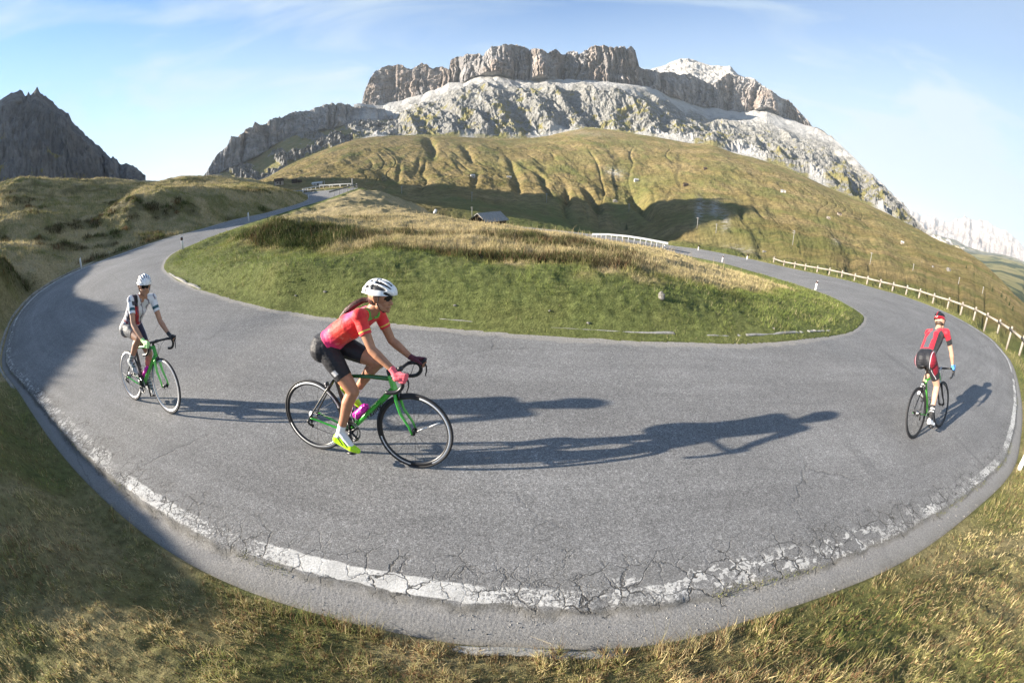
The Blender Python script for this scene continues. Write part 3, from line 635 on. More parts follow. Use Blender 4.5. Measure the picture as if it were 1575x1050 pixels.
DC = [(555,2500),(600,2480),(690,2330),(760,2200),(840,2150),(960,2150),(1008,2300),(1075,2650),(1135,2800),(1208,2900),(1256,2900)]
SCREE_FOOT = [(540,190),(579,196),(600,188),(640,166),(680,152),(720,140),(760,133),(800,139),(830,136),(860,134),(920,137),(960,141),(1000,150),(1034,164),(1060,176),(1090,188),(1120,190),(1150,196),(1200,208),(1240,222),(1280,236),(1321,262),(1357,290),(1401,334),(1433,366)]
def DS(x): return np.interp(x, [d[0] for d in DC], [d[1] for d in DC])
rf = line(ROCK_FOOT, DF)
sf = line([(p[0], p[1], min(DS(p[0]) - 260, 2350) if p[0] < 1256 else {1280:2400,1321:2050,1357:1650,1401:1150,1433:800}[p[0]]) for p in SCREE_FOOT])
cb = line([(p[0], p[1], DS(p[0])) for p in CL_BASE] + [(q[0], q[1] + 1, q[2] - 10) for q in SKY_R[1:]])
ct = line([(p[0], p[1], DS(p[0]) + 70) for p in CL_TOP] + [(q[0], q[1], q[2] + 20) for q in SKY_R[1:]])
def shift(l, dD, dz, el=None):
    o = l.copy(); o[:, 1] += dD; o[:, 2] += dz; return o
m0 = shift(rf, -160, -55); m00 = shift(rf, -500, -140)
back = shift(ct, 260, -12); back2 = shift(ct, 1200, -500)
sheet('mountain', [m00, m0, rf, sf, cb, ct, back, back2][1:], -21.6, 62.5, 2000, [14, 105, 60, 110, 14, 10], disp_massif, m_massif)

# the pale summit dome standing behind the right-hand wall
PK = [(970,120),(985,112),(1000,108),(1012,104),(1027.6,97.6),(1046.7,89.7),(1065.7,93),(1084.8,99),(1097.5,102),(1123,103.6),(1135.6,114),(1161,125),(1180,138),(1199,151),(1212,158),(1225,172),(1238,188),(1250,204),(1262,222)]
pk = line(PK, 3700); pf = pk.copy(); pf[:, 1] = 2950; pf[:, 2] = np.interp(pf[:, 0], ct[:, 0], ct[:, 2]) - 40
m_peak = rock_material('pale_summit_rock', (.32, .30, .285), (.42, .40, .38), (.54, .52, .50))
def disp_peak(A, D, Z, P):
    u = A * 3300; inn = sstep(0, .2, P) * (1 - sstep(.93, 1.0, P) * .8)
    dZ = inn * (34 * fbm(u / 130., D / 160., o=6, seed=5, ridged=True) - 6) + 10 * np.sign(np.sin(Z / 14.)) * .3
    return -30 * inn * fbm(u / 60., Z / 20., o=5, seed=8), dZ, {'cliff': .35 + 0 * D, 'grass': 0 * D, 'scree': np.clip(.45 + .5 * fbm(u / 90., D / 90., o=4, seed=9), 0, 1)}
sheet('mountain', [pf, pk, shift(pk, 400, -60), shift(pk, 1200, -500)], 13.5, 41, 520, [90, 8, 6], disp_peak, m_peak)

# ------------------------------------------------------------------ the broad grass slope below the rocks
G4 = [(396,279,1150),(410,274,1200),(430,262,1250),(450,250,1300),(475,240,1330),(500,230,1380),(540,215,1450)] + [(p[0], p[1]) for p in ROCK_FOOT[2:-1]] + [(1415,353,840),(1439,368,740),(1475,381,650),(1504,397.6,560),(1534,424,470),(1555,447,420),(1575,468,380)]
g4 = line(G4, DF)
g3 = line([(396,284,900),(430,272,950),(500,260,960),(600,258,930),(700,262,880),(800,268,850),(900,272,850),(1000,284,780),(1100,300,640),(1200,330,520),(1300,362,430),(1400,392,370),(1475,418,330),(1534,448,290),(1575,482,250)])
g2 = line([(396,288,640),(440,283,640),(520,287,600),(600,295,560),(700,303,530),(800,322,500),(900,344,470),(960,362,440),(1000,372,370),(1060,370,300),(1150,385,245),(1250,403,205),(1350,428,175),(1450,459,150),(1520,490,132),(1575,520,118)])
g1 = line([(396,292,260),(550,300,220),(620,320,190),(700,335,175),(800,352,165),(900,372,155),(1000,392,150),(1060,390,150),(1150,405,140),(1250,430,120),(1350,456,105),(1450,488,95),(1520,518,85),(1575,550,78)])
g0 = shift(g1, -70, -12); g0[:, 1] = np.maximum(g0[:, 1], 45); g0[:, 2] = np.minimum(g0[:, 2], -14)
m_slope = mat('alpine_pasture', rough=.95, spec=.08); t = NT(m_slope); co = t.coord()
n = t.noise(co, .012, 6, .6); n2 = t.noise(co, .09, 6, .65); n3 = t.noise(t.mapping(co, (1, .25, 1), (0, 0, -.35)), .03, 5, .6)
c = t.ramp(n, [(.30, (.13, .102, .038)), (.46, (.185, .136, .056)), (.60, (.245, .178, .086)), (.75, (.19, .148, .066))])
c = t.mix(1.0, c, t.ramp(n2, [(.3, .50), (.7, 1.45)]), 'MULTIPLY')
c = t.mix(1.0, c, t.ramp(t.noise(co, .45, 6, .72), [(.3, .7), (.7, 1.3)]), 'MULTIPLY')
c = t.mix(t.ramp(n3, [(.5, 0.0), (.66, .65)]), c, (.105, .12, .035))
c = t.mix(t.attr('lush'), c, t.mix(1.0, (.125, .14, .045), t.ramp(n2, [(.3, .75), (.7, 1.25)]), 'MULTIPLY'))
heath = t.ramp(t.math('ADD', t.noise(co, .055, 7, .72), t.attr('gully')), [(.64, 0.0), (.72, .6)])
c = t.mix(heath, c, (.045, .05, .022))
stone = t.ramp(t.noise(co, .16, 5, .75), [(.68, 0.0), (.74, .9)])
c = t.mix(t.math('MULTIPLY', stone, t.ramp(t.noise(co, .008, 3, .5), [(.5, 0.0), (.65, 1.0)])), c, (.42, .40, .36))
bare = t.attr('bare'); c = t.mix(t.math('MULTIPLY', bare, t.ramp(t.noise(co, .10, 7, .75), [(.46, 0.0), (.52, 1.0)])), c, (.33, .31, .265))
t.col(c); t.normal(t.bump(t.noise(co, .16, 10, .78), 1.0, 2.6))
def disp_slope(A, D, Z, P):
    u = A * 800.0 - 40 * vnoise(D / 260., A * 3, seed=9) + D * .10
    k = sstep(1.0, 1.6, P) * (1 - sstep(3.55, 3.98, P))
    gl = 1 - np.abs(vnoise(u / 62., D / 1500., seed=71)); gl2 = 1 - np.abs(vnoise(u / 21., D / 420., seed=72))
    where = sstep(-.35, .25, vnoise(u / 170., D / 330., seed=73)) 
    deep = np.clip((gl - .72) / .28, 0, 1) ** 1.3; deep2 = np.clip((gl2 - .66) / .34, 0, 1) ** 1.4
    reg = np.interp(A, [R(-35), R(-15), R(0), R(22), R(30), R(75)], [.35, .75, 1.15, 1.3, .45, .30])
    sc_ = np.clip(D / 800., .28, 1.1)
    dZ = -k * reg * where * deep * 8 * sc_ * sstep(3.3, 2.6, P) - k * reg * deep2 * 2.6 * sc_ * where
    dZ += k * 6 * sc_ * fbm(A * 800 / 40. + D / 260., D / 150., o=8, seed=74, rough=.58) + sstep(.2, 1.2, P) * 1.4 * fbm(A * 800 / 14., D / 16., o=5, seed=75, rough=.6) * sc_
    # named features of the photograph's slope
    def gash(px0, py0, px1, py1, wid, dep):
        a0_, e0_ = azel(px0, py0); a1_, e1_ = azel(px1, py1)
        E = np.arctan2(Z - CAM_H, D)
        tx, ty = a1_ - a0_, e1_ - e0_; L2 = tx * tx + ty * ty
        s = np.clip(((A - a0_) * tx + (E - e0_) * ty) / L2, 0, 1)
        d = np.hypot(A - a0_ - s * tx, (E - e0_ - s * ty)) * 1312 / 2 
        return -dep * np.exp(-(d / wid) ** 2) * np.sin(np.pi * np.clip(s * .86 + .07, 0, 1))
    for g in [(657,210,668,240,7,30),(712,225,728,250,4,15),(735,262,728,285,5,12),(790,262,800,300,6,12),(830,270,850,305,4,12),(872,285,874,315,4.5,16),(897,285,925,322,6,20),(970,292,1010,335,10,32),(780,243,795,265,4,10),(1135,318,1145,335,3,7),(1158,318,1175,335,3,7),(585,262,590,280,4,8),(615,250,612,275,4,8),(645,240,640,262,3,8)]:
        dZ += gash(*g) * .6
    E = np.arctan2(Z - CAM_H, D)
    def blob(px, py, rx, ry):
        a_, e_ = azel(px, py); return np.exp(-(((A - a_) * 656 / rx) ** 2 + ((E - e_) * 656 / ry) ** 2))
    bare = np.clip(1.3 * blob(1076, 322, 6, 15) + blob(1100, 322, 12, 11) + .9 * blob(1116, 342, 6, 12) + blob(945, 262, 14, 5) + .7 * blob(1285, 372, 6, 5) + .8 * blob(1140, 382, 22, 4) + .3 * blob(900,205,40,5), 0, 1)
    lush = np.clip(sstep(2.3, 1.4, P) * .8 + .55 * fbm(u / 60., D / 100., o=3, seed=88), 0, .9) * sstep(R(-20), R(5), A) + .15
    return 0 * D, dZ, {'gully': np.clip(deep * where * .12 + deep2 * .05, 0, .2) * k, 'lush': np.clip(lush, 0, 1), 'bare': bare}
slope = sheet('hills', [g0, g1, g2, g3, g4, shift(g4, 70, -8), shift(g4, 420, -160)], -34.5, 82, 1700, [24, 110, 130, 130, 10, 6], disp_slope, m_slope, smooth=14, asm=38, asmz=True)

# ------------------------------------------------------------------ the blue-grey ridge on the left of the massif
RSKY = [(300,283),(312.7,272),(322,258),(331.7,240.5),(341,233),(351,221),(355,211),(360,210),(366,213),(376,202),(383,197),(388,199),(392,191),(397,194),(417.5,185),(452,172),(478,170),(503,162.7),(515,160),(522,161),(541,164),(560,163),(600,168)]
rs = line(RSKY, [(300,1900),(450,2200),(600,2450)])
rb = line([(300,284),(312,277),(330,270),(350,262),(380,250),(400,240),(420,226),(440,214),(460,207),(480,204),(510,200),(540,190),(560,183),(600,185)], [(300,1850),(450,2080),(600,2250)])
rm = line([(300,286),(350,277),(380,270),(400,262),(430,240),(470,226),(500,215),(540,205),(600,200)], [(300,1750),(450,1900),(600,1950)])
rfoot = line([(300,290),(350,288),(400,284),(450,262),(500,240),(560,222),(600,215)], [(300,1550),(450,1600),(600,1650)])
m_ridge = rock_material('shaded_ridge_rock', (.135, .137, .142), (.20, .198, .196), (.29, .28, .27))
def disp_ridge(A, D, Z, P):
    u = A * 2100.; kc = sstep(2.0, 2.05, P) * (1 - sstep(3.2, 3.6, P)); cc_ = cliff_cols(u, Z, 48, 17, 40)
    mid = sstep(.1, .5, P) * (1 - kc) * (1 - sstep(1.6, 2.0, P)); rockm = sstep(-.15, .1, fbm(u / 110. + D / 300., D / 260., o=4, seed=47))
    dD = -kc * (46 * cc_ + 12 * fbm(u / 22., Z / 15., o=4, seed=41)); dZ = kc * 12 * fbm(u / 20., 0 * u, o=4, seed=43) * sstep(2.5, 3, P) + mid * (38 * rockm * fbm(u / 55., D / 60., o=6, seed=44, rough=.6, ridged=True))
    dD += -mid * rockm * 40 * fbm(u / 28., D / 40., o=4, seed=48, ridged=True)
    return dD, dZ, {'cliff': kc, 'grass': np.clip((.72 - .5 * rockm) * (1 - kc) + sstep(2.95, 3.02, P) * sstep(R(-27), R(-25), A) * .9, 0, 1), 'scree': 0 * D + .5 * blobm(A, Z, D)}
def blobm(A, Z, D):
    E = np.arctan2(Z - CAM_H, D); a_, e_ = azel(570, 178)
    return np.exp(-(((A - a_) * 656 / 28) ** 2 + ((E - e_) * 656 / 9) ** 2)) * 1.6
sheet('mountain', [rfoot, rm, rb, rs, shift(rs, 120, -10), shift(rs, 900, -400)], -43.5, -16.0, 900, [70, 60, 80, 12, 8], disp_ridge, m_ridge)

# ------------------------------------------------------------------ the dark mountain at the far left
LSKY = [(0,153.5),(8,150),(18,144),(24,143),(30.5,140),(35,141),(38,147),(41,146),(44,140),(47,146),(51,143),(56,137),(61,142),(67,149),(73,152),(79,158),(86,165),(94.5,170),(101,173),(105,175),(108,184),(110,190),(119,197),(128,205),(137,212),(146,220.6),(158,231),(171,242),(174,240),(177,245),(183,251),(207,257),(225.5,269),(236,274),(245,281)]
ls = line(LSKY, [(0,1050),(120,1120),(245,1200)])
_extra = np.array([[R(-125), 1150, 120], [R(-105), 1100, 200], [R(-95), 1080, 215], [R(-91), 1070, 232], [R(-86), 1060, 225], [R(-80), 1050, 285]])  # unseen ridge heights, shaped for the shadow they cast into the valley
ls = np.r_[_extra, ls]
lf = ls.copy(); lf[:, 1] = np.maximum(ls[:, 1] - np.clip(ls[:, 2], 60, 400) * 1.25, 480); lf[:, 2] = 18
lff = lf.copy(); lff[:, 1] -= 200; lff[:, 2] = -10
m_dark = rock_material('dark_mountain_rock', (.082, .087, .097), (.125, .13, .14), (.19, .193, .20))
def disp_left(A, D, Z, P):
    u = A * 1050.; up = sstep(.9, 1.15, P) * (1 - sstep(2.1, 2.5, P)); cc_ = cliff_cols(u, Z, 60, 19, 80)
    e = sstep(1.0, 1.4, P) * (1 - sstep(2.1, 2.4, P))
    dD = -e * (34 * cc_ + 16 * fbm(u / 30., Z / 30., o=5, seed=83, rough=.6)) * (1 - .65 * sstep(1.8, 2, P)); dZ = up * 22 * fbm(u / 45., D / 40., o=6, seed=84, ridged=True, rough=.6) * (1 - sstep(1.75, 1.95, P)) + sstep(1.9, 2, P) * 5 * fbm(u / 12., 0 * u, o=3, seed=85)
    return dD, dZ, {'cliff': .8 * e, 'grass': np.clip(.75 - .55 * sstep(1.0, 1.6, P + .35 * fbm(u / 90., Z / 50., o=4, seed=86)), 0, 1), 'scree': .35 * sstep(.25, .5, fbm(u / 60., Z / 200., o=4, seed=87)) * sstep(1.5, 1.2, P)}
sheet('mountain', [lff, lf, ls, shift(ls, 60, -20), shift(ls, 400, -200)], -120, -50.2, 900, [10, 150, 8, 6], disp_left, m_dark)

# ------------------------------------------------------------------ far right: valley flank, wooded hills, pale range
ES = [(1380,322),(1404,326),(1410,329),(1415.6,334),(1424,331),(1433,335.6),(1438,333),(1445,338.5),(1455,342),(1463,341.5),(1470,337),(1474.7,335.6),(1480,336),(1483.5,331),(1488,336),(1504,338.5),(1512,338),(1525,343),(1532,349),(1545.5,353),(1555,361),(1563,368),(1575,380)]
es = line(ES, 11500); es = np.r_[es, [[R(85), 11500, es[-1, 2] * .7], [R(100), 11500, 500]]]
ef = es.copy(); ef[:, 1] = 9000; ef[:, 2] = 60
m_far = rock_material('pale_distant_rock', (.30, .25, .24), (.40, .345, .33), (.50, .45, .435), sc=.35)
def disp_far(A, D, Z, P):
    u = A * 11000; k = sstep(0, .25, P) * (1 - sstep(.9, 1, P) * .7)
    return -260 * k * fbm(u / 330., Z / 500., o=6, seed=7, ridged=True), 130 * k * (fbm(u / 260., D / 600., o=6, seed=4, ridged=True) - .2), {'cliff': .6 + 0 * D, 'grass': 0 * D, 'scree': np.clip(.3 * sstep(.5, .9, P), 0, 1)}
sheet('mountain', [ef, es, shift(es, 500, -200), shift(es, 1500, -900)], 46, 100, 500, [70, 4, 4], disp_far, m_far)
hs = line([(1400,352),(1430,360),(1440,360.5),(1452,365),(1470,369),(1485,378),(1500,384),(1520,388),(1540,391),(1560,396),(1575,402)], 5200); hs = np.r_[hs, [[R(84), 5200, -80], [R(100), 5200, -100]]]
hm = line([(1400,400,3000),(1440,400,3000),(1500,408,2500),(1540,414,2300),(1575,428,2100)]); hm = np.r_[hm, [[R(84), 2100, -260], [R(100), 2100, -260]]]
hf = line([(1400,430,1100),(1500,440,1000),(1540,450,900),(1575,482,800)]); hf = np.r_[hf, [[R(84), 800, -230], [R(100), 800, -230]]]
hff = shift(hf, -300, -90)
m_valley = mat('wooded_valley', rough=.95, spec=.05); t = NT(m_valley); co = t.coord()
c = t.ramp(t.noise(co, .004, 7, .62), [(.36, (.035, .05, .03)), (.47, (.05, .065, .035)), (.53, (.17, .16, .07)), (.70, (.24, .20, .10))])
t.col(t.mix(t.attr('rocky'), c, t.ramp(t.noise(co, .01, 6, .6), [(.4, (.05, .065, .05)), (.6, (.38, .36, .34))])))
t.normal(t.bump(t.noise(co, .03, 6, .7), .8, 12))
def disp_valley(A, D, Z, P):
    k = sstep(.2, 1, P) * (1 - sstep(2.8, 3, P))
    return 0 * D, k * D / 120. * fbm(A * D / 900., D / 900., o=6, seed=17), {'rocky': np.clip(sstep(2.35, 2.75, P) * .5, 0, 1)}
sheet('hills', [hff, hf, hm, hs, shift(hs, 500, -150)], 50, 100, 420, [20, 60, 70, 6], disp_valley, m_valley)
# open country all round, far below, reaching the horizon
me = bpy.data.meshes.new('terrain'); bm = bmesh.new()
for k in range(64):
    a_ = 2 * math.pi * k / 64; bm.verts.new((14500 * math.sin(a_), 14500 * math.cos(a_), -330))
bm.faces.new(list(bm.verts)); bm.to_mesh(me); bm.free(); me.materials.append(m_valley)
tag(link('terrain', me), kind='structure')
# ------------------------------------------------------------------ materials shared by the riders and bicycles
m_rubber = mat('tyre_rubber', (.03, .03, .032), .7, spec=.3)
m_black = mat('black_plastic', (.015, .015, .017), .38, spec=.5)
m_carbon = mat('matt_black_frame', (.022, .022, .024), .32, spec=.5, coat=.2)
m_steel = mat('worn_steel', (.45, .45, .46), .3, metal=1.0)
m_dsteel = mat('dark_steel', (.11, .11, .12), .38, metal=.9)
m_alu = mat('brushed_rim', (.62, .62, .64), .38, metal=.5)
m_chain = mat('oily_chain', (.10, .095, .09), .45, metal=.7)
def frame_mat(name, c1, c2, sc=5):
    m = mat(name, c1, .24, spec=.5, coat=.6); t = NT(m)
    t.col(t.mix(t.ramp(t.noise(t.coord(), 3.0, 2), [(.45, 0.0), (.55, 1.0)]), c1, c2)); return m
m_green = frame_mat('glossy_green_paint', (.045, .42, .035), (.035, .34, .03))
m_dgreen = frame_mat('deep_green_paint', (.02, .16, .03), (.018, .12, .025))
m_lgreen = frame_mat('light_green_paint', (.16, .62, .10), (.12, .52, .08))
m_silver = mat('silver_paint', (.55, .56, .57), .3, coat=.4)
m_white = mat('white_gloss', (.78, .79, .80), .3, coat=.4)
m_magenta = mat('magenta_bottle_plastic', (.72, .02, .42), .32, spec=.5)
m_red = mat('red_gloss', (.36, .012, .02), .32, coat=.3)
m_orange = mat('orange_decal', (.75, .12, .03), .4)

RH, FH, BB = Vector((-.49, 0, .335)), Vector((.49, 0, .335)), Vector((-.088, 0, .268))
SEAT_T = Vector((-.232, 0, .765)); HT_T, HT_B = Vector((.297, 0, .80)), Vector((.341, 0, .672))
SAD = Vector((-.285, 0, .935)); CLAMP = Vector((.392, 0, .862)); HOODX, HOODZ, BARW = .478, .872, .205
CR = .170
def wheel_at(root, c, m_tyre, m_rim, m_band, steer=0.0, rear=False, band_arcs=None):
    w = link('wheel', None, root); w.location = c; w.empty_display_size = .1; w.rotation_euler = (0, 0, steer)
    bm = bmesh.new(); N = 96
    b_tube(bm, [(.3235 * math.cos(2*math.pi*k/N), 0, .3235 * math.sin(2*math.pi*k/N)) for k in range(N)], .0125, 12, close=True); bm_obj('tyre', bm, m_tyre, w)
    bm = bmesh.new(); prof = [(.314, -.009), (.314, .009), (.300, .0112), (.286, .006), (.284, 0), (.286, -.006), (.300, -.0112)]
    rings = []
    for k in range(N):
        a = 2*math.pi*k/N; rings.append([bm.verts.new((r*math.cos(a), y, r*math.sin(a))) for r, y in prof])
    for k in range(N):
        A, B_ = rings[k], rings[(k+1) % N]
        for q in range(len(prof)):
            f = bm.faces.new((A[q], A[(q+1) % len(prof)], B_[(q+1) % len(prof)], B_[q]))
            f.material_index = 1 if q in (1, 6) and (band_arcs is None or any(a0 <= (k*360/N) % 360 <= a1 for a0, a1 in band_arcs)) else 0
    bmesh.ops.recalc_face_normals(bm, faces=bm.faces); bm_obj('rim', bm, [m_rim, m_band], w)
    bm = bmesh.new(); b_tube(bm, [(0, -.045 if rear else -.034, 0), (0, .045 if rear else .034, 0)], .013, 14); 
    for s in (-1, 1): b_disc(bm, (0, s * .03, 0), (0, 1, 0), .012, .024, .003, 24)
    b_tube(bm, [(0, -.062, 0), (0, .062, 0)], .006, 10); bm_obj('hub', bm, m_black, w)
    bm = bmesh.new(); ns = 20
    for k in range(ns):
        a = 2*math.pi*k/ns; s = 1 if k % 2 else -1; tw = .5 * (1 if (k//2) % 2 else -1) if rear else 0.0
        b_tube(bm, [(.023*math.cos(a+tw), s*.03, .023*math.sin(a+tw)), (.286*math.cos(a), 0, .286*math.sin(a))], .0013, 4, cap=False)
    b_tube(bm, [(.284*math.cos(2.0), 0, .284*math.sin(2.0)), (.245*math.cos(2.0), 0, .245*math.sin(2.0))], .0025, 6)
    bm_obj('spokes', bm, m_dsteel, w)
    if band_arcs and not rear:
        for r0, r1 in ((.035, .13), (.15, .25)):
            bm = bmesh.new(); a = R(27); b_tube(bm, [(r0*math.cos(a), -.008, r0*math.sin(a)), (r1*math.cos(a), -.004, r1*math.sin(a))], .0045, 6); bm_obj('spoke_reflector', bm, m_white, w)
    return w
def airfoil(bm, a, b, ra, rb, mi=0, seg=14, n=6, bow=None):
    a, b = Vector(a), Vector(b); pts = []; rs = []
    for i in range(n + 1):
        u = i / n; p = a.lerp(b, u)
        if bow: p = p + Vector(bow) * math.sin(math.pi * u)
        pts.append(p); rs.append((ra[0] + (rb[0]-ra[0])*u, ra[1] + (rb[1]-ra[1])*u))
    b_tube(bm, pts, rs, seg, mi=mi)
def bar_path(s):
    """handlebar half: from the clamp out to the drop end (s = +1 left)"""
    pts = [CLAMP, CLAMP + Vector((0, s*.09, 0)), CLAMP + Vector((.004, s*.165, .0)), CLAMP + Vector((.02, s*.195, -.001)), CLAMP + Vector((.055, s*.205, -.002)),
           CLAMP + Vector((.083, s*.205, -.012)), CLAMP + Vector((.098, s*.207, -.040)), CLAMP + Vector((.092, s*.209, -.075)), CLAMP + Vector((.062, s*.211, -.105)),
           CLAMP + Vector((.02, s*.213, -.120)), CLAMP + Vector((-.035, s*.215, -.126))]
    out = []
    for i in range(len(pts) - 1):
        p0, p1, p2, p3 = pts[max(i-1, 0)], pts[i], pts[i+1], pts[min(i+2, len(pts)-1)]
        for q in range(4):
            u = q / 4; out.append(.5*((2*p1) + (p2-p0)*u + (2*p0-5*p1+4*p2-p3)*u*u + (3*p1-p0-3*p2+p3)*u**3))
    return out + [pts[-1]]
def make_bike(label, theta, mats_, lettering=None):
    top, down, seat, cstay, sstay, fork, head, stem_m, tyre_m, rim_m, band_m = mats_
    root = empty('road_bicycle'); tag(root, label, 'bicycle', 'road bicycles ridden through the bend')
    bm = bmesh.new()
    airfoil(bm, SEAT_T + Vector((.012, 0, -.035)), HT_T + Vector((-.005, 0, -.028)), (.019, .013), (.022, .020), 0, bow=(0, 0, .012))
    airfoil(bm, BB + Vector((.01, 0, .02)), HT_B + Vector((-.008, 0, .022)), (.034, .024), (.030, .026), 1)
    airfoil(bm, BB, SEAT_T, (.028, .020), (.019, .014), 2)
    airfoil(bm, HT_B, HT_T, (.030, .028), (.024, .024), 6)
    b_tube(bm, [BB + Vector((0, -.036, 0)), BB + Vector((0, .036, 0))], .026, 16, mi=2)
    for s in (-1, 1):
        b_tube(bm, [BB + Vector((-.02, s*.022, 0)), BB + Vector((-.14, s*.040, .008)), RH + Vector((.03, s*.062, -.004)), RH + Vector((0, s*.066, 0))], [(.017, .010), (.014, .009), (.012, .008), (.011, .008)], 10, mi=3)
        b_tube(bm, [SEAT_T + Vector((.0, s*.012, -.06)), SEAT_T + Vector((-.075, s*.030, -.16)), RH + Vector((.02, s*.060, .04)), RH + Vector((0, s*.066, 0))], [(.010, .009), (.010, .008), (.009, .007), (.011, .008)], 10, mi=4)
    bm_obj('frame', bm, [top, down, seat, cstay, sstay, fork, head], root)
    bm = bmesh.new()
    b_tube(bm, [HT_B + Vector((-.003, 0, .01)), HT_B + Vector((.006, 0, -.024))], [(.026, .03), (.024, .040)], 14)
    for s in (-1, 1):
        b_tube(bm, [HT_B + Vector((.004, s*.022, -.012)), HT_B + Vector((.018, s*.040, -.06)), HT_B + Vector((.055, s*.046, -.17)), FH + Vector((-.022, s*.050, .06)), FH + Vector((0, s*.052, 0))], [(.020, .015), (.021, .012), (.018, .010), (.013, .008), (.013, .008)], 12)
    bm_obj('fork', bm, fork, root)
    bm = bmesh.new(); b_tube(bm, [SEAT_T + Vector((.02, 0, -.05)), SAD + Vector((.03, 0, -.035))], .0138, 12); b_tube(bm, [SAD + Vector((-.06, -.018, -.025)), SAD + Vector((.1, -.012, -.03))], .0035, 6); b_tube(bm, [SAD + Vector((-.06, .018, -.025)), SAD + Vector((.1, .012, -.03))], .0035, 6); b_disc(bm, SEAT_T + Vector((.002, 0, -.002)), (SAD - SEAT_T), .013, .019, .018, 20)
    bm_obj('seat_post', bm, m_carbon, root)
    # saddle
    bm = bmesh.new(); secs = []
    for x, w, zt, zb in [(-.135, .030, .004, -.012), (-.125, .062, .012, -.016), (-.10, .070, .014, -.018), (-.06, .062, .010, -.018), (-.02, .038, .006, -.018), (.04, .022, .004, -.016), (.10, .019, .002, -.014), (.135, .015, -.004, -.014), (.142, .006, -.008, -.012)]:
        secs.append([bm.verts.new(SAD + Vector((x, w*math.cos(a), (zt if math.sin(a) > 0 else -zb)*math.sin(a)))) for a in [2*math.pi*k/16 for k in range(16)]])
    for i in range(len(secs)-1):
        for k in range(16): bm.faces.new((secs[i][k], secs[i+1][k], secs[i+1][(k+1) % 16], secs[i][(k+1) % 16]))
    bm.faces.new(secs[0]); bm.faces.new(secs[-1][::-1]); bmesh.ops.recalc_face_normals(bm, faces=bm.faces); bm_obj('saddle', bm, m_black, root)
    # stem, bars, levers
    bm = bmesh.new(); b_tube(bm, [HT_T + Vector((.0, 0, -.01)), HT_T + Vector((-.013, 0, .045))], .0165, 16); b_tube(bm, [HT_T + Vector((-.010, 0, .032)), CLAMP], [.017, .015], 14); b_tube(bm, [CLAMP + Vector((0, -.023, 0)), CLAMP + Vector((0, .023, 0))], .020, 16)
    bm_obj('stem', bm, stem_m, root)
    bm = bmesh.new()
    for s in (-1, 1):
        p = bar_path(s); b_tube(bm, p, [.0135 if i < 8 else .0158 for i in range(len(p))], 12)
    bm_obj('handlebar', bm, m_black, root)
    for s in (-1, 1):
        bm = bmesh.new(); h = Vector((HOODX, s*BARW, HOODZ - .012))
        b_tube(bm, [h + Vector((-.035, 0, .0)), h + Vector((.0, 0, .006)), h + Vector((.035, -s*.003, .012)), h + Vector((.052, -s*.004, .030)), h + Vector((.056, -s*.004, .042))], [(.015, .014), (.019, .016), (.017, .015), (.015, .013), (.008, .007)], 12)
        b_tube(bm, [h + Vector((.042, 0, .006)), h + Vector((.060, s*.002, -.022)), h + Vector((.060, s*.006, -.062)), h + Vector((.048, s*.012, -.098)), h + Vector((.052, s*.014, -.110))], [(.010, .008), (.009, .007), (.007, .006), (.006, .005), (.005, .004)], 8)
        bm_obj('brake_lever', bm, m_black, root)
    bm = bmesh.new()
    for s in (-1, 1):
        h = Vector((HOODX, s*BARW, HOODZ)); b_tube(bm, [h + Vector((.0, -s*.01, -.01)), CLAMP + Vector((.075, s*.10, .01)), CLAMP + Vector((.085, s*.02, -.03)), HT_B + Vector((.05, s*.005, .03)), HT_B + Vector((.035, 0, 0))], .0025, 6)
    bm_obj('cable', bm, m_black, root)
    for (p, nm) in ((HT_B + Vector((.035, 0, -.012)), 'brake_caliper'), (Vector((-.315, 0, .655)), 'brake_caliper')):
        bm = bmesh.new(); b_box(bm, p, (.022, .05, .03), bevel=.005); b_box(bm, p + Vector((.003, .022, -.02)), (.016, .012, .04), bevel=.004); b_box(bm, p + Vector((.003, -.022, -.02)), (.016, .012, .04), bevel=.004); bm_obj(nm, bm, m_dsteel, root)
    # drivetrain (right side, y < 0)
    dR = Vector((math.cos(theta), 0, math.sin(theta)))
    bm = bmesh.new(); b_disc(bm, BB + Vector((0, -.044, 0)), (0, 1, 0), .086, .100, .003, 56, 0); b_disc(bm, BB + Vector((0, -.040, 0)), (0, 1, 0), .064, .074, .003, 48, 0)
    for k in range(5):
        a = theta + 2*math.pi*(k+.5)/5; b_tube(bm, [BB + Vector((0, -.045, 0)), BB + Vector((.088*math.cos(a), -.045, .088*math.sin(a)))], (.010), 8, mi=1)
    for k in range(46):
        a = 2*math.pi*k/46; b_box(bm, BB + Vector((.1015*math.cos(a), -.044, .1015*math.sin(a))), (.004, .0025, .004), Matrix.Rotation(-a, 3, 'Y'), mi=0)
    bm_obj('chainring', bm, [m_steel, m_black], root)
    for s, d in ((-1, dR), (1, -dR)):
        bm = bmesh.new(); y0 = BB + Vector((0, s*.056, 0)); b_tube(bm, [y0, y0 + d*.06 + Vector((0, s*.006, 0)), y0 + d*CR + Vector((0, s*.012, 0))], [(.017, .010), (.013, .008), (.012, .007)], 12); b_tube(bm, [BB, y0 + Vector((0, s*.004, 0))], .014, 14); bm_obj('crank_arm', bm, m_black, root)
        bm = bmesh.new(); pc = y0 + d*CR + Vector((0, s*.062, 0)); b_tube(bm, [y0 + d*CR, pc], .006, 8); b_box(bm, pc + Vector((0, 0, 0)), (.065, .055, .014), bevel=.004); b_box(bm, pc + Vector((.035, 0, 0)), (.022, .035, .010), bevel=.003); bm_obj('pedal', bm, m_black, root)
    bm = bmesh.new()
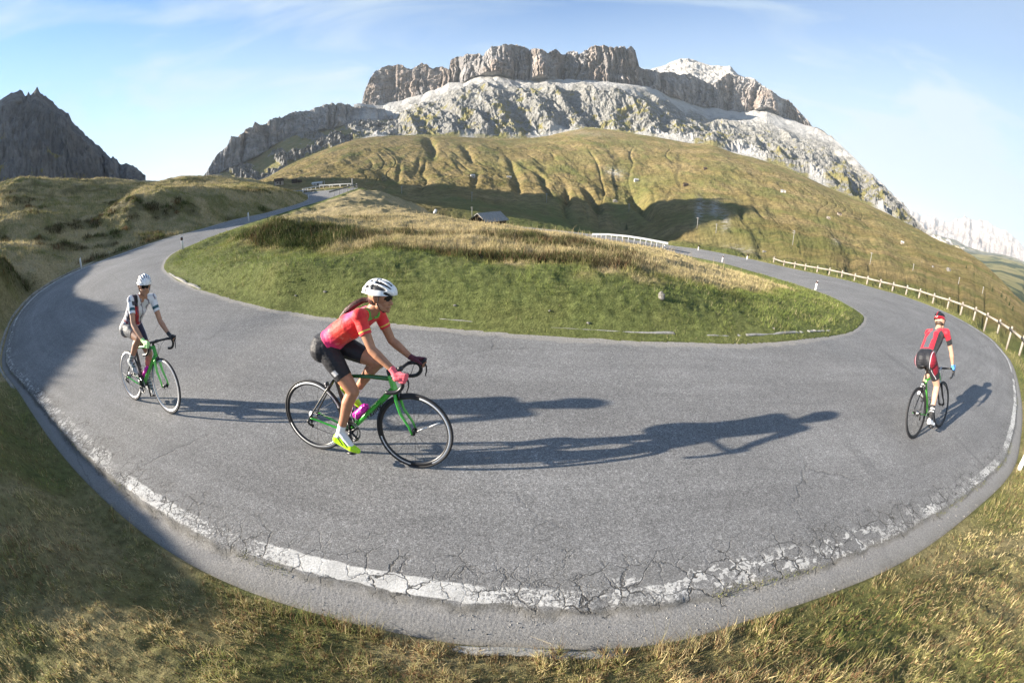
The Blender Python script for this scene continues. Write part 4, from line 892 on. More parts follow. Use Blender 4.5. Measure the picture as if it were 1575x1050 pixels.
    for k in range(9): b_disc(bm, RH + Vector((0, -.046 + .0036*k, 0)), (0, 1, 0), .012, .026 + .0026*k, .0016, 30)
    bm_obj('cassette', bm, m_steel, root)
    bm = bmesh.new(); DRL = RH + Vector((.012, -.058, -.075)); DRU = RH + Vector((.006, -.058, -.028))
    b_tube(bm, [RH + Vector((0, -.066, -.005)), RH + Vector((-.022, -.082, -.032)), RH + Vector((-.006, -.080, -.055)), DRL + Vector((0, -.01, 0))], [.011, .014, .011, .007], 10); b_disc(bm, DRU, (0, 1, 0), .004, .015, .004, 18); b_disc(bm, DRL, (0, 1, 0), .004, .015, .004, 18)
    b_box(bm, (DRU + DRL)/2 + Vector((0, -.006, 0)), (.014, .003, .085), bevel=.001); bm_obj('rear_derailleur', bm, m_black, root)
    bm = bmesh.new(); b_box(bm, BB + Vector((-.028, -.048, .125)), (.05, .02, .045), Matrix.Rotation(.25, 3, 'Y'), bevel=.005); bm_obj('front_derailleur', bm, m_dsteel, root)
    bm = bmesh.new(); c = BB + Vector((0, -.045, 0)); loop = [RH + Vector((0, -.036, .037))]
    for k in range(9):
        a = math.radians(96 - k*23); loop.append(c + Vector((.098*math.cos(a), 0, .098*math.sin(a))))
    loop += [DRL + Vector((0, 0, -.013)), DRL + Vector((-.013, 0, 0)), DRU + Vector((.013, 0, 0)), RH + Vector((-.036, .004, -.008)), RH + Vector((-.030, .01, .026))]
    b_tube(bm, loop, (.0028), 6, close=True); bm_obj('chain', bm, m_chain, root)
    for lo, hi, t0 in ((BB, HT_B, .40), (BB, SEAT_T, .42)):
        dd = (Vector(hi) - Vector(lo)).normalized(); n = Vector((-dd.z, 0, dd.x)) * (1 if lo == BB and hi == HT_B else -1)
        if n.z < 0 and hi == HT_B: n = -n
        if hi == SEAT_T: n = Vector((abs(n.x), 0, -abs(n.z) if n.x*n.z < 0 else abs(n.z)))
        n = Vector((-dd.z, 0, dd.x)) if hi == HT_B else Vector((dd.z, 0, -dd.x))
        base = Vector(lo) + dd*(.10 if hi == HT_B else .11) + n*.028; bm = bmesh.new()
        for s in (-1, 1): b_tube(bm, [base, base + n*.012 + Vector((0, s*.036, 0)) + dd*.01, base + n*.042 + Vector((0, s*.039, 0)) + dd*.055, base + n*.066 + Vector((0, s*.014, 0)) + dd*.09, base + n*.040 + Vector((0, s*.038, 0)) + dd*.12, base + Vector((0, s*.01, 0)) + dd*.13], .003, 6)
        b_tube(bm, [base - dd*.005, base + n*.066 - dd*.005], .003, 6); b_tube(bm, [base - dd*.005, base + dd*.135], .0045, 6); bm_obj('bottle_cage', bm, m_white if lettering else m_black, root)
    if lettering:
        for s in (-1, 1):
            cu = bpy.data.curves.new('lettering', 'FONT'); cu.body = lettering; cu.size = .085; cu.shear = .35; cu.extrude = .0012; cu.align_x = 'CENTER'; cu.align_y = 'CENTER'; cu.materials.append(m_black)
            tmp_ = link('tmp', cu); dg_ = bpy.context.evaluated_depsgraph_get(); lm_ = bpy.data.meshes.new_from_object(tmp_.evaluated_get(dg_)); bpy.data.objects.remove(tmp_); bpy.data.curves.remove(cu)
            lt = link('lettering', lm_, root); mid = (BB + HT_B)/2 + Vector((.015, s*.0275, .012)); dd = (HT_B - BB).normalized()
            X = dd if s < 0 else -dd; Zn = Vector((0, s, 0)); Y = Zn.cross(X)
            lt.matrix_local = Matrix(((X.x, Y.x, Zn.x, mid.x), (X.y, Y.y, Zn.y, mid.y), (X.z, Y.z, Zn.z, mid.z), (0, 0, 0, 1)))
    wheel_at(root, RH, tyre_m, rim_m, band_m, rear=True, band_arcs=[(20, 120), (200, 330)] if lettering else None)
    wheel_at(root, FH, tyre_m, rim_m, band_m, band_arcs=[(-1, 75), (195, 262), (300, 361)] if lettering else None)
    return root
def make_bottle(root_m, label, body_m, cap_m, at_=.5):
    dd = (HT_B - BB).normalized(); n = Vector((-dd.z, 0, dd.x)); base = BB + dd*.115 + n*.066
    bm = bmesh.new(); prof = [(0, .0), (.030, .0), (.0355, .008), (.0355, .055), (.0335, .065), (.0335, .085), (.0355, .095), (.0355, .135), (.031, .152), (.0, .153)]
    rings = [[bm.verts.new(Vector((r*math.cos(2*math.pi*k/24), r*math.sin(2*math.pi*k/24), z))) for k in range(24)] for r, z in prof if r > 0]
    for i in range(len(rings)-1):
        for k in range(24): bm.faces.new((rings[i][k], rings[i][(k+1) % 24], rings[i+1][(k+1) % 24], rings[i+1][k]))
    bm.faces.new(rings[0][::-1]); bm.faces.new(rings[-1])
    o = bm_obj('water_bottle', bm, body_m); tag(o, label, 'bottle', 'bottles in the bicycle cages')
    X = Vector((0, 1, 0)); Z = dd; Y = Z.cross(X)
    o.matrix_world = root_m @ Matrix(((X.x, Y.x, Z.x, base.x), (X.y, Y.y, Z.y, base.y), (X.z, Y.z, Z.z, base.z), (0, 0, 0, 1)))
    bm = bmesh.new(); b_tube(bm, [(0, 0, .150), (0, 0, .166)], [.030, .026], 20); b_tube(bm, [(0, 0, .166), (0, 0, .182)], [.011, .009], 12); bm_obj('cap', bm, cap_m, o)
    return o
def ride_matrix(x, y, yaw, lean):
    z = 0.0
    return Matrix.Translation((x, y, z)) @ Matrix.Rotation(R(yaw), 4, 'Z') @ Matrix.Rotation(-R(lean), 4, 'X')
MX = [ride_matrix(-1.27, 2.76, -7.3, 10.4), ride_matrix(-4.53, 3.07, -7.6, 13.3), ride_matrix(5.69, 2.66, 5.5, 24.2)]
TH = [R(-80), R(100), R(-92)]
bk1 = make_bike('green road bicycle with white rim bands ridden by the woman in the orange jersey', TH[0], (m_dgreen, m_green, m_carbon, m_green, m_carbon, m_green, m_lgreen, m_carbon, m_rubber, m_black, m_white), lettering='Wilier')
bk2 = make_bike('green road bicycle with pale silver rims ridden by the woman in white at the left', TH[1], (m_green, m_green, m_carbon, m_green, m_carbon, m_lgreen, m_green, m_carbon, m_rubber, m_alu, m_alu))
bk3 = make_bike('green and silver road bicycle with black wheels seen from behind at the right', TH[2], (m_green, m_silver, m_lgreen, m_green, m_carbon, m_carbon, m_green, m_silver, m_rubber, m_black, m_black))
for b_, m_ in zip((bk1, bk2, bk3), MX): b_.matrix_world = m_
make_bottle(MX[0], 'magenta drinks bottle in the cage of the bicycle under the woman in orange', m_magenta, m_magenta)
make_bottle(MX[1], 'magenta drinks bottle on the bicycle of the woman in white', m_magenta, m_magenta)
# small computer on the bars of the front bike
# ------------------------------------------------------------------ riders: one continuous remeshed body each, clothes grown from its own surface
def skin_mat(name, col):
    m = mat(name, col, .5, spec=.4, sss=.06); t = NT(m)
    t.col(t.mix(t.ramp(t.noise(t.coord(), 22, 4, .6), [(.35, 0.0), (.65, 1.0)]), col, tuple(c * .82 for c in col))); return m
m_skin = [skin_mat('tanned_skin', (.44, .215, .125)), skin_mat('warm_skin', (.46, .25, .16)), skin_mat('fair_skin', (.54, .33, .235))]
def cloth_mat(name, rough=.62, sheen=.15, nscale=70):
    m = mat(name, rough=rough, spec=.35); t = NT(m); t.col(t.attr('col', 'Color')); t.b.inputs['Sheen Weight'].default_value = sheen
    co = t.coord(); n = t.math('ADD', t.noise(t.mapping(co, (1, 1, 2.5)), 16, 4, .55), t.math('MULTIPLY', t.noise(co, nscale, 3), .25))
    t.normal(t.bump(n, .55, .012)); return m
m_cloth = cloth_mat('jersey_fabric'); m_lycra = cloth_mat('lycra', .58, .03)
m_lens = mat('dark_lens', (.012, .010, .010), .08, spec=.7); m_strap = mat('black_strap', (.015, .015, .016), .7)
def hair_mat(name, c1, c2):
    m = mat(name, rough=.5, spec=.4); t = NT(m); co = t.coord()
    t.col(t.ramp(t.noise(t.mapping(co, (1, 1, .2)), 120, 3, .6), [(.35, c1), (.65, c2)])); t.normal(t.bump(t.noise(t.mapping(co, (1, 1, .15)), 160, 2), .8, .004)); return m

def cap_seg(bm, a, b, ra, rb, seg=14):
    b_sphere(bm, a, ra, seg); b_sphere(bm, b, rb, seg)
    if (Vector(a) - Vector(b)).length > 1e-4: b_tube(bm, [a, b], [ra * .995, rb * .995], seg)
def remesh(bm, voxel, smooth_it, smooth_f=.5):
    me = bpy.data.meshes.new('tmp'); bm.to_mesh(me); bm.free(); o = bpy.data.objects.new('tmp', me); COL.objects.link(o)
    r = o.modifiers.new('r', 'REMESH'); r.mode = 'VOXEL'; r.voxel_size = voxel; r.adaptivity = 0
    s = o.modifiers.new('s', 'SMOOTH'); s.iterations = smooth_it; s.factor = smooth_f
    dg = bpy.context.evaluated_depsgraph_get(); ev = o.evaluated_get(dg); out = bpy.data.meshes.new_from_object(ev)
    bpy.data.objects.remove(o); bpy.data.meshes.remove(me)
    out.polygons.foreach_set('use_smooth', np.full(len(out.polygons), True)); out.materials.clear(); return out
def mesh_np(me):
    V = np.empty(len(me.vertices) * 3, np.float32); me.vertices.foreach_get('co', V); V = V.reshape(-1, 3).astype(float)
    N = np.empty(len(me.vertices) * 3, np.float32); me.vertices.foreach_get('normal', N); N = N.reshape(-1, 3).astype(float)
    li = np.empty(len(me.loops), np.int32); me.loops.foreach_get('vertex_index', li); st = np.empty(len(me.polygons), np.int32); me.polygons.foreach_get('loop_start', st); tot = np.empty(len(me.polygons), np.int32); me.polygons.foreach_get('loop_total', tot)
    q = st[tot == 4]; F = li[q[:, None] + np.arange(4)]
    return V, N, F
def vlerp(a, b, t): return tuple(a[i] + (b[i] - a[i]) * t for i in range(3))

def make_person(label, J, prm, M_, skinm):
    """J: joints in the bicycle's frame; prm: body thickness"""
    k = prm['k']; bones = []   # (name, a, b, ra, rb)
    def B(n, a, b, ra, rb): bones.append((n, Vector(a), Vector(b), ra * k, rb * k))
    pel, wai, che, neck = [Vector(J[q]) for q in ('pelvis', 'waist', 'chest', 'neck')]
    head = Vector(J['head']); fw = Vector(J['look']).normalized(); hu = Vector((0, 0, 1)); hl = hu.cross(fw).normalized(); hu = fw.cross(hl)
    sh = {s: Vector(J['sh' + s]) for s in 'LR'}
    yb = prm['hipw']
    for s, sg in (('L', 1), ('R', -1)):
        Y = Vector((0, sg, 0)); hip = pel + Y * yb + Vector((.02, 0, -.015)); kn = Vector(J['knee' + s]); an = Vector(J['ankle' + s])
        B('pelvis', pel + Y * yb * .75 + Vector((-.015, 0, 0)), pel + Y * yb * .55 + (wai - pel) * .5, prm['but'], .098)
        B('pelvis', hip + Vector((-.035, 0, -.01)), hip, prm['but'] * .98, .092)
        B('torso', pel + Y * yb * .5 + (wai - pel) * .4, wai + Y * .050, .096, prm['wst'])
        B('torso', wai + Y * .050, che + Y * .066, prm['wst'], prm['chs'])
        B('torso', che + Y * .066, che.lerp(neck, .62) + Y * .085, prm['chs'], .070)
        B('torso', che.lerp(neck, .7) + Y * .05, sh[s], .062, .054)
        B('torso', neck + Y * .02 - (neck - che) * .1, sh[s] + Vector((0, 0, .0)), .048, .044)
        if prm['fem']: B('torso', che + Y * .065 + J['front'] * .055, che + Y * .065 + J['front'] * .062 - (neck - che) * .02, .058, .052)
        B('thigh' + s, hip, hip.lerp(kn, .35) + Vector((0, 0, .006)), .090, .086); B('thigh' + s, hip.lerp(kn, .35) + Vector((0, 0, .006)), kn, .086, .054)
        B('knee' + s, kn + (kn - hip).normalized() * .004, kn, .053, .053)
        ax = (an - kn).normalized(); bk = Vector((-ax.z, 0, ax.x)); bk = -bk if bk.x > 0 else bk
        B('shin' + s, kn, kn.lerp(an, .30) + bk * .012, .050, .052); B('shin' + s, kn.lerp(an, .30) + bk * .012, kn.lerp(an, .62) + bk * .004, .052, .040); B('shin' + s, kn.lerp(an, .62) + bk * .004, an, .040, .033)
        ball = Vector(J['ball' + s]); heel = Vector(J['heel' + s]); toe = Vector(J['toe' + s])
        B('foot' + s, an, heel, .030, .026); B('foot' + s, an, ball + Vector((0, 0, .01)), .031, .028); B('foot' + s, heel, ball, .024, .028); B('foot' + s, ball, toe, .028, .020)
        el = Vector(J['elbow' + s]); wr = Vector(J['wrist' + s]); S_ = sh[s]
        B('arm' + s, S_, S_.lerp(el, .35), prm['arm'] * 1.14, prm['arm'] * 1.04); B('arm' + s, S_.lerp(el, .35), el, prm['arm'] * 1.04, prm['arm'] * .83)
        B('fore' + s, el, el.lerp(wr, .28), prm['arm'] * .85, prm['arm'] * .90); B('fore' + s, el.lerp(wr, .28), wr, prm['arm'] * .90, .024)
        # hand wrapped over the brake hood
        H = Vector((HOODX, sg * BARW, HOODZ)) + Vector(J.get('grip' + s, (0, 0, 0))); f = Vector((1, 0, .12)).normalized(); o = Y; up = Vector((0, 0, 1))
        palm = H + up * .010 + o * .012 - f * .008
        B('hand' + s, wr, palm - f * .03 + up * .006, .023, .025); B('hand' + s, palm - f * .03 + up * .006, palm + f * .012 + up * .012, .025, .017); B('hand' + s, palm - f * .025 - up * .018 + o * .012, palm + f * .01 - up * .02 + o * .014, .020, .015)
        for i, ln in enumerate((.92, 1.0, .94, .76)):
            k0 = H + f * (.020 - .004 * i) + up * (.022 - .019 * i) + o * .024; k1 = k0 + (f * .85 + o * .05 - up * .12).normalized() * .028 * ln; k2 = k1 + (f * .35 - o * .85 - up * .15).normalized() * .024 * ln; k3 = k2 + (-f * .5 - o * .75 - up * .2).normalized() * .018 * ln
            B('fingers' + s, palm + o * .008 - up * (.016 * i - .012), k0, .011, .0096); B('fingers' + s, k0, k1, .0094, .0086); B('fingers' + s, k1, k2, .0086, .0078); B('fingertip' + s, k2, k3, .0078, .0068)
        t0 = palm - f * .028 - o * .020 + up * .004; t1 = t0 + f * .026 - o * .012 - up * .004; t2 = t1 + f * .022 - o * .001 - up * .014; t3 = t2 + f * .012 + o * .004 - up * .014
        B('thumb' + s, palm - f * .03, t0, .016, .013); B('thumb' + s, t0, t1, .0125, .0105); B('thumb' + s, t1, t2, .0105, .0092); B('thumb' + s, t2, t3, .0092, .0080)
    B('torso', pel.lerp(wai, .3), wai, .10, .092); B('torso', wai, che, .092, .095)
    B('neck', neck - (neck - che) * .12, head - fw * .022 - hu * .06, .054, .050)
    def hp(f_, l_, u_): return head + fw * f_ + hl * l_ + hu * u_
    B('head', hp(-.020, 0, .020), hp(.018, 0, .024), .083, .078); B('head', hp(.018, 0, .0), hp(.045, 0, -.045), .066, .044)
    B('head', hp(.052, 0, -.070), hp(.060, 0, -.082), .030, .022); B('head', hp(.058, .024, -.030), hp(.058, -.024, -.030), .024, .024)
    B('head', hp(.082, 0, .004), hp(.104, 0, -.026), .010, .0125); B('head', hp(.080, .008, -.030), hp(.080, -.008, -.030), .012, .012)
    B('lips', hp(.088, .012, -.056), hp(.088, -.012, -.056), .0085, .0085); B('head', hp(.078, 0, -.082), hp(.080, 0, -.086), .017, .015)
    for l_ in (1, -1):
        B('head', hp(-.006, l_ * .076, -.004), hp(-.012, l_ * .082, .016), .0125, .015); B('head', hp(-.004, l_ * .074, -.022), hp(-.004, l_ * .076, -.014), .009, .010)
        B('head', hp(.070, l_ * .032, .022), hp(.074, l_ * .020, .024), .013, .013); B('head', hp(.02, l_ * .045, -.055), hp(.05, l_ * .022, -.072), .026, .022)
    bm = bmesh.new()
    for n_, a, b, ra, rb in bones:
        small = ra < .014; cap_seg(bm, a, b, ra + (.0012 if small else 0), rb + (.0012 if small else 0), 10 if small else 16)
    me = remesh(bm, .0046, 5)
    V, N, F = mesh_np(me)
    bid = np.zeros(len(V), int); bt = np.zeros(len(V)); bd = np.full(len(V), 1e9)
    for i, (n_, a, b, ra, rb) in enumerate(bones):
        a_ = np.array(a); d_ = np.array(b) - a_; L2 = max(d_ @ d_, 1e-9); t_ = np.clip((V - a_) @ d_ / L2, 0, 1)
        dd = np.linalg.norm(V - a_ - t_[:, None] * d_, axis=1) - (ra + (rb - ra) * t_); m_ = dd < bd; bd[m_] = dd[m_]; bid[m_] = i; bt[m_] = t_[m_]
    names = np.array([b[0] for b in bones]); vn = names[bid]
    body = link('person', me); tag(body, label, 'person'); body.matrix_world = M_; me.materials.append(skinm)
    # distance fractions along limbs
    def frac(a, b):
        a_ = np.array(a); d_ = np.array(b) - a_; return (V - a_) @ d_ / (d_ @ d_)
    spine = [np.array(pel), np.array(wai), np.array(che), np.array(neck)]
    L_ = np.cumsum([0] + [np.linalg.norm(spine[i+1] - spine[i]) for i in range(3)]); sp = np.zeros(len(V)); bestd = np.full(len(V), 1e9); dorsal = np.zeros(len(V))
    for i in range(3):
        d_ = spine[i+1] - spine[i]; t_ = np.clip((V - spine[i]) @ d_ / (d_ @ d_), 0 if i else -.8, 1 if i < 2 else 1.6); r_ = V - spine[i] - t_[:, None] * d_; dd = np.linalg.norm(r_, axis=1)
        nrm = np.array([-d_[2], 0, d_[0]]); nrm /= np.linalg.norm(nrm); m_ = dd < bestd; bestd[m_] = dd[m_]; sp[m_] = ((L_[i] + t_ * (L_[i+1] - L_[i])) / L_[-1])[m_]; dorsal[m_] = (r_ @ nrm)[m_]
    info = {'V': V, 'N': N, 'sp': sp, 'dorsal': dorsal, 'y': V[:, 1], 'vn': vn, 'pel': pel, 'wai': wai, 'che': che, 'neckp': neck,
            'arm': {s: frac(sh[s], J['elbow' + s]) for s in 'LR'}, 'fore': {s: frac(J['elbow' + s], J['wrist' + s]) for s in 'LR'}, 'thigh': {s: frac(pel + Vector((0, (1 if s == 'L' else -1) * yb, 0)), J['knee' + s]) for s in 'LR'}, 'shin': {s: frac(J['knee' + s], J['ankle' + s]) for s in 'LR'}}
    def shell(name, mask, off, m, colf, wr=0.0, wsc=9.):
        fm = mask[F].all(1); Fk = F[fm]; used = np.unique(Fk); mp_ = -np.ones(len(V), int); mp_[used] = np.arange(len(used)); Fn = mp_[Fk]
        P = V[used].copy(); n_ = N[used]
        # edge vertices sit close to the skin, and are relaxed so that hems run clean
        E = np.sort(np.concatenate([Fn[:, [0, 1]], Fn[:, [1, 2]], Fn[:, [2, 3]], Fn[:, [3, 0]]]), 1); u, cnt = np.unique(E, axis=0, return_counts=True); be = u[cnt == 1]
        isb = np.zeros(len(P), bool); isb[be.ravel()] = True
        for _ in range(10):
            acc = np.zeros_like(P); c_ = np.zeros(len(P)); np.add.at(acc, be[:, 0], P[be[:, 1]]); np.add.at(acc, be[:, 1], P[be[:, 0]]); np.add.at(c_, be.ravel(), 1); ok = isb & (c_ > 1); P[ok] = .5 * P[ok] + .5 * acc[ok] / c_[ok, None]
        w = wr * fbm(P[:, 0] * wsc, P[:, 1] * wsc, P[:, 2] * wsc * 1.6, o=3, seed=len(name)) if wr else 0
        P = P + n_ * (off + w)[:, None] if wr else P + n_ * off
        inner = V[used] + n_ * .0006
        nb = len(P); P2 = np.r_[P, inner]; side = []
        dE_ = np.concatenate([Fn[:, [0, 1]], Fn[:, [1, 2]], Fn[:, [2, 3]], Fn[:, [3, 0]]]); key = dE_.min(1).astype(np.int64) * (nb + 1) + dE_.max(1)
        _, inv_, c2_ = np.unique(key, return_inverse=True, return_counts=True); sd = dE_[c2_[inv_] == 1]
        side = np.stack([sd[:, 1], sd[:, 0], sd[:, 0] + nb, sd[:, 1] + nb], 1)
        Fa = np.r_[Fn, side] if len(side) else Fn
        c = colf(info, used) if callable(colf) else np.tile(np.array(colf, float), (len(used), 1))
        o = link(name, np_mesh(name, P2, Fa, m, colors={'col': np.r_[c, c]}), body); return o
    return body, info, shell, hp, (fw, hl, hu, head), bones

def helmet(body, frame_, shell_c, vent_c, rim_c, pat, extra=None, mats_=None):
    fw, hl, hu, head = frame_; n, m = 90, 64; c = head + hu * .046 - fw * .008
    S, L = np.meshgrid(np.linspace(0, 2 * np.pi, n, endpoint=False), np.linspace(0, 1, m), indexing='ij')   # azimuth, polar
    ang = L * np.pi * .56
    f_ = np.cos(S); l_ = np.sin(S); rf = .142 + .016 * np.clip(-f_, 0, 1); rl = .102 - .012 * np.clip(-f_, 0, 1)
    X = np.sin(ang) * f_ * rf; Y = np.sin(ang) * l_ * rl; Z = np.cos(ang) * (.103)
    Z = Z + .020 * np.clip(X / .14, -1, 1) * (L > .9) * 0 - .030 * np.clip(-X / .15, 0, 1) ** 2 * L; Z = np.where(L > .92, np.maximum(Z, -.018 + .016 * f_ * (f_ > 0)), Z)
    lat = np.arctan2(Y / .1, np.maximum(Z, -.02) / .1 + .25); lon = X / .15
    mask = np.zeros_like(X)
    for (x0, a0, hx_, ha) in pat:
        for sg in ((1, -1) if a0 > .02 else (1,)):
            taper = 1 - .45 * np.clip((lon - x0) / hx_, -1, 1); d = ((lon - x0) / hx_) ** 4 + (((lat - sg * a0)) / (ha * taper)) ** 4; mask = np.maximum(mask, (d < 1) * 1.0)
    mask[L > .95] = 0
    ms = mask.copy()
    for _ in range(1): ms = (ms + np.roll(ms, 1, 0) + np.roll(ms, -1, 0)) / 3
    nrm = np.stack([X / rf ** 2, Y / rl ** 2, Z / .103 ** 2], -1); nrm /= np.linalg.norm(nrm, axis=-1, keepdims=True)
    P = np.stack([X, Y, Z], -1) - nrm * (.017 * ms)[..., None] + nrm * (.004 * np.cos(lat * 9) * (1 - ms) * np.sin(ang))[..., None]
    fwv, hlv, huv, cv = [np.array(v) for v in (fw, hl, hu, c)]
    W = cv + P[..., :1] * fwv + P[..., 1:2] * hlv + P[..., 2:3] * huv
    q = grid_quads(n, m, wrap=True); fm = ms.ravel()[q].mean(1) > .45
    lonf = lon.ravel()[q].mean(1); latf = lat.ravel()[q].mean(1); polar = L.ravel()[q].mean(1)
    mi = np.where(fm, 1, 0)
    if extra: mi = extra(mi, lonf, latf, polar, fm)
    # inner lip
    W2 = cv + .93 * P[:, -1:, :1] * fwv + .90 * P[:, -1:, 1:2] * hlv + (P[:, -1:, 2:3] + .012) * huv
    V_ = np.concatenate([W, W2], 1); q = grid_quads(n, m + 1, wrap=True); mi2 = np.zeros((n, m), int); mi2[:, :m-1] = mi.reshape(n, m - 1); mi2[:, m-1] = 1
    o = link('helmet', np_mesh('helmet', V_.reshape(-1, 3), q, mats_, matidx=mi2.ravel()), body)
    bm = bmesh.new(); h_ = lambda a, b, c_: head + fw * a + hl * b + hu * c_
    for s in (-1, 1):
        b_tube(bm, [h_(.035, s * .084, .03), h_(.025, s * .080, -.03), h_(.040, s * .058, -.075), h_(.048, s * .02, -.098), h_(.048, 0, -.103)], (.0045, .0025), 6); b_tube(bm, [h_(-.07, s * .060, .02), h_(-.02, s * .078, -.035), h_(.030, s * .074, -.045)], (.004, .0025), 6)
    bm_obj('strap', bm, m_strap, o)
    bm = bmesh.new(); b_sphere(bm, h_(-.012, 0, .035), (.100, .084, .078), 20); return o
def glasses(body, frame_, frame_m=None):
    fw, hl, hu, head = frame_; bm = bmesh.new(); n = 20; rows = []
    for j, (u, d) in enumerate(((.040, 0), (.024, .004), (.006, .004), (-.008, -.004))):
        rows.append([bm.verts.new(head + fw * (.097 * math.cos(a * (1 + .04 * j)) + d - .0) + hl * (.080 * math.sin(a)) + hu * (u - .010 * (abs(math.sin(a)) < .2) * (j == 3) * -1)) for a in [(-1.05 + 2.1 * i / n) for i in range(n + 1)]])
    for j in range(3):
        for i in range(n): bm.faces.new((rows[j][i], rows[j][i+1], rows[j+1][i+1], rows[j+1][i]))
    r = bmesh.ops.solidify(bm, geom=bm.faces[:], thickness=.003)
    o = bm_obj('sunglasses', bm, m_lens, body)
    for s in (-1, 1):
        bm = bmesh.new(); b_tube(bm, [head + fw * .045 + hl * s * .074 + hu * .024, head - fw * .01 + hl * s * .084 + hu * .024], (.0035, .002), 6); bm_obj('temple', bm, frame_m or m_black, o)
    return o
def shoe(body, J, s, m_up, m_sole, m_detail, stripes=2):
    sg = 1 if s == 'L' else -1; an, heel, ball, toe = [Vector(J[q + s]) for q in ('ankle', 'heel', 'ball', 'toe')]
    fd = (ball - heel).normalized(); up = Vector((-fd.z, 0, fd.x)); up = up if up.z > 0 else -up
    bm = bmesh.new(); cap_seg(bm, heel + up * .006, heel + up * .030 + fd * .004, .036, .034); cap_seg(bm, heel + up * .006, ball, .034, .038); cap_seg(bm, heel + up * .03, ball.lerp(heel, .35) + up * .022, .033, .032); cap_seg(bm, ball, toe, .037, .026)
    cap_seg(bm, ball + Vector((0, sg * .008, 0)), ball.lerp(toe, .5) + Vector((0, sg * .006, 0)), .034, .029)
    me = remesh(bm, .0055, 6); V, N, F = mesh_np(me)
    d = (V - np.array(heel)) @ np.array(up); lim = -.026; V[:, :] += np.where((d < lim)[:, None], (lim - d)[:, None] * np.array(up), 0)
    me.vertices.foreach_set('co', V.astype(np.float32).ravel()); me.update()
    fc = d[F].mean(1); lo = ((V - np.array(heel)) @ np.array(fd))[F].mean(1); L = (toe - heel).length; tlo = lo / L; side = ((V[:, 1] - heel.y) * sg)[F].mean(1)
    mi = np.where(fc < -.019, 1, 0)
    for q in range(stripes): mi = np.where((np.abs(tlo - (.42 + .22 * q) + .35 * (fc / .05)) < .045) & (fc > .004), 2, mi)
    for m_ in (m_up, m_sole, m_detail): me.materials.append(m_)
    me.polygons.foreach_set('material_index', mi.astype(np.int32)) if len(mi) == len(me.polygons) else None
    return link('shoe', me, body)
def hair_strand(body, pts, rad, m, name='ponytail'):
    bm = bmesh.new(); n = 7
    b_tube(bm, pts, rad, 14)
    for k in range(16):
        a = random.uniform(0, 6.28); rr_ = random.uniform(.5, 1.0)
        b_tube(bm, [Vector(p) + Vector((random.uniform(-.004, .004), math.cos(a) * r[1] * rr_ if isinstance(r, tuple) else math.cos(a) * r * rr_, math.sin(a) * (r[0] if isinstance(r, tuple) else r) * rr_)) for p, r in zip(pts, rad)], [.006 - .004 * i / (len(pts) - 1) for i in range(len(pts))], 5)
    return bm_obj(name, bm, m, body)
def band(x, a, b, s=.015): return sstep(a - s, a + s, x) * (1 - sstep(b - s, b + s, x))
def mixc(c, f, col): return c * (1 - f[:, None]) + np.array(col) * f[:, None]
def jersey_mask(I, sleeve=.62, hem=.10):
    vn = I['vn']; m = (vn == 'torso') & (I['sp'] > hem); m |= (vn == 'pelvis') & (I['sp'] > hem)
    for s in 'LR': m |= (vn == 'arm' + s) & (I['arm'][s] < sleeve)
    return m & ~((I['sp'] > 1.02) & (np.abs(I['y']) < .062))
def shorts_mask(I, leg=.72, hem=.16):
    vn = I['vn']; m = ((vn == 'pelvis') | (vn == 'torso')) & (I['sp'] < hem)
    for s in 'LR': m |= (vn == 'thigh' + s) & (I['thigh'][s] < leg)
    return m
def glove_mask(I, s): 
    vn = I['vn']; return np.isin(vn, ['hand' + s, 'fingers' + s, 'thumb' + s]) | ((vn == 'fore' + s) & (I['fore'][s] > .93))
def cuff_mask(I, s, lo, part='shin'): 
    return (I['vn'] == part + s) & (I[part][s] > lo) | (I['vn'] == 'foot' + s)

FEM = dict(k=1.02, hipw=.088, but=.106, wst=.090, chs=.090, arm=.041, fem=True)
MAN = dict(k=1.08, hipw=.088, but=.106, wst=.090, chs=.096, arm=.045, fem=False)
def foot(ball, ankle, y, pitch_dn=0.0):
    """heel and toe from the ball position and the sole's slope"""
    b = Vector((ball[0], y, ball[1])); d = Vector((math.cos(pitch_dn), 0, -math.sin(pitch_dn)))
    return {'ball': b, 'heel': b - d * .155, 'toe': b + d * .062, 'ankle': Vector((ankle[0], y, ankle[1]))}
def joints(base, fL, fR):
    J = dict(base)
    for s, f in (('L', fL), ('R', fR)):
        for q, v in f.items(): J[q + s] = v
    return J
def pedal_xz(theta, side):
    s = 1 if side == 'R' else -1
    return (BB.x + s * CR * math.cos(theta), BB.z + s * CR * math.sin(theta))

# ---- rider 1: orange-red jersey, black shorts
pR, pL = pedal_xz(TH[0], 'R'), pedal_xz(TH[0], 'L')
J1 = joints(dict(pelvis=(-.262, 0, 1.005), waist=(-.175, 0, 1.085), chest=(-.015, 0, 1.195), neck=(.140, 0, 1.290), head=(.228, 0, 1.408), look=(.97, -.10, -.12), front=Vector((.5, 0, -.85)),
    shL=(.135, .160, 1.272), shR=(.125, -.165, 1.290), elbowL=(.235, .195, 1.035), elbowR=(.245, -.20, 1.050), wristL=(.400, .205, .905), wristR=(.412, -.208, .922),
    kneeL=(.155, .095, .868), kneeR=(.002, -.100, .662)),
    foot((pL[0] + .01, pL[1] + .052), (-.092, .575), .122, R(42)), foot((pR[0] + .01, pR[1] + .052), (-.142, .292), -.122, R(18)))
b1, I1, sh1, hp1, fr1, bn1 = make_person('woman cycling in a pink and orange jersey and black shorts with a white helmet', J1, FEM, MX[0], m_skin[0])
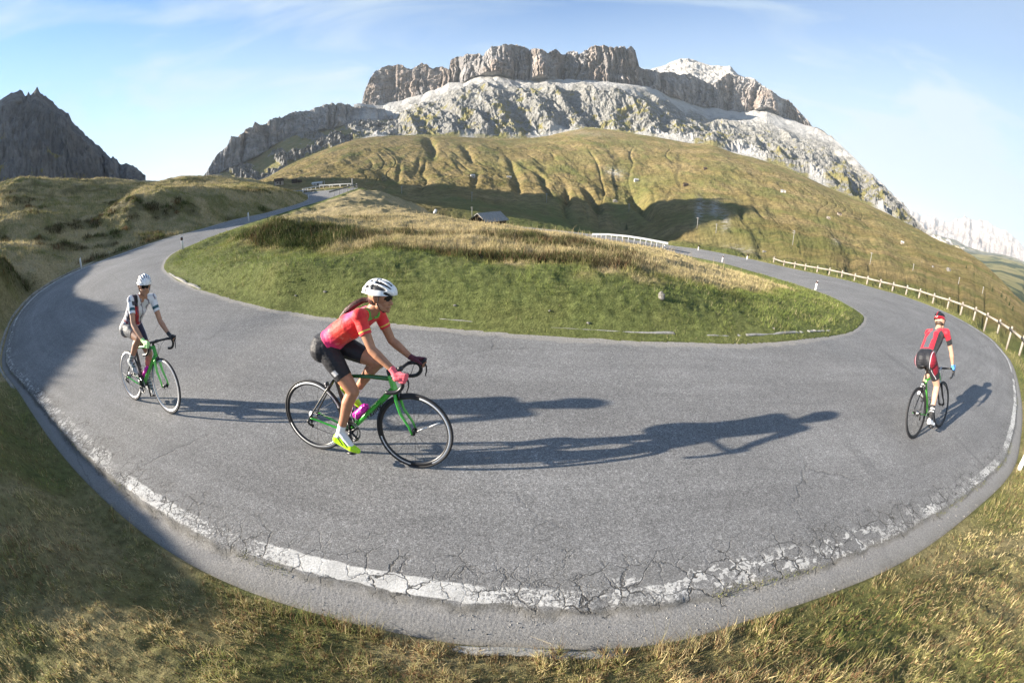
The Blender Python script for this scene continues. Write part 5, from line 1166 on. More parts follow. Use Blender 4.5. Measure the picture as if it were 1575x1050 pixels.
def c_j1(I, u):
    V = I['V'][u]; sp = I['sp'][u]; y = I['y'][u]; do = I['dorsal'][u]; n = fbm(V[:, 0] * 9, V[:, 1] * 9, V[:, 2] * 9, o=3, seed=2); n2 = fbm(V[:, 0] * 34, V[:, 1] * 34, V[:, 2] * 40, o=3, seed=5)
    c = np.tile([.66, .022, .028], (len(u), 1)); c = mixc(c, sstep(.42, .16, sp + .08 * n), (.74, .03, .16)); c = mixc(c, band(sp + .1 * n, .40, .62, .05) * .8, (.74, .055, .03)); c = mixc(c, band(sp + .06 * n, .70, .92, .05) * sstep(.02, .05, do) * .9, (.80, .07, .22))
    c = mixc(c, (n2 > .30) * band(sp, .28, .62) * sstep(.0, .04, np.abs(y)) * .35, (.85, .35, .25))
    vn = I['vn'][u]
    for s in 'LR':
        a = I['arm'][s][u]; m = vn == 'arm' + s; c = mixc(c, m * 1.0, (.70, .032, .028)); c = mixc(c, m * sstep(.2, .5, a + .2 * n), (.70, .04, .06)); c = mixc(c, m * band(a, .44, .475, .006), (.70, .62, .10))
    c = mixc(c, sstep(.965, .99, sp) * (np.abs(y) < .09), (.08, .42, .05)); return c
sh1('jersey', jersey_mask(I1, .56, .13), .0065, m_cloth, c_j1, wr=.0045, wsc=11)
def c_s1(I, u):
    c = np.tile([.018, .018, .022], (len(u), 1)); V = I['V'][u]; side = np.maximum(sstep(-.05, -.08, V[:, 1]), sstep(.05, .08, V[:, 1]))
    for s in 'LR':
        f = I['thigh'][s][u]; c = mixc(c, (I['vn'][u] == 'thigh' + s) * band(f, .50, .60, .01) * (np.abs(V[:, 2] - np.interp(f, [0, 1], [.97, .66]) - .02) < .014) * (np.abs(V[:, 1]) > .13), (.55, .55, .57))
    return c
sh1('shorts', shorts_mask(I1, .70, .20), .0035, m_lycra, c_s1)
sh1('glove', glove_mask(I1, 'R'), .0022, m_cloth, (.80, .13, .17)); sh1('glove', glove_mask(I1, 'L'), .0022, m_cloth, (.10, .02, .035))
for s in 'LR': sh1('sock', cuff_mask(I1, s, .83), .0022, m_cloth, (.80, .80, .80))
m_neon = mat('neon_shoe', (.50, .85, .02), .35, spec=.5); m_wsole = mat('white_sole', (.7, .7, .68), .5)
shoe(b1, J1, 'L', m_neon, m_wsole, m_black); shoe(b1, J1, 'R', m_neon, m_wsole, m_black)
V1 = [(.16, .90, .44, .16), (.36, .50, .46, .12), (.74, 1.14, .18, .10), (-.52, .82, .14, .13), (-.62, 1.16, .13, .13), (.30, .14, .45, .08), (-.30, .30, .25, .12)]
helmet(b1, fr1, None, None, None, V1, mats_=[m_white, m_black]); glasses(b1, fr1)
m_hair1 = hair_mat('dark_auburn_hair', (.030, .010, .008), (.10, .030, .022))
hair_strand(b1, [hp1(-.075, 0, -.015), hp1(-.115, .0, -.035), (.075, 0, 1.385), (.015, -.03, 1.352), (-.045, -.050, 1.305), (-.095, -.060, 1.250), (-.120, -.064, 1.215)], [(.022, .022), (.018, .020), (.020, .024), (.022, .028), (.020, .026), (.014, .018), (.005, .008)], m_hair1)
bm = bmesh.new(); b_sphere(bm, hp1(-.032, 0, -.008), (.074, .074, .066), 20); bm_obj('hair', bm, m_hair1, b1)

# ---- rider 2: white jersey, at the left
pR, pL = pedal_xz(TH[1], 'R'), pedal_xz(TH[1], 'L')
J2 = joints(dict(pelvis=(-.300, 0, 1.000), waist=(-.235, 0, 1.105), chest=(-.085, 0, 1.250), neck=(.060, 0, 1.375), head=(.130, 0, 1.500), look=(.93, -.34, -.22), front=Vector((.6, 0, -.75)),
    shL=(.095, .165, 1.340), shR=(.030, -.168, 1.350), elbowL=(.190, .215, 1.060), elbowR=(.145, -.215, 1.070), wristL=(.385, .215, .915), wristR=(.375, -.215, .905),
    kneeL=(.000, .100, .660), kneeR=(.085, -.105, .890)),
    foot((pL[0] + .01, pL[1] + .052), (-.150, .285), .122, R(15)), foot((pR[0] + .01, pR[1] + .052), (-.205, .580), -.122, R(30)))
b2, I2, sh2, hp2, fr2, bn2 = make_person('woman cycling in a white jersey with black and red panels and a striped white helmet', J2, FEM, MX[1], m_skin[1])
def c_j2(I, u):
    V = I['V'][u]; sp = I['sp'][u]; y = I['y'][u]; do = I['dorsal'][u]; n = fbm(V[:, 0] * 8, V[:, 1] * 8, V[:, 2] * 8, o=3, seed=12)
    c = np.tile([.70, .72, .76], (len(u), 1)); c = mixc(c, band(y + .02 * n, -.150, -.080, .006) * sstep(.30, .40, sp), (.015, .015, .02)); c = mixc(c, band(y + .20 * (sp - .5), -.060, .012, .006) * (do < .03) * band(sp, .15, .85, .03), (.42, .02, .03))
    c = mixc(c, sstep(.32, .24, sp + .1 * n) * (np.sin(V[:, 2] * 60 + 6 * n) > -.3), (.24, .03, .06)); c = mixc(c, (np.sin(y * 60 + 5 * n + sp * 9) > .78) * .8, (.08, .06, .12))
    vn = I['vn'][u]
    for s in 'LR':
        a = I['arm'][s][u]; m = vn == 'arm' + s; c = mixc(c, m * 1.0, (.70, .72, .76)); c = mixc(c, m * band(a, .34, .46, .008), (.03, .10, .13)); c = mixc(c, m * (a < .27) * (s == 'R') * (V[:, 1] > -.19) * .95, (.02, .02, .03))
    return c
sh2('jersey', jersey_mask(I2, .58, .10), .0065, m_cloth, c_j2, wr=.0045, wsc=11)
def c_s2(I, u):
    V = I['V'][u]; c = np.tile([.15, .152, .16], (len(u), 1)); c = mixc(c, sstep(-.10, -.085, V[:, 1]) * sstep(.17, .155, V[:, 1]), (.02, .018, .045)); c = mixc(c, sstep(.13, .15, V[:, 1]), (.6, .6, .66)); return c
sh2('shorts', shorts_mask(I2, .66, .18), .0035, m_lycra, c_s2)
sh2('glove', glove_mask(I2, 'R'), .0022, m_cloth, (.42, .78, .30)); sh2('glove', glove_mask(I2, 'L'), .0022, m_cloth, (.03, .03, .03))
def c_k2(I, u):
    V = I['V'][u]; return mixc(np.tile([.40, .43, .44], (len(u), 1)), (np.sin(V[:, 2] * 170) > 0) * 1.0, (.10, .13, .14))
for s in 'LR': sh2('sock', cuff_mask(I2, s, .66), .0030, m_cloth, c_k2)
m_gshoe = mat('grey_shoe', (.45, .47, .48), .5)
shoe(b2, J2, 'L', m_white, m_black, m_black, 3); shoe(b2, J2, 'R', m_gshoe, m_black, m_black, 3)
m_navy = mat('navy_vent', (.02, .025, .07), .4)
V2 = [(.25, .14, .5, .055), (.30, .42, .46, .055), (.28, .72, .42, .065), (.30, 1.05, .32, .075), (-.35, .28, .22, .09), (-.40, .75, .2, .1), (-.30, 1.15, .18, .1)]
helmet(b2, fr2, None, None, None, V2, mats_=[m_white, m_navy, m_red], extra=lambda mi, lo, la, po, fm: np.where((lo < -.35) & (po > .8), 2, mi)); glasses(b2, fr2, m_red)
m_hair2 = hair_mat('dark_brown_hair', (.035, .022, .016), (.09, .055, .038))
bm = bmesh.new(); b_sphere(bm, hp2(-.030, 0, -.012), (.076, .075, .070), 20); b_sphere(bm, hp2(-.082, .0, -.062), (.032, .040, .042), 14); bm_obj('hair', bm, m_hair2, b2)

# ---- rider 3: seen from behind at the right
pR, pL = pedal_xz(TH[2], 'R'), pedal_xz(TH[2], 'L')
J3 = joints(dict(pelvis=(-.245, 0, 1.020), waist=(-.150, 0, 1.125), chest=(.050, 0, 1.275), neck=(.235, 0, 1.385), head=(.345, 0, 1.505), look=(.96, .05, -.25), front=Vector((.55, 0, -.8)),
    shL=(.215, .185, 1.355), shR=(.235, -.185, 1.350), elbowL=(.330, .225, 1.095), elbowR=(.345, -.225, 1.090), wristL=(.420, .218, .915), wristR=(.425, -.218, .910),
    kneeL=(.190, .105, .885), kneeR=(.010, -.105, .655)),
    foot((pL[0] + .01, pL[1] + .052), (-.150, .590), .122, R(24)), foot((pR[0] + .01, pR[1] + .052), (-.165, .290), -.122, R(14)))
b3, I3, sh3, hp3, fr3, bn3 = make_person('man cycling away in a red jersey with a dark back panel and black shorts', J3, MAN, MX[2], m_skin[2])
def c_j3(I, u):
    V = I['V'][u]; sp = I['sp'][u]; y = I['y'][u]; do = I['dorsal'][u]
    c = np.tile([.44, .014, .03], (len(u), 1)); w = .030 + .11 * np.abs(sp - .72) ** 1.15 * 1.6; c = mixc(c, sstep(w + .006, w - .006, np.abs(y)) * band(sp, .42, 1.1, .01) * (do > -.02), (.075, .08, .095))
    c = mixc(c, band(sp, .17, .46, .008) * sstep(.058, .050, np.abs(y)) * (do > 0), (.07, .075, .09)); c = mixc(c, sstep(.118, .128, np.abs(y)) * (sp < .82) * 1.0, (.015, .015, .018)); c = mixc(c, (do < -.05) * 1.0, (.03, .03, .035))
    c = mixc(c, band(sp, .12, .14, .004), (.05, .05, .06)); vn = I['vn'][u]
    for s in 'LR':
        a = I['arm'][s][u]; m = vn == 'arm' + s; c = mixc(c, m * 1.0, (.44, .014, .03)); c = mixc(c, m * sstep(.30, .32, a), (.015, .015, .018)); c = mixc(c, m * ((V[:, 1] * (1 if s == 'L' else -1)) < .17), (.015, .015, .018))
    return c
sh3('jersey', jersey_mask(I3, .60, .12), .0065, m_cloth, c_j3, wr=.0045, wsc=11)
def c_s3(I, u):
    V = I['V'][u]; c = np.tile([.016, .017, .022], (len(u), 1))
    for s, sg in (('L', 1), ('R', -1)):
        f = I['thigh'][s][u]; yy = V[:, 1] * sg; c = mixc(c, sstep(.128, .134, yy) * (I['dorsal'][u] > -.2), (.17, .008, .02)); c = mixc(c, band(yy + .02 * np.sin(f * 7), .120, .127, .002) * (f < .66), (.55, .55, .60))
    return c
sh3('shorts', shorts_mask(I3, .72, .17), .0035, m_lycra, c_s3)
for s in 'LR': sh3('glove', glove_mask(I3, s), .0022, m_cloth, (.10, .36, .75))
def c_k3(I, u):
    f = np.where(I['vn'][u] == 'shinL', I['shin']['L'][u], I['shin']['R'][u]); return mixc(np.tile([.02, .02, .022], (len(u), 1)), band(f, .80, .845, .006) + band(f, .90, .93, .006), (.7, .7, .7))
for s in 'LR': sh3('sock', cuff_mask(I3, s, .70), .0030, m_cloth, c_k3)
shoe(b3, J3, 'L', m_white, m_black, m_silver); shoe(b3, J3, 'R', m_white, m_black, m_silver)
V3 = [(.25, .0, .5, .10), (.20, .42, .46, .11), (.15, .85, .42, .12), (-.45, .32, .25, .14), (-.42, .85, .22, .14)]
helmet(b3, fr3, None, None, None, V3, mats_=[m_red, m_black, m_white], extra=lambda mi, lo, la, po, fm: np.where(fm, 1, np.where((po < .74) & (np.abs(la) > .10), 1, np.where((lo < -.45) & (np.abs(np.abs(la) - .55) < .12), 2, mi)))); glasses(b3, fr3)
bm = bmesh.new(); b_sphere(bm, hp3(-.030, 0, -.010), (.076, .076, .070), 20); bm_obj('hair', bm, m_hair2, b3)
# ------------------------------------------------------------------ roadside things, set on the surfaces already built
dg = bpy.context.evaluated_depsgraph_get()
_hide = [bk1, bk2, bk3, b1, b2, b3]
def hit(px, py, tries=6, step=1.0, min_d=8):
    for k in range(tries):
        d = Vector(ray(px, py + k * step)); o_ = Vector((0, 0, CAM_H)) + d * min_d
        ok, loc, n_, i_, ob, mw = scene.ray_cast(dg, o_, d)
        if ok: return loc
    return Vector(at_z(px, py, -10))
def dist(p): return (Vector(p) - Vector((0, 0, CAM_H))).length
def face_cam(p): return math.atan2(p[1], p[0]) - math.pi / 2
m_wood = mat('weathered_pale_wood', rough=.85, spec=.2); t = NT(m_wood); co = t.coord()
t.col(t.mix(t.ramp(t.noise(co, 3, 4, .6), [(.4, 0.0), (.7, .6)]), t.ramp(t.noise(t.mapping(co, (6, 6, .8)), 5, 5, .65), [(.3, (.20, .175, .145)), (.55, (.33, .29, .25)), (.75, (.43, .39, .345))]), (.27, .24, .20)))
t.normal(t.bump(t.noise(t.mapping(co, (8, 8, 1)), 9, 4), .5, .01))
m_galv = mat('galvanised_rail', (.34, .35, .36), .5, metal=.3); m_galvd = mat('galvanised_back', (.13, .13, .14), .6)
m_pw = mat('white_post_plastic', (.62, .62, .61), .5); m_pb = mat('black_post_band', (.012, .012, .014), .5); m_refl = mat('dark_reflector', (.12, .03, .02), .3)
m_stone = mat('lichen_boulder', rough=.95, spec=.1); t = NT(m_stone); co = t.coord()
t.col(t.ramp(t.noise(co, 9, 6, .7), [(.3, (.08, .078, .07)), (.5, (.19, .18, .165)), (.7, (.30, .29, .27))])); t.normal(t.bump(t.noise(co, 14, 6, .7), .9, .04))
m_dwood = mat('dark_old_timber', rough=.9, spec=.1); t = NT(m_dwood); co = t.coord(); t.col(t.ramp(t.noise(t.mapping(co, (1, 1, 5)), 3, 4, .6), [(.3, (.035, .026, .02)), (.7, (.10, .075, .055))]))
m_shingle = mat('grey_shingles', rough=.85, spec=.2); t = NT(m_shingle); co = t.coord(); t.col(t.ramp(t.noise(co, 7, 5, .7), [(.3, (.15, .14, .135)), (.55, (.30, .29, .275)), (.75, (.44, .42, .40))]))
m_plaster = mat('white_plaster', (.45, .44, .42), .85)

# wooden guard rail on the right: short posts carrying a round rail
GP_ = [(135,525,500),(187,545,510),(243,557,520),(298,568,530),(360,580,540),(423,592,550),(488,607,563),(554,625,580),(619,643,592),(685,663,608),(751,680,622),(823,696,640),(890,713,658),(963,738,680),(1040,762,702),(1110,787,725),(1178,815,752),(1238,850,780),(1300,892,812),(1357,940,848),(1415,1002,888),(1462,1062,938),(1500,1130,990)]
gr = empty('wooden_guardrail'); tag(gr, 'pale wooden guardrail with short posts and a round rail along the right hand road edge', 'guardrail')
tops = []; bases = []
for qa_, qb_ in RAILP: bases.append(Vector(qa_)); tops.append(float(qb_[2]))
for q_ in range(3): bases.append(bases[-1] + (bases[-1] - bases[-2]).normalized() * 1.9); tops.append(bases[-1].z + .7)
bases[0:0] = []
hh = np.clip(np.array([tops[i] - bases[i].z for i in range(len(tops))]), .45, .85); print('RAIL', np.round(hh, 2)); hh = np.convolve(np.r_[hh[0], hh, hh[-1]], [.25, .5, .25], 'valid')
gr.location = bases[len(bases)//2]; g0_ = Vector(gr.location)
for b_, h_ in zip(bases, hh):
    bm = bmesh.new(); b_tube(bm, [b_ - g0_ + Vector((0, 0, -.3)), b_ - g0_ + Vector((0, 0, h_ + .04)), b_ - g0_ + Vector((0, 0, h_ + .055))], [.065, .063, .052], 14); bm_obj('post', bm, m_wood, gr)
for i in range(len(bases) - 1):
    a_, c_ = bases[i] + Vector((0, 0, hh[i] - .09)) - g0_, bases[i+1] + Vector((0, 0, hh[i+1] - .09)) - g0_
    n_ = (c_ - a_).normalized(); side_ = Vector((-n_.y, n_.x, 0)); side_ = side_ if side_.dot(-(a_ + g0_)) > 0 else -side_; o_ = side_ * .13
    bm = bmesh.new(); b_tube(bm, [a_ + o_ + n_ * .004, a_.lerp(c_, .5) + o_ + Vector((0, 0, random.uniform(-.006, .006))), c_ + o_ - n_ * .004], [.055, .052, .055], 14); bm_obj('rail', bm, m_wood, gr)

def metal_rail(label, pts, h_px, back=False, npost=9, col=None):
    P = [at_d(*p) for p in pts] if len(pts[0]) == 3 and pts[0][0] > 100 else [np.array(p) for p in pts]; root = empty('metal_guardrail'); tag(root, label, 'guardrail'); c0 = Vector(P[len(P)//2]); root.location = c0
    Q = []; n = npost * 4
    L_ = np.r_[0, np.cumsum([np.linalg.norm(P[i+1] - P[i]) for i in range(len(P)-1)])]
    for u in np.linspace(0, L_[-1], n): Q.append(Vector([np.interp(u, L_, [p[q] for p in P]) for q in range(3)]) - c0)
    prof = [(-.10, .0), (-.07, .03), (-.03, .03), (0, .0), (.03, .03), (.07, .03), (.10, .0)]
    V_ = []
    for i, q in enumerate(Q):
        tdir = (Q[min(i+1, n-1)] - Q[max(i-1, 0)]).normalized(); nrm = Vector((-tdir.y, tdir.x, 0)).normalized(); nrm = nrm if nrm.dot(-(q + c0)) > 0 else -nrm
        for z_, o_ in prof: V_.append(q + Vector((0, 0, h_px - .16 + z_)) + nrm * o_)
        for z_, o_ in prof[::-1]: V_.append(q + Vector((0, 0, h_px - .16 + z_)) + nrm * (o_ - .012))
    m14 = 14; F_ = [(i*m14 + k, i*m14 + (k+1) % m14, (i+1)*m14 + (k+1) % m14, (i+1)*m14 + k) for i in range(n-1) for k in range(m14)]
    link('rail', np_mesh('rail', np.array(V_), np.array(F_), col or m_galv, smooth=False), root)
    for i in range(0, n, 4):
        bm = bmesh.new(); b_box(bm, Q[i] + Vector((0, 0, h_px/2 - .38)), (.07, .07, h_px + .62)); bm_obj('post', bm, col or m_galv, root)
    return root
metal_rail('bright metal guardrail with many posts above the valley where the right hand road drops away', [(911,363.5,44),(934,364,42),(965,367,40),(990,371,38.5),(1010,375,37),(1027.5,378.5,36)], .38, npost=14)
_st = lambda P_, q: int(np.argmin(np.linalg.norm(P_ - q, axis=1)))
_ks = np.linspace(_st(EO, OUT[1]), _st(EO, OUT[4] * .6 + OUT[5] * .4), 14).astype(int); _ki = np.linspace(_st(EI, INN[2]), _st(EI, INN[5]), 12).astype(int)
metal_rail('white metal guardrail curving round the far bend at the top of the left hand road', [tuple(EO[k] - cross[k] * .5 + np.array([0, 0, .1])) for k in _ks], .85, npost=16, col=mat('white_rail', (.50, .50, .48), .5))
metal_rail('dark backed metal guardrail on the inside of the far bend', [tuple(EI[k] + cross[k] * .4 + np.array([0, 0, .1])) for k in _ki], .85, npost=8, col=m_galvd)

def delineator(px, py, pt, label, kind='black', lean=0.0):
    b_ = hit(px, py, 6, .6, 3); r_ = Vector(ray(px, pt)); h_ = np.clip(CAM_H + r_.z / math.hypot(r_.x, r_.y) * math.hypot(b_.x, b_.y) - b_.z, .35, 1.15)
    root = empty('marker_post', b_, face_cam(b_)); root.rotation_euler[1] = lean; tag(root, label, 'marker post', 'white marker posts along the road')
    bm = bmesh.new(); b_box(bm, (0, 0, h_/2 - .1), (.10, .055, h_ + .2), bevel=.012)
    for v in bm.verts:
        if v.co.z > h_ - .03 and v.co.x < 0: v.co.z -= .05
    bm_obj('post_body', bm, m_pw, root)
    if kind == 'black':
        bm = bmesh.new(); b_box(bm, (0, 0, h_ * .80), (.108, .063, h_ * .24), bevel=.008); bm_obj('black_band', bm, m_pb, root); bm = bmesh.new(); b_box(bm, (0, -.034, h_ * .80), (.04, .008, h_ * .14)); bm_obj('reflector', bm, m_refl, root)
    elif kind == 'brown':
        bm = bmesh.new(); b_box(bm, (0, 0, h_ - .02), (.16, .10, .16), bevel=.02); bm_obj('post_cap', bm, m_dwood, root)
    return root
delineator(125, 411, 395, 'white marker post at the left edge of the road below the dark hillside', 'plain')
delineator(281.5, 384.6, 362, 'white marker post with a black top where the inner bank meets the left hand road')
delineator(382.5, 340, 326, 'short white marker post halfway up the left hand road', 'plain')
delineator(474.5, 304.5, 299, 'tiny white marker post near the top of the left hand road', 'plain')
delineator(1254.5, 446, 430, 'white marker post with a black top on the inner edge of the right hand road')
delineator(1111, 403, 392, 'small black topped marker post on the inner verge further down the right hand road')
delineator(1022, 382.6, 374, 'small dark marker post at the far end of the bright metal guardrail')
delineator(1074, 385, 378, 'pale stubby post with a brown cap beyond the bright metal guardrail', 'brown')
delineator(1149, 399, 391.5, 'pale stubby post with a brown cap just before the wooden guardrail begins', 'brown')
delineator(1567, 722, 655, 'white marker post cut by the right edge of the photo, beside the near verge', 'plain')

def rock(px, py, w_px, label, name='boulder', sq=(1, .8, .6), sink=.35, group=None, mt=None, seed=0):
    b_ = hit(px, py, 6, .5, 3); w_ = w_px / 656 * dist(b_); bm = bmesh.new(); q = bmesh.ops.create_icosphere(bm, subdivisions=2, radius=.5); V_ = np.array([v.co[:] for v in bm.verts])
    n_ = fbm(V_[:, 0] * 2.4 + seed, V_[:, 1] * 2.4, V_[:, 2] * 2.4, o=4, seed=seed); 
    for v, k in zip(bm.verts, n_): v.co = Vector((v.co.x * sq[0], v.co.y * sq[1], v.co.z * sq[2])) * (1 + .75 * k) * w_
    o = bm_obj(name, bm, mt or m_stone, smooth=False); o.location = b_ + Vector((0, 0, w_ * sq[2] * (.5 - sink))); tag(o, label, 'boulder' if name == 'boulder' else 'rock', group); return o
rock(1017, 460, 13, 'round grey boulder resting on the green bank', sq=(.9, .9, 1.0), sink=.12, seed=3)
rock(946, 311, 10, 'pale boulder lying on the sunlit slope above the valley shadow', seed=5); rock(1176, 388, 8, 'pale boulder on the valley floor left of the wooden guardrail start', seed=6)
rock(1459, 417, 11, 'large pale boulder on the green slope beyond the wooden guardrail', seed=7); rock(1435, 411, 5, 'small pale boulder left of the large one beyond the wooden guardrail', seed=8)
for (x, y, w, lb) in [(700,470,5,'small grey stone on the green bank above the front rider, left of the round boulder'),(500,449,6,'grey stone in the green bank behind the front rider'),(845,478,4,'little stone in the middle of the green bank'),(905,497,6,'stone low on the green bank near its bare kerb'),(1190,505,5,'stone furthest right on the green bank'),(455,455,4,'stone furthest left on the green bank')]:
    rock(x, y, w, lb, 'stone', group='small stones in the green bank', sink=.35, seed=x)

def pole(px, py, pt, label, arms=1, r=.12, m=None):
    b_ = hit(px, py, 8, 1.0, 20); D_ = math.hypot(b_.x, b_.y); r_ = Vector(ray(px, pt)); h_ = np.clip(CAM_H + r_.z / math.hypot(r_.x, r_.y) * D_ - b_.z, 2, 16)
    root = empty('utility_pole', b_, face_cam(b_)); tag(root, label, 'pole', 'thin poles standing on the pasture'); rr_ = max(r, D_ * .00075)
    bm = bmesh.new(); b_tube(bm, [(0, 0, -1), (0, 0, h_)], [rr_, rr_ * .75], 8); bm_obj('mast', bm, m or m_pgrey, root)
    for k in range(arms):
        bm = bmesh.new(); b_box(bm, (0, -rr_, h_ * (.93 - .12 * k)), (h_ * .26, rr_, rr_ * 1.2)); bm_obj('cross_arm', bm, m or m_pgrey, root)
    return root
m_pgrey = mat('grey_pole', (.30, .29, .275), .7)
for px, py, pt, lb, am in [(542,290,276.6,'tall thin pole at the far bend beside the white guardrail',0),(499,287,278,'thin pole beside the white farm building',0),(618,298,286,'thin pole low on the slope left of the hut roof',1),(725.7,310,295,'thin pole on the sunlit slope directly above the hut',1),
    (726,333,318,'thin pole in the valley shade just left of the hut',1),(840.6,312,297,'thin pole with crossbar where the gullied slope meets the shade',1),(967,326,313,'thin pole left of the deep dark gully',1),(1072,352,334,'thin pole below the pale scree patches, left one of two',1),(1101,359,343.6,'thin pole below the pale scree patches, right one of two',1),
    (1219,377,353,'pole with two crossbars beside the lone bush on the right hand slope',2),(1338,407,387,'pole with crossbar above the middle of the wooden guardrail',1),(1404,416,405,'short pole right of the one above the middle of the wooden guardrail',1),(1474,437,425.6,'short pole on the slope below the large pale boulder',1),(1510.7,452,440,'shortest pole, furthest right on the steep green slope',1)]:
    pole(px, py, pt, lb, am)

def conifer(px, py, h_px, label, group=None, dark=1.0):
    b_ = hit(px, py, 6, 1.0, 20); h_ = h_px / 656 * dist(b_); root = empty('fir_tree', b_, random.uniform(0, 6)); tag(root, label, 'fir tree', group)
    bm = bmesh.new(); b_tube(bm, [(0, 0, -.3), (0, 0, h_ * .97)], [h_ * .03, h_ * .008], 6); bm_obj('trunk', bm, m_dwood, root)
    n = 520; u = rng.random(n) ** .8; a_ = rng.random(n) * 6.283; rad = h_ * .27 * (1 - u) * (.45 + .55 * rng.random(n)) * (1 + .25 * np.sin(u * 40)); z_ = h_ * (.08 + .90 * u); c_ = np.stack([rad * np.cos(a_), rad * np.sin(a_), z_ - rad * .25], 1)
    s_ = h_ * .055 * (1.15 - u)[:, None]; d1 = np.stack([np.cos(a_), np.sin(a_), -.5 + 0 * a_], 1); d2 = np.stack([-np.sin(a_), np.cos(a_), .25 * rng.normal(size=n)], 1)
    V_ = np.stack([c_ + d2 * s_ * .7, c_ - d2 * s_ * .7, c_ + d1 * s_ * 1.8], 1).reshape(-1, 3)
    link('crown', np_mesh('crown', V_, None, m_fir, T=np.arange(n * 3).reshape(-1, 3), smooth=False), root); return root
m_fir = mat('fir_needles', rough=.8, spec=.15); t = NT(m_fir); t.col(t.ramp(t.noise(t.coord(), 2.5, 4, .6), [(.3, (.018, .035, .014)), (.7, (.05, .085, .03))]))
conifer(963, 354, 12, 'small dark fir tree in the valley shade above the bright metal guardrail'); conifer(1227, 381, 12, 'bushy dark fir beside the pole with two crossbars')
for px, py, h_, lb in [(1486,413,6,'tiny dark fir high on the right hand skyline slope'),(1526,448,8,'small dark fir, leftmost of the row near the right skyline'),(1540,457,9,'tallest dark fir in the row near the right skyline'),(1547,462,7,'small dark fir close behind the tallest of the row'),(1552,470,8,'dark fir, third in the row near the right skyline'),(1557,478,8,'dark fir, lowest of the row near the right skyline'),(1498,423,5,'tiny fir just below the highest one on the right slope'),(1466,468,5,'lone tiny fir low on the slope behind the guardrail')]:
    conifer(px, py, h_, lb, 'fir trees on the steep right hand slope')

def shrub(px, py, w_px, h_px, label, c1, c2, name='shrub', n=2600, mind=8, D=None):
    b_ = Vector(at_d(px, py, D)) if D else hit(px, py, 6, .5, mind)
    if D: b_.z = float(ground(b_.x, b_.y))
    w_ = w_px / 656 * dist(b_); h_ = h_px / 656 * dist(b_); m = mat('foliage', rough=.8, spec=.1); t = NT(m); t.col(t.ramp(t.noise(t.coord(), 5 / max(w_, .3), 4, .7), [(.3, c1), (.7, c2)]))
    root = empty(name, b_, face_cam(b_)); tag(root, label, name)
    bm = bmesh.new()
    for k in range(7):
        a_ = random.uniform(0, 6.28); b_tube(bm, [(0, 0, -.05), (w_*.25*math.cos(a_), w_*.18*math.sin(a_), h_*.55), (w_*.4*math.cos(a_), w_*.28*math.sin(a_), h_*.8)], [h_*.02, h_*.014, h_*.006], 5)
    bm_obj('stem', bm, m_dwood, root)
    P = rng.normal(size=(n, 3)); P /= np.linalg.norm(P, axis=1, keepdims=True); P *= (rng.random(n) ** .33)[:, None]; P[:, 2] = np.abs(P[:, 2])
    lump = 1 + .35 * fbm(P[:, 0] * 2.2, P[:, 1] * 2.2, P[:, 2] * 2.2, o=3, seed=int(px)); C_ = P * np.array([w_ * .5, w_ * .38, h_]) * lump[:, None]
    d1 = rng.normal(size=(n, 3)); d1 /= np.linalg.norm(d1, axis=1, keepdims=True); d2 = np.cross(d1, rng.normal(size=(n, 3))); d2 /= np.linalg.norm(d2, axis=1, keepdims=True); s_ = .055 * h_ * (.6 + .8 * rng.random(n))[:, None]
    V_ = np.stack([C_ + d2 * s_ * .5, C_ - d2 * s_ * .5, C_ + d1 * s_ * 1.7 + np.array([0, 0, .4]) * s_], 1).reshape(-1, 3)
    link('foliage', np_mesh('foliage', V_, None, m, T=np.arange(n * 3).reshape(-1, 3), smooth=False), root); return root
shrub(702, 333, 30, 9, 'bright yellow green bush just left of the hut roof', (.12, .15, .02), (.24, .27, .05), D=27)
shrub(848, 470-10, 10, 0.1, '', (.1,.1,.1), (.1,.1,.1)) if False else None

def hut(name, p, rz, L_, W_, H_, roof_h, label, mw_, mr_, cat='hut', over=.35):
    root = empty(name, p, rz); tag(root, label, cat)
    bm = bmesh.new(); v = [bm.verts.new(c) for c in [(-L_/2,-W_/2,-1.5),(L_/2,-W_/2,-1.5),(L_/2,W_/2,-1.5),(-L_/2,W_/2,-1.5),(-L_/2,-W_/2,H_),(L_/2,-W_/2,H_),(L_/2,W_/2,H_),(-L_/2,W_/2,H_),(-L_/2,0,H_+roof_h*.96),(L_/2,0,H_+roof_h*.96)]]
    for f in [(0,1,5,4),(1,2,6,9,5),(2,3,7,6),(3,0,4,8,7)]: bm.faces.new([v[i] for i in f])
    bm_obj('wall', bm, mw_, root, smooth=False)
    bm = bmesh.new(); o_ = over; e = H_ - roof_h * 2 * o_ / W_
    for s in (-1, 1):
        a_ = [(-L_/2-o_, s*(W_/2+o_), e), (L_/2+o_, s*(W_/2+o_), e), (L_/2+o_, 0, H_+roof_h), (-L_/2-o_, 0, H_+roof_h)]
        vs_ = [bm.verts.new(Vector(c) + Vector((0, 0, z))) for z in (0.02, .14) for c in a_]
        for f in [(0,1,2,3),(4,5,6,7),(0,1,5,4),(1,2,6,5),(3,0,4,7)]: bm.faces.new([vs_[i] for i in f])
    bmesh.ops.recalc_face_normals(bm, faces=bm.faces); bm_obj('roof', bm, mr_, root, smooth=False)
    bm = bmesh.new(); b_box(bm, (L_*.1, -W_/2 - .03, H_*.42), (L_*.16, .06, H_*.84)); bm_obj('door', bm, m_dwood, root)
    bm = bmesh.new(); b_box(bm, (-L_*.25, -W_/2 - .02, H_*.6), (L_*.14, .05, H_*.3)); bm_obj('window', bm, m_pb, root); return root
p_ = Vector(at_d(752, 338, 72)); z0_ = p_.z
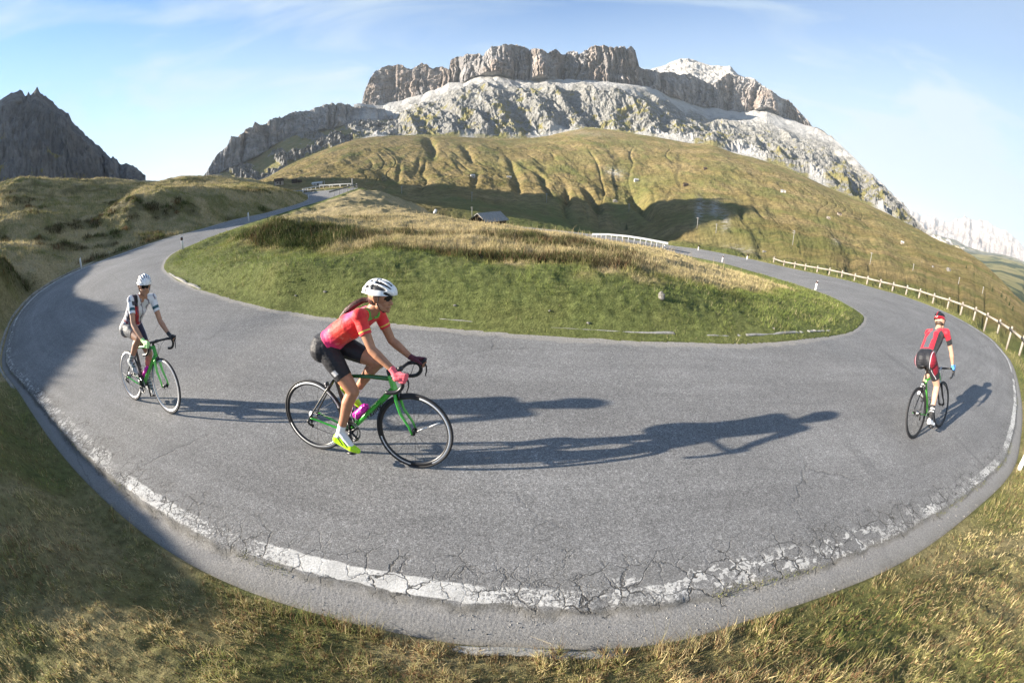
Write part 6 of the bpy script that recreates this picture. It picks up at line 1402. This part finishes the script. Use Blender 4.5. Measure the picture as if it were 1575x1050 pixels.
hut('alpine_hut', (p_.x, p_.y, z0_ - 1.4), face_cam(p_) + .75, 4.6, 3.6, 1.5, 1.1, 'hut with a grey shingle roof peeping over the crest of the meadow', m_dwood, m_shingle)
def huth(px, py, w_px, label, mw_, mr_, rz=.3, prop=(.7, .45, .3), name='alpine_hut', cat='hut'):
    q = hit(px, py, 8, .7, 20); L_ = w_px / 656 * dist(q); return hut(name, q, face_cam(q) + rz, L_, L_ * prop[0], L_ * prop[1], L_ * prop[2], label, mw_, mr_, cat, over=L_ * .06)
huth(429, 284.5, 13, 'brown farmhouse with a dark roof, leftmost building beyond the far bend', m_wood, m_dwood, .2, name='farmhouse', cat='farmhouse')
huth(453, 281.5, 8, 'small dark stone shed between the brown farmhouse and the white farm building', m_dwood, m_dwood, -.2); huth(461, 281, 6, 'tiny dark shed next to the small stone shed at the far farm', m_dwood, m_dwood, .5)
huth(488, 285, 15, 'white farm building with a low pale roof beyond the far bend', m_plaster, m_plaster, -.15, (.5, .22, .12), name='farm_building', cat='farm building')
huth(978.4, 279, 6, 'little white hut alone in the middle of the brown pasture', m_plaster, m_plaster); huth(1054.6, 286.5, 7, 'small dark hay hut right of the little white hut', m_dwood, m_dwood); huth(1084.8, 261, 5, 'tiny dark hay hut highest on the brown pasture', m_dwood, m_dwood)
huth(1204.6, 295.5, 8, 'white hut high on the right of the pasture below the rocks', m_plaster, m_galv, 0, (.5, .3, .1)); huth(1274, 337, 5, 'tiny hay hut, left one of the pair on the right hand pasture', m_wood, m_wood); huth(1291, 331, 6, 'tiny hay hut, right one of the pair on the right hand pasture', m_wood, m_dwood); huth(1387.6, 375, 5, 'tiny pale hut furthest right on the pasture', m_wood, m_plaster)
huth(727, 272.5, 6, 'small white lift hut on the gullied slope above the pole', m_plaster, m_plaster); huth(783, 273, 7, 'small white flat hut right of the white lift hut on the gullied slope', m_plaster, m_plaster, 0, (.4, .2, .1))
q_ = Vector(at_d(522, 161.5, 2380)); st_ = hut('cable_car_station', (q_.x, q_.y, q_.z - 6), face_cam(q_), 26, 16, 12, 6, 'tiny cable car station standing on top of the left ridge', m_shingle, m_shingle, 'cable car station')
# snow gun on the crest
q_ = Vector(at_d(670, 329, 30)); q_.z = float(ground(q_.x, q_.y)); sg = empty('snow_gun', q_, face_cam(q_)); tag(sg, 'small white snow gun standing at the crest left of the yellow green bush', 'snow gun')
bm = bmesh.new(); b_tube(bm, [(0, 0, -.2), (0, 0, .62)], .05, 10); bm_obj('post', bm, m_pw, sg)
bm = bmesh.new(); b_tube(bm, [(-.10, 0, .52), (.0, -.02, .66), (.02, -.04, .80)], [.10, .12, .07], 14); bm_obj('barrel', bm, m_pw, sg)
bm = bmesh.new(); b_box(bm, (.30, 0, .12), (.34, .2, .28), bevel=.03); bm_obj('control_box', bm, m_galv, sg)
q_ = Vector(at_d(820, 345, 30)); q_.z = float(ground(q_.x, q_.y)); sg = empty('gate_frame', q_, face_cam(q_)); tag(sg, 'pair of thin white stakes with a crossbar at the crest right of the hut', 'stakes')
for s in (-1, 1): bm = bmesh.new(); b_tube(bm, [(s*.13, 0, -.1), (s*.13, 0, .42)], .018, 8); bm_obj('stake', bm, m_pw, sg)
bm = bmesh.new(); b_tube(bm, [(-.13, 0, .22), (.13, 0, .22)], .014, 8); bm_obj('crossbar', bm, m_pw, sg)
# ------------------------------------------------------------------ grass and heath: real blades grown over the ground sheet
m_grass = bpy.data.materials.new('grass_blades'); m_grass.use_nodes = True; t = NT(m_grass)
gc = t.attr('cover', 'Color'); t.col(gc); t.b.inputs['Roughness'].default_value = .75; t.b.inputs['Specular IOR Level'].default_value = .15
tr = t.n.new('ShaderNodeBsdfTranslucent'); mx = t.n.new('ShaderNodeMixShader'); mx.inputs[0].default_value = .28
t.l.new(gc, tr.inputs['Color']); t.l.new(t.b.outputs[0], mx.inputs[1]); t.l.new(tr.outputs[0], mx.inputs[2]); t.l.new(mx.outputs[0], t.n['Material Output'].inputs['Surface'])
def lookup(A, x, y): return glook(A, x, y)
def scatter(n, r0, r1, a0, a1, power=1.0):
    u = rng.random(n); r = np.exp(np.log(r0) + (np.log(r1) - np.log(r0)) * u ** power); a = R(a0) + (R(a1) - R(a0)) * rng.random(n); return np.sin(a) * r, np.cos(a) * r
def tufted(x, y, sp, k):
    """gather part of the points into tufts"""
    cx_ = np.floor(x / sp) ; cy_ = np.floor(y / sp); hx_ = _hash(cx_, cy_, cx_ * 0, 5); hy_ = _hash(cx_, cy_, cx_ * 0, 6); tx = (cx_ + hx_) * sp; ty = (cy_ + hy_) * sp
    w = k * (rng.random(len(x)) < .55); return x * (1 - w) + tx * w, y * (1 - w) + ty * w
def blades(name, x, y, h, w, lean, col, label=None, levels=2, heading=None):
    n = len(x); z = ground(x, y) - .008; a = rng.random(n) * 6.283 if heading is None else heading; fa = rng.random(n) * 6.283
    d = np.stack([np.cos(a), np.sin(a), 0 * a], 1); s = np.stack([np.cos(fa), np.sin(fa), 0 * fa], 1); b = np.stack([x, y, z], 1); up = np.array([0, 0, 1.]); h = h[:, None]; w = w[:, None]; ln = lean[:, None]
    if levels == 1:
        V = np.stack([b - s * w / 2, b + s * w / 2, b + up * h * np.sqrt(np.clip(1 - ln ** 2 * .7, .05, 1)) + d * h * ln], 1).reshape(-1, 3); T = np.arange(n * 3).reshape(-1, 3); Q = None; rep = 3
    else:
        m_ = b + up * h * .55 + d * h * ln * .35; tp = b + up * h * np.clip(.98 - ln ** 2 * .62, .1, 1) + d * h * ln * 1.05
        V = np.stack([b - s * w / 2, b + s * w / 2, m_ - s * w * .38, m_ + s * w * .38, tp], 1).reshape(-1, 3); k = np.arange(n)[:, None] * 5; Q = k + np.array([0, 1, 3, 2]); T = k + np.array([2, 3, 4]); rep = 5
    c = np.repeat(np.clip(col, .004, 1), rep, 0)
    o = link(name, np_mesh(name, V, Q, m_grass, T=T, colors={'cover': c}, smooth=False)); tag(o, kind='stuff'); return o
def region(x, y):
    ins = in_road(x, y, 0.0); dI_, _, _ = near_edge(x, y, EI, 6); dO_, _, _ = near_edge(x, y, EO, 6); return ins, dI_, dO_
# foreground bank
x, y = scatter(330000, .42, 11, -125, 125, .85)
x, y = tufted(x, y, .085, .55); ins, dI_, dO_ = region(x, y)
rag_ = .05 * fbm(x / .3, y / .3, o=3, seed=101) + .02
k = (~ins) & (dO_ < dI_) & (dO_ > rag_ + .012 + .04 * sstep(1, 6, x)); x, y, dO_ = x[k], y[k], dO_[k]
n = len(x); r_ = np.hypot(x, y); pn = fbm(x / .35, y / .35, o=3, seed=110); pn2 = fbm(x / 1.1, y / 1.1, o=3, seed=111); dry = lookup(DRY, x, y) + .35 * pn + .16; rn = rng.normal(size=n) * .55
col = cover_col(np.clip(dry, 0, 1), 0 * dry, rn, rng.normal(size=n) * .6); dead = (rng.random(n) < .17 + .16 * (pn2 > .05))[:, None]; col = np.where(dead, np.array([.20, .12, .065]) * (.6 + .8 * rng.random((n, 1))), col)
cell = _hash(np.floor((x + .04 * pn) / .17), np.floor((y + .04 * pn2) / .17), np.floor(x * 0), 9); cell2 = _hash(np.floor(x / .45 + pn), np.floor(y / .45 + pn2), np.floor(x * 0), 10); col = col * (.62 + .75 * cell[:, None]) * (.8 + .4 * cell2[:, None]); long = rng.random(n) < .07
h = (.023 + .036 * rng.random(n) ** 1.3) * (1 + .5 * pn2) * (.55 + .95 * cell ** 1.5) * (1 + .10 * r_) * np.where(dO_ < .25, .75, 1); h = np.where(long, h * 2.1, h); w = np.where(long, .0016, .0024 + .0022 * rng.random(n)) * (1 + .16 * r_)
kk = near_edge(x, y, EO, 6)[2]; edge_ = dO_ < .14 + .06 * pn; hd = np.where(edge_, np.arctan2(cross[kk, 1], cross[kk, 0]) + rng.normal(size=n) * .7, rng.random(n) * 6.283); h = np.where(edge_ & (pn2 > -.15), h * 1.5, h)
blades('grass', x, y, h, w, np.clip(.35 + .45 * rng.random(n) + .25 * (pn < -.1), 0, 1.15) + .15 * edge_, col, heading=hd)
# green bank of the island
x, y = scatter(230000, 5.2, 24, -62, 62, .62); x, y = tufted(x, y, .16, .4); ins, dI_, dO_ = region(x, y); rag_ = .10 * fbm(x / .5, y / .5, o=3, seed=121)
k = (~ins) & (dI_ < dO_) & (dI_ < 4.2) & (dI_ > rag_ + .03) & ~((np.abs(dI_ - .275) < .075) & (rng.random(len(x)) < .75)); x, y, dI_ = x[k], y[k], dI_[k]; n = len(x); r_ = np.hypot(x, y); pn = fbm(x / .7, y / .7, o=3, seed=122)
col = cover_col(np.clip(lookup(DRY, x, y) * .85 + .22 * pn + .05, 0, 1), 0 * x, rng.normal(size=n) * .42, rng.normal(size=n) * .6); st = (rng.random(n) < .035 + .10 * (pn > .25))[:, None]; col = np.where(st, np.array([.40, .34, .20]) * (.6 + .6 * rng.random((n, 1))), col)
cell = _hash(np.floor((x + .12 * pn) / .34), np.floor((y + .1 * pn) / .34), np.floor(x * 0), 19); col = col * (.68 + .62 * cell[:, None])
h = (.035 + .07 * rng.random(n)) * (1 + .6 * pn) * (.6 + .8 * cell) * (.45 + .55 * sstep(.05, .6, dI_ + .2 * pn)) + .006; blades('grass', x, y, h, (.0045 + .004 * rng.random(n)) * (r_ / 7), .3 + .5 * rng.random(n), col, levels=1)
# straw meadow behind the brow
x, y = scatter(260000, 6.5, 60, -45, 62, .8); x, y = tufted(x, y, .3, .35); ins, dI_, dO_ = region(x, y)
k = (~ins) & (dI_ < dO_) & (dI_ > 2.2) & (np.hypot(x, y) < 45); x, y, dI_ = x[k], y[k], dI_[k]; n = len(x); r_ = np.hypot(x, y); pn = fbm(x / 1.2, y / 1.2, o=3, seed=132); he = lookup(HEATH, x, y)
col = cover_col(np.clip(lookup(DRY, x, y) + .25 * pn, 0, 1), he, rng.normal(size=n) * .35, rng.normal(size=n) * .6)
rust = ((he > .2) & (pn > .2) & (rng.random(n) < .22))[:, None]; col = np.where(rust, np.array([.15, .085, .045]) * (.6 + .8 * rng.random((n, 1))), col)
h = (.025 + .05 * rng.random(n) + .10 * (rng.random(n) < .04)) * (1 + .6 * pn) * (1 + 1.2 * he) * np.clip(r_ / 12, 1, 1.3) * sstep(24, 14, r_) + .03; blades('grass', x, y, h, (.006 + .005 * rng.random(n)) * (r_ / 10) * (1 + 1.2 * he), .15 + .5 * rng.random(n), col, levels=1)
# low heath mounds on the island and beside the left road
def heath_mounds(n, sel, size, seed, name='heath', green=False):
    x, y = sel(n * 3); k = lookup(HEATH, x, y) > .35; x, y = x[k][:n], y[k][:n]; m = 60; r_ = np.hypot(x, y); S = size * (.5 + rng.random(len(x)))
    X = np.repeat(x, m) + np.repeat(S, m) * rng.normal(size=len(x) * m) * .45; Y = np.repeat(y, m) + np.repeat(S, m) * rng.normal(size=len(x) * m) * .45
    dz = np.hypot(X - np.repeat(x, m), Y - np.repeat(y, m)) / np.repeat(S, m); Hh = np.repeat(S, m) * .62 * np.clip(1 - dz ** 2 * .55, .15, 1) * (.6 + .5 * rng.random(len(X)))
    ins, a_, b_ = region(X, Y); k = (~ins) & (np.minimum(a_, b_) > .35); X, Y, Hh = X[k], Y[k], Hh[k]; q = rng.normal(size=len(X)) * .6; tone = np.repeat(rng.random(len(x)), m)[k]
    col = np.where((tone < .55)[:, None], np.array([.085, .068, .036]), np.where((tone < .9)[:, None], np.array([.085, .098, .034]), np.array([.15, .09, .045]))) * (1 + .35 * np.clip(q, -1.5, 1.5))[:, None]
    if green: col = np.where((tone < .75)[:, None], np.array([.055, .075, .022]), np.array([.11, .12, .035])) * (1 + .35 * np.clip(q, -1.5, 1.5))[:, None]
    blades(name, X, Y, Hh, Hh * .09 * np.clip(np.hypot(X, Y) / 14, .8, 2.2), .1 + .6 * rng.random(len(X)), col, levels=1)
heath_mounds(1500, lambda n: scatter(n, 7, 30, -44, 40, .9), .26, 1)
heath_mounds(900, lambda n: scatter(n, 7, 26, -48, -22, .9), .30, 3, green=True)
heath_mounds(900, lambda n: scatter(n, 16, 60, -84, -30, .9), .45, 2)
# left hillside and verges
x, y = scatter(230000, 12, 110, -100, -22, .75); x, y = tufted(x, y, .6, .45); ins, dI_, dO_ = region(x, y)
k = (~ins) & (dO_ < dI_) & (dO_ > .12); x, y = x[k], y[k]; n = len(x); r_ = np.hypot(x, y); pn = fbm(x / 3, y / 3, o=3, seed=142); he = lookup(HEATH, x, y)
col = cover_col(np.clip(lookup(DRY, x, y) + .3 * pn, 0, 1), he * .8, rng.normal(size=n) * .4, rng.normal(size=n) * .6)
h = (.10 + .14 * rng.random(n)) * (1 + .6 * pn) * np.clip(r_ / 25, .8, 2); blades('grass', x, y, h, (.012 + .012 * rng.random(n)) * (r_ / 25), .2 + .6 * rng.random(n), col, levels=1)
# right verge below the wooden guardrail and the slope beyond it
x, y = scatter(120000, 5, 70, 20, 95, .7); ins, dI_, dO_ = region(x, y); k = (~ins) & (dO_ < dI_) & (dO_ > .06) & (dO_ < 14); x, y, dO_ = x[k], y[k], dO_[k]; n = len(x); r_ = np.hypot(x, y); pn = fbm(x / 1.2, y / 1.2, o=3, seed=152)
col = cover_col(np.clip(lookup(DRY, x, y) + .3 * pn + .2, 0, 1), 0 * x, rng.normal(size=n) * .4, rng.normal(size=n) * .5)
h = (.06 + .09 * rng.random(n)) * np.clip(r_ / 18, .8, 2); blades('grass', x, y, h, (.007 + .006 * rng.random(n)) * (r_ / 14), .2 + .5 * rng.random(n), col, levels=1)
# tall pale bents over the straw meadow and the near bank
x, y = scatter(9000, 1.2, 30, -88, 88, .9); ins, dI_, dO_ = region(x, y); isl_ = dI_ < dO_; k = (~ins) & np.where(isl_, dI_ > 2.9, dO_ > .25) & (np.where(isl_, .55, .22) > rng.random(len(x))); x, y = x[k], y[k]; n = len(x); r_ = np.hypot(x, y)
blades('grass', x, y, (.14 + .22 * rng.random(n)) * np.clip(r_ / 6, .55, 1.3), .0016 + .0011 * r_ * .6, .1 + .5 * rng.random(n), np.array([.42, .33, .19]) * (.7 + .6 * rng.random((n, 1))))
# weeds rooted in the gutter crack
k = rng.integers(int(NS * .36), int(NS * .66), 5200); cl_ = fbm(arcO[k] / .55, 0 * k, o=3, seed=161) > .12; k = k[cl_]; off = .30 + .03 * rng.normal(size=len(k)) ; x = EO[k, 0] + cross[k, 0] * off + .02 * rng.normal(size=len(k)); y = EO[k, 1] + cross[k, 1] * off; n = len(x)
o = blades('weeds', x, y, .010 + .022 * rng.random(n), .0035 + .002 * rng.random(n), .5 + .6 * rng.random(n), cover_col(.35 + 0 * x, 0 * x, rng.normal(size=n) * .5, rng.normal(size=n) * .4))
co_ = np.empty(len(o.data.vertices) * 3, np.float32); o.data.vertices.foreach_get('co', co_); co_ = co_.reshape(-1, 5, 3); co_[:, :, 2] += (np.repeat(EO[k, 2][:, None], 5, 1) - .012 - (ground(x, y) - .008)[:, None]); o.data.vertices.foreach_set('co', co_.ravel()); o.data.update()

# loose grit lying in the gutter and along the inner edge
def grit(n, E_, lo, hi, k0, k1, seed, sgn=1):
    k = rng.integers(k0, k1, n); keep = fbm(arcO[k] / .8, 0 * k + seed, o=3, seed=seed) + .25 > rng.random(n) * .6; k = k[keep]; n = len(k); off = lo + (hi - lo) * rng.random(n) ** 1.4
    c_ = E_[k] + sgn * cross[k] * off[:, None]; c_[:, :2] += rng.normal(size=(n, 2)) * .01; s_ = (.0022 + .0060 * rng.random(n) ** 3)[:, None]
    base = np.array([[1, 0, -.3], [-.5, .87, -.3], [-.5, -.87, -.3], [0, 0, .8]]); V = c_[:, None, :] + (base[None] * (1 + .5 * rng.normal(size=(n, 4, 3)))) * s_[:, None]
    V[:, :, 2] += -(.024 + np.interp(E_[k, 0], [-14, -7, -2.8, -1.5], [.035, .06, .05, .012]))[:, None] + .004 if sgn > 0 else .004
    T = (np.arange(n)[:, None, None] * 4 + np.array([[0, 1, 3], [1, 2, 3], [2, 0, 3]])[None]).reshape(-1, 3)
    col = np.repeat(np.array([.26, .25, .23]) * (.4 + 1.2 * rng.random((n, 1))), 4, 0); o = link('gravel', np_mesh('gravel', V.reshape(-1, 3), None, m_grit, T=T, colors={'cover': col}, smooth=False)); tag(o, kind='stuff')
m_grit = mat('loose_grit', rough=.95, spec=.1); t = NT(m_grit); t.col(t.attr('cover', 'Color'))
grit(5000, EO, .0, .27, int(NS * .36), int(NS * .70), 201)
# ------------------------------------------------------------------ the air between here and the far range
bm = bmesh.new(); b_box(bm, (0, 0, 399), (29600, 29600, 1462))
m_air = bpy.data.materials.new('air'); m_air.use_nodes = True
for n_ in list(m_air.node_tree.nodes): m_air.node_tree.nodes.remove(n_)
ao = m_air.node_tree.nodes.new('ShaderNodeOutputMaterial'); pv = m_air.node_tree.nodes.new('ShaderNodeVolumePrincipled')
pv.inputs['Color'].default_value = (.80, .90, 1.0, 1); pv.inputs['Density'].default_value = 0.000038; pv.inputs['Anisotropy'].default_value = 0.0
m_air.node_tree.links.new(pv.outputs[0], ao.inputs['Volume'])
tag(bm_obj('haze', bm, m_air, smooth=False), kind='stuff')
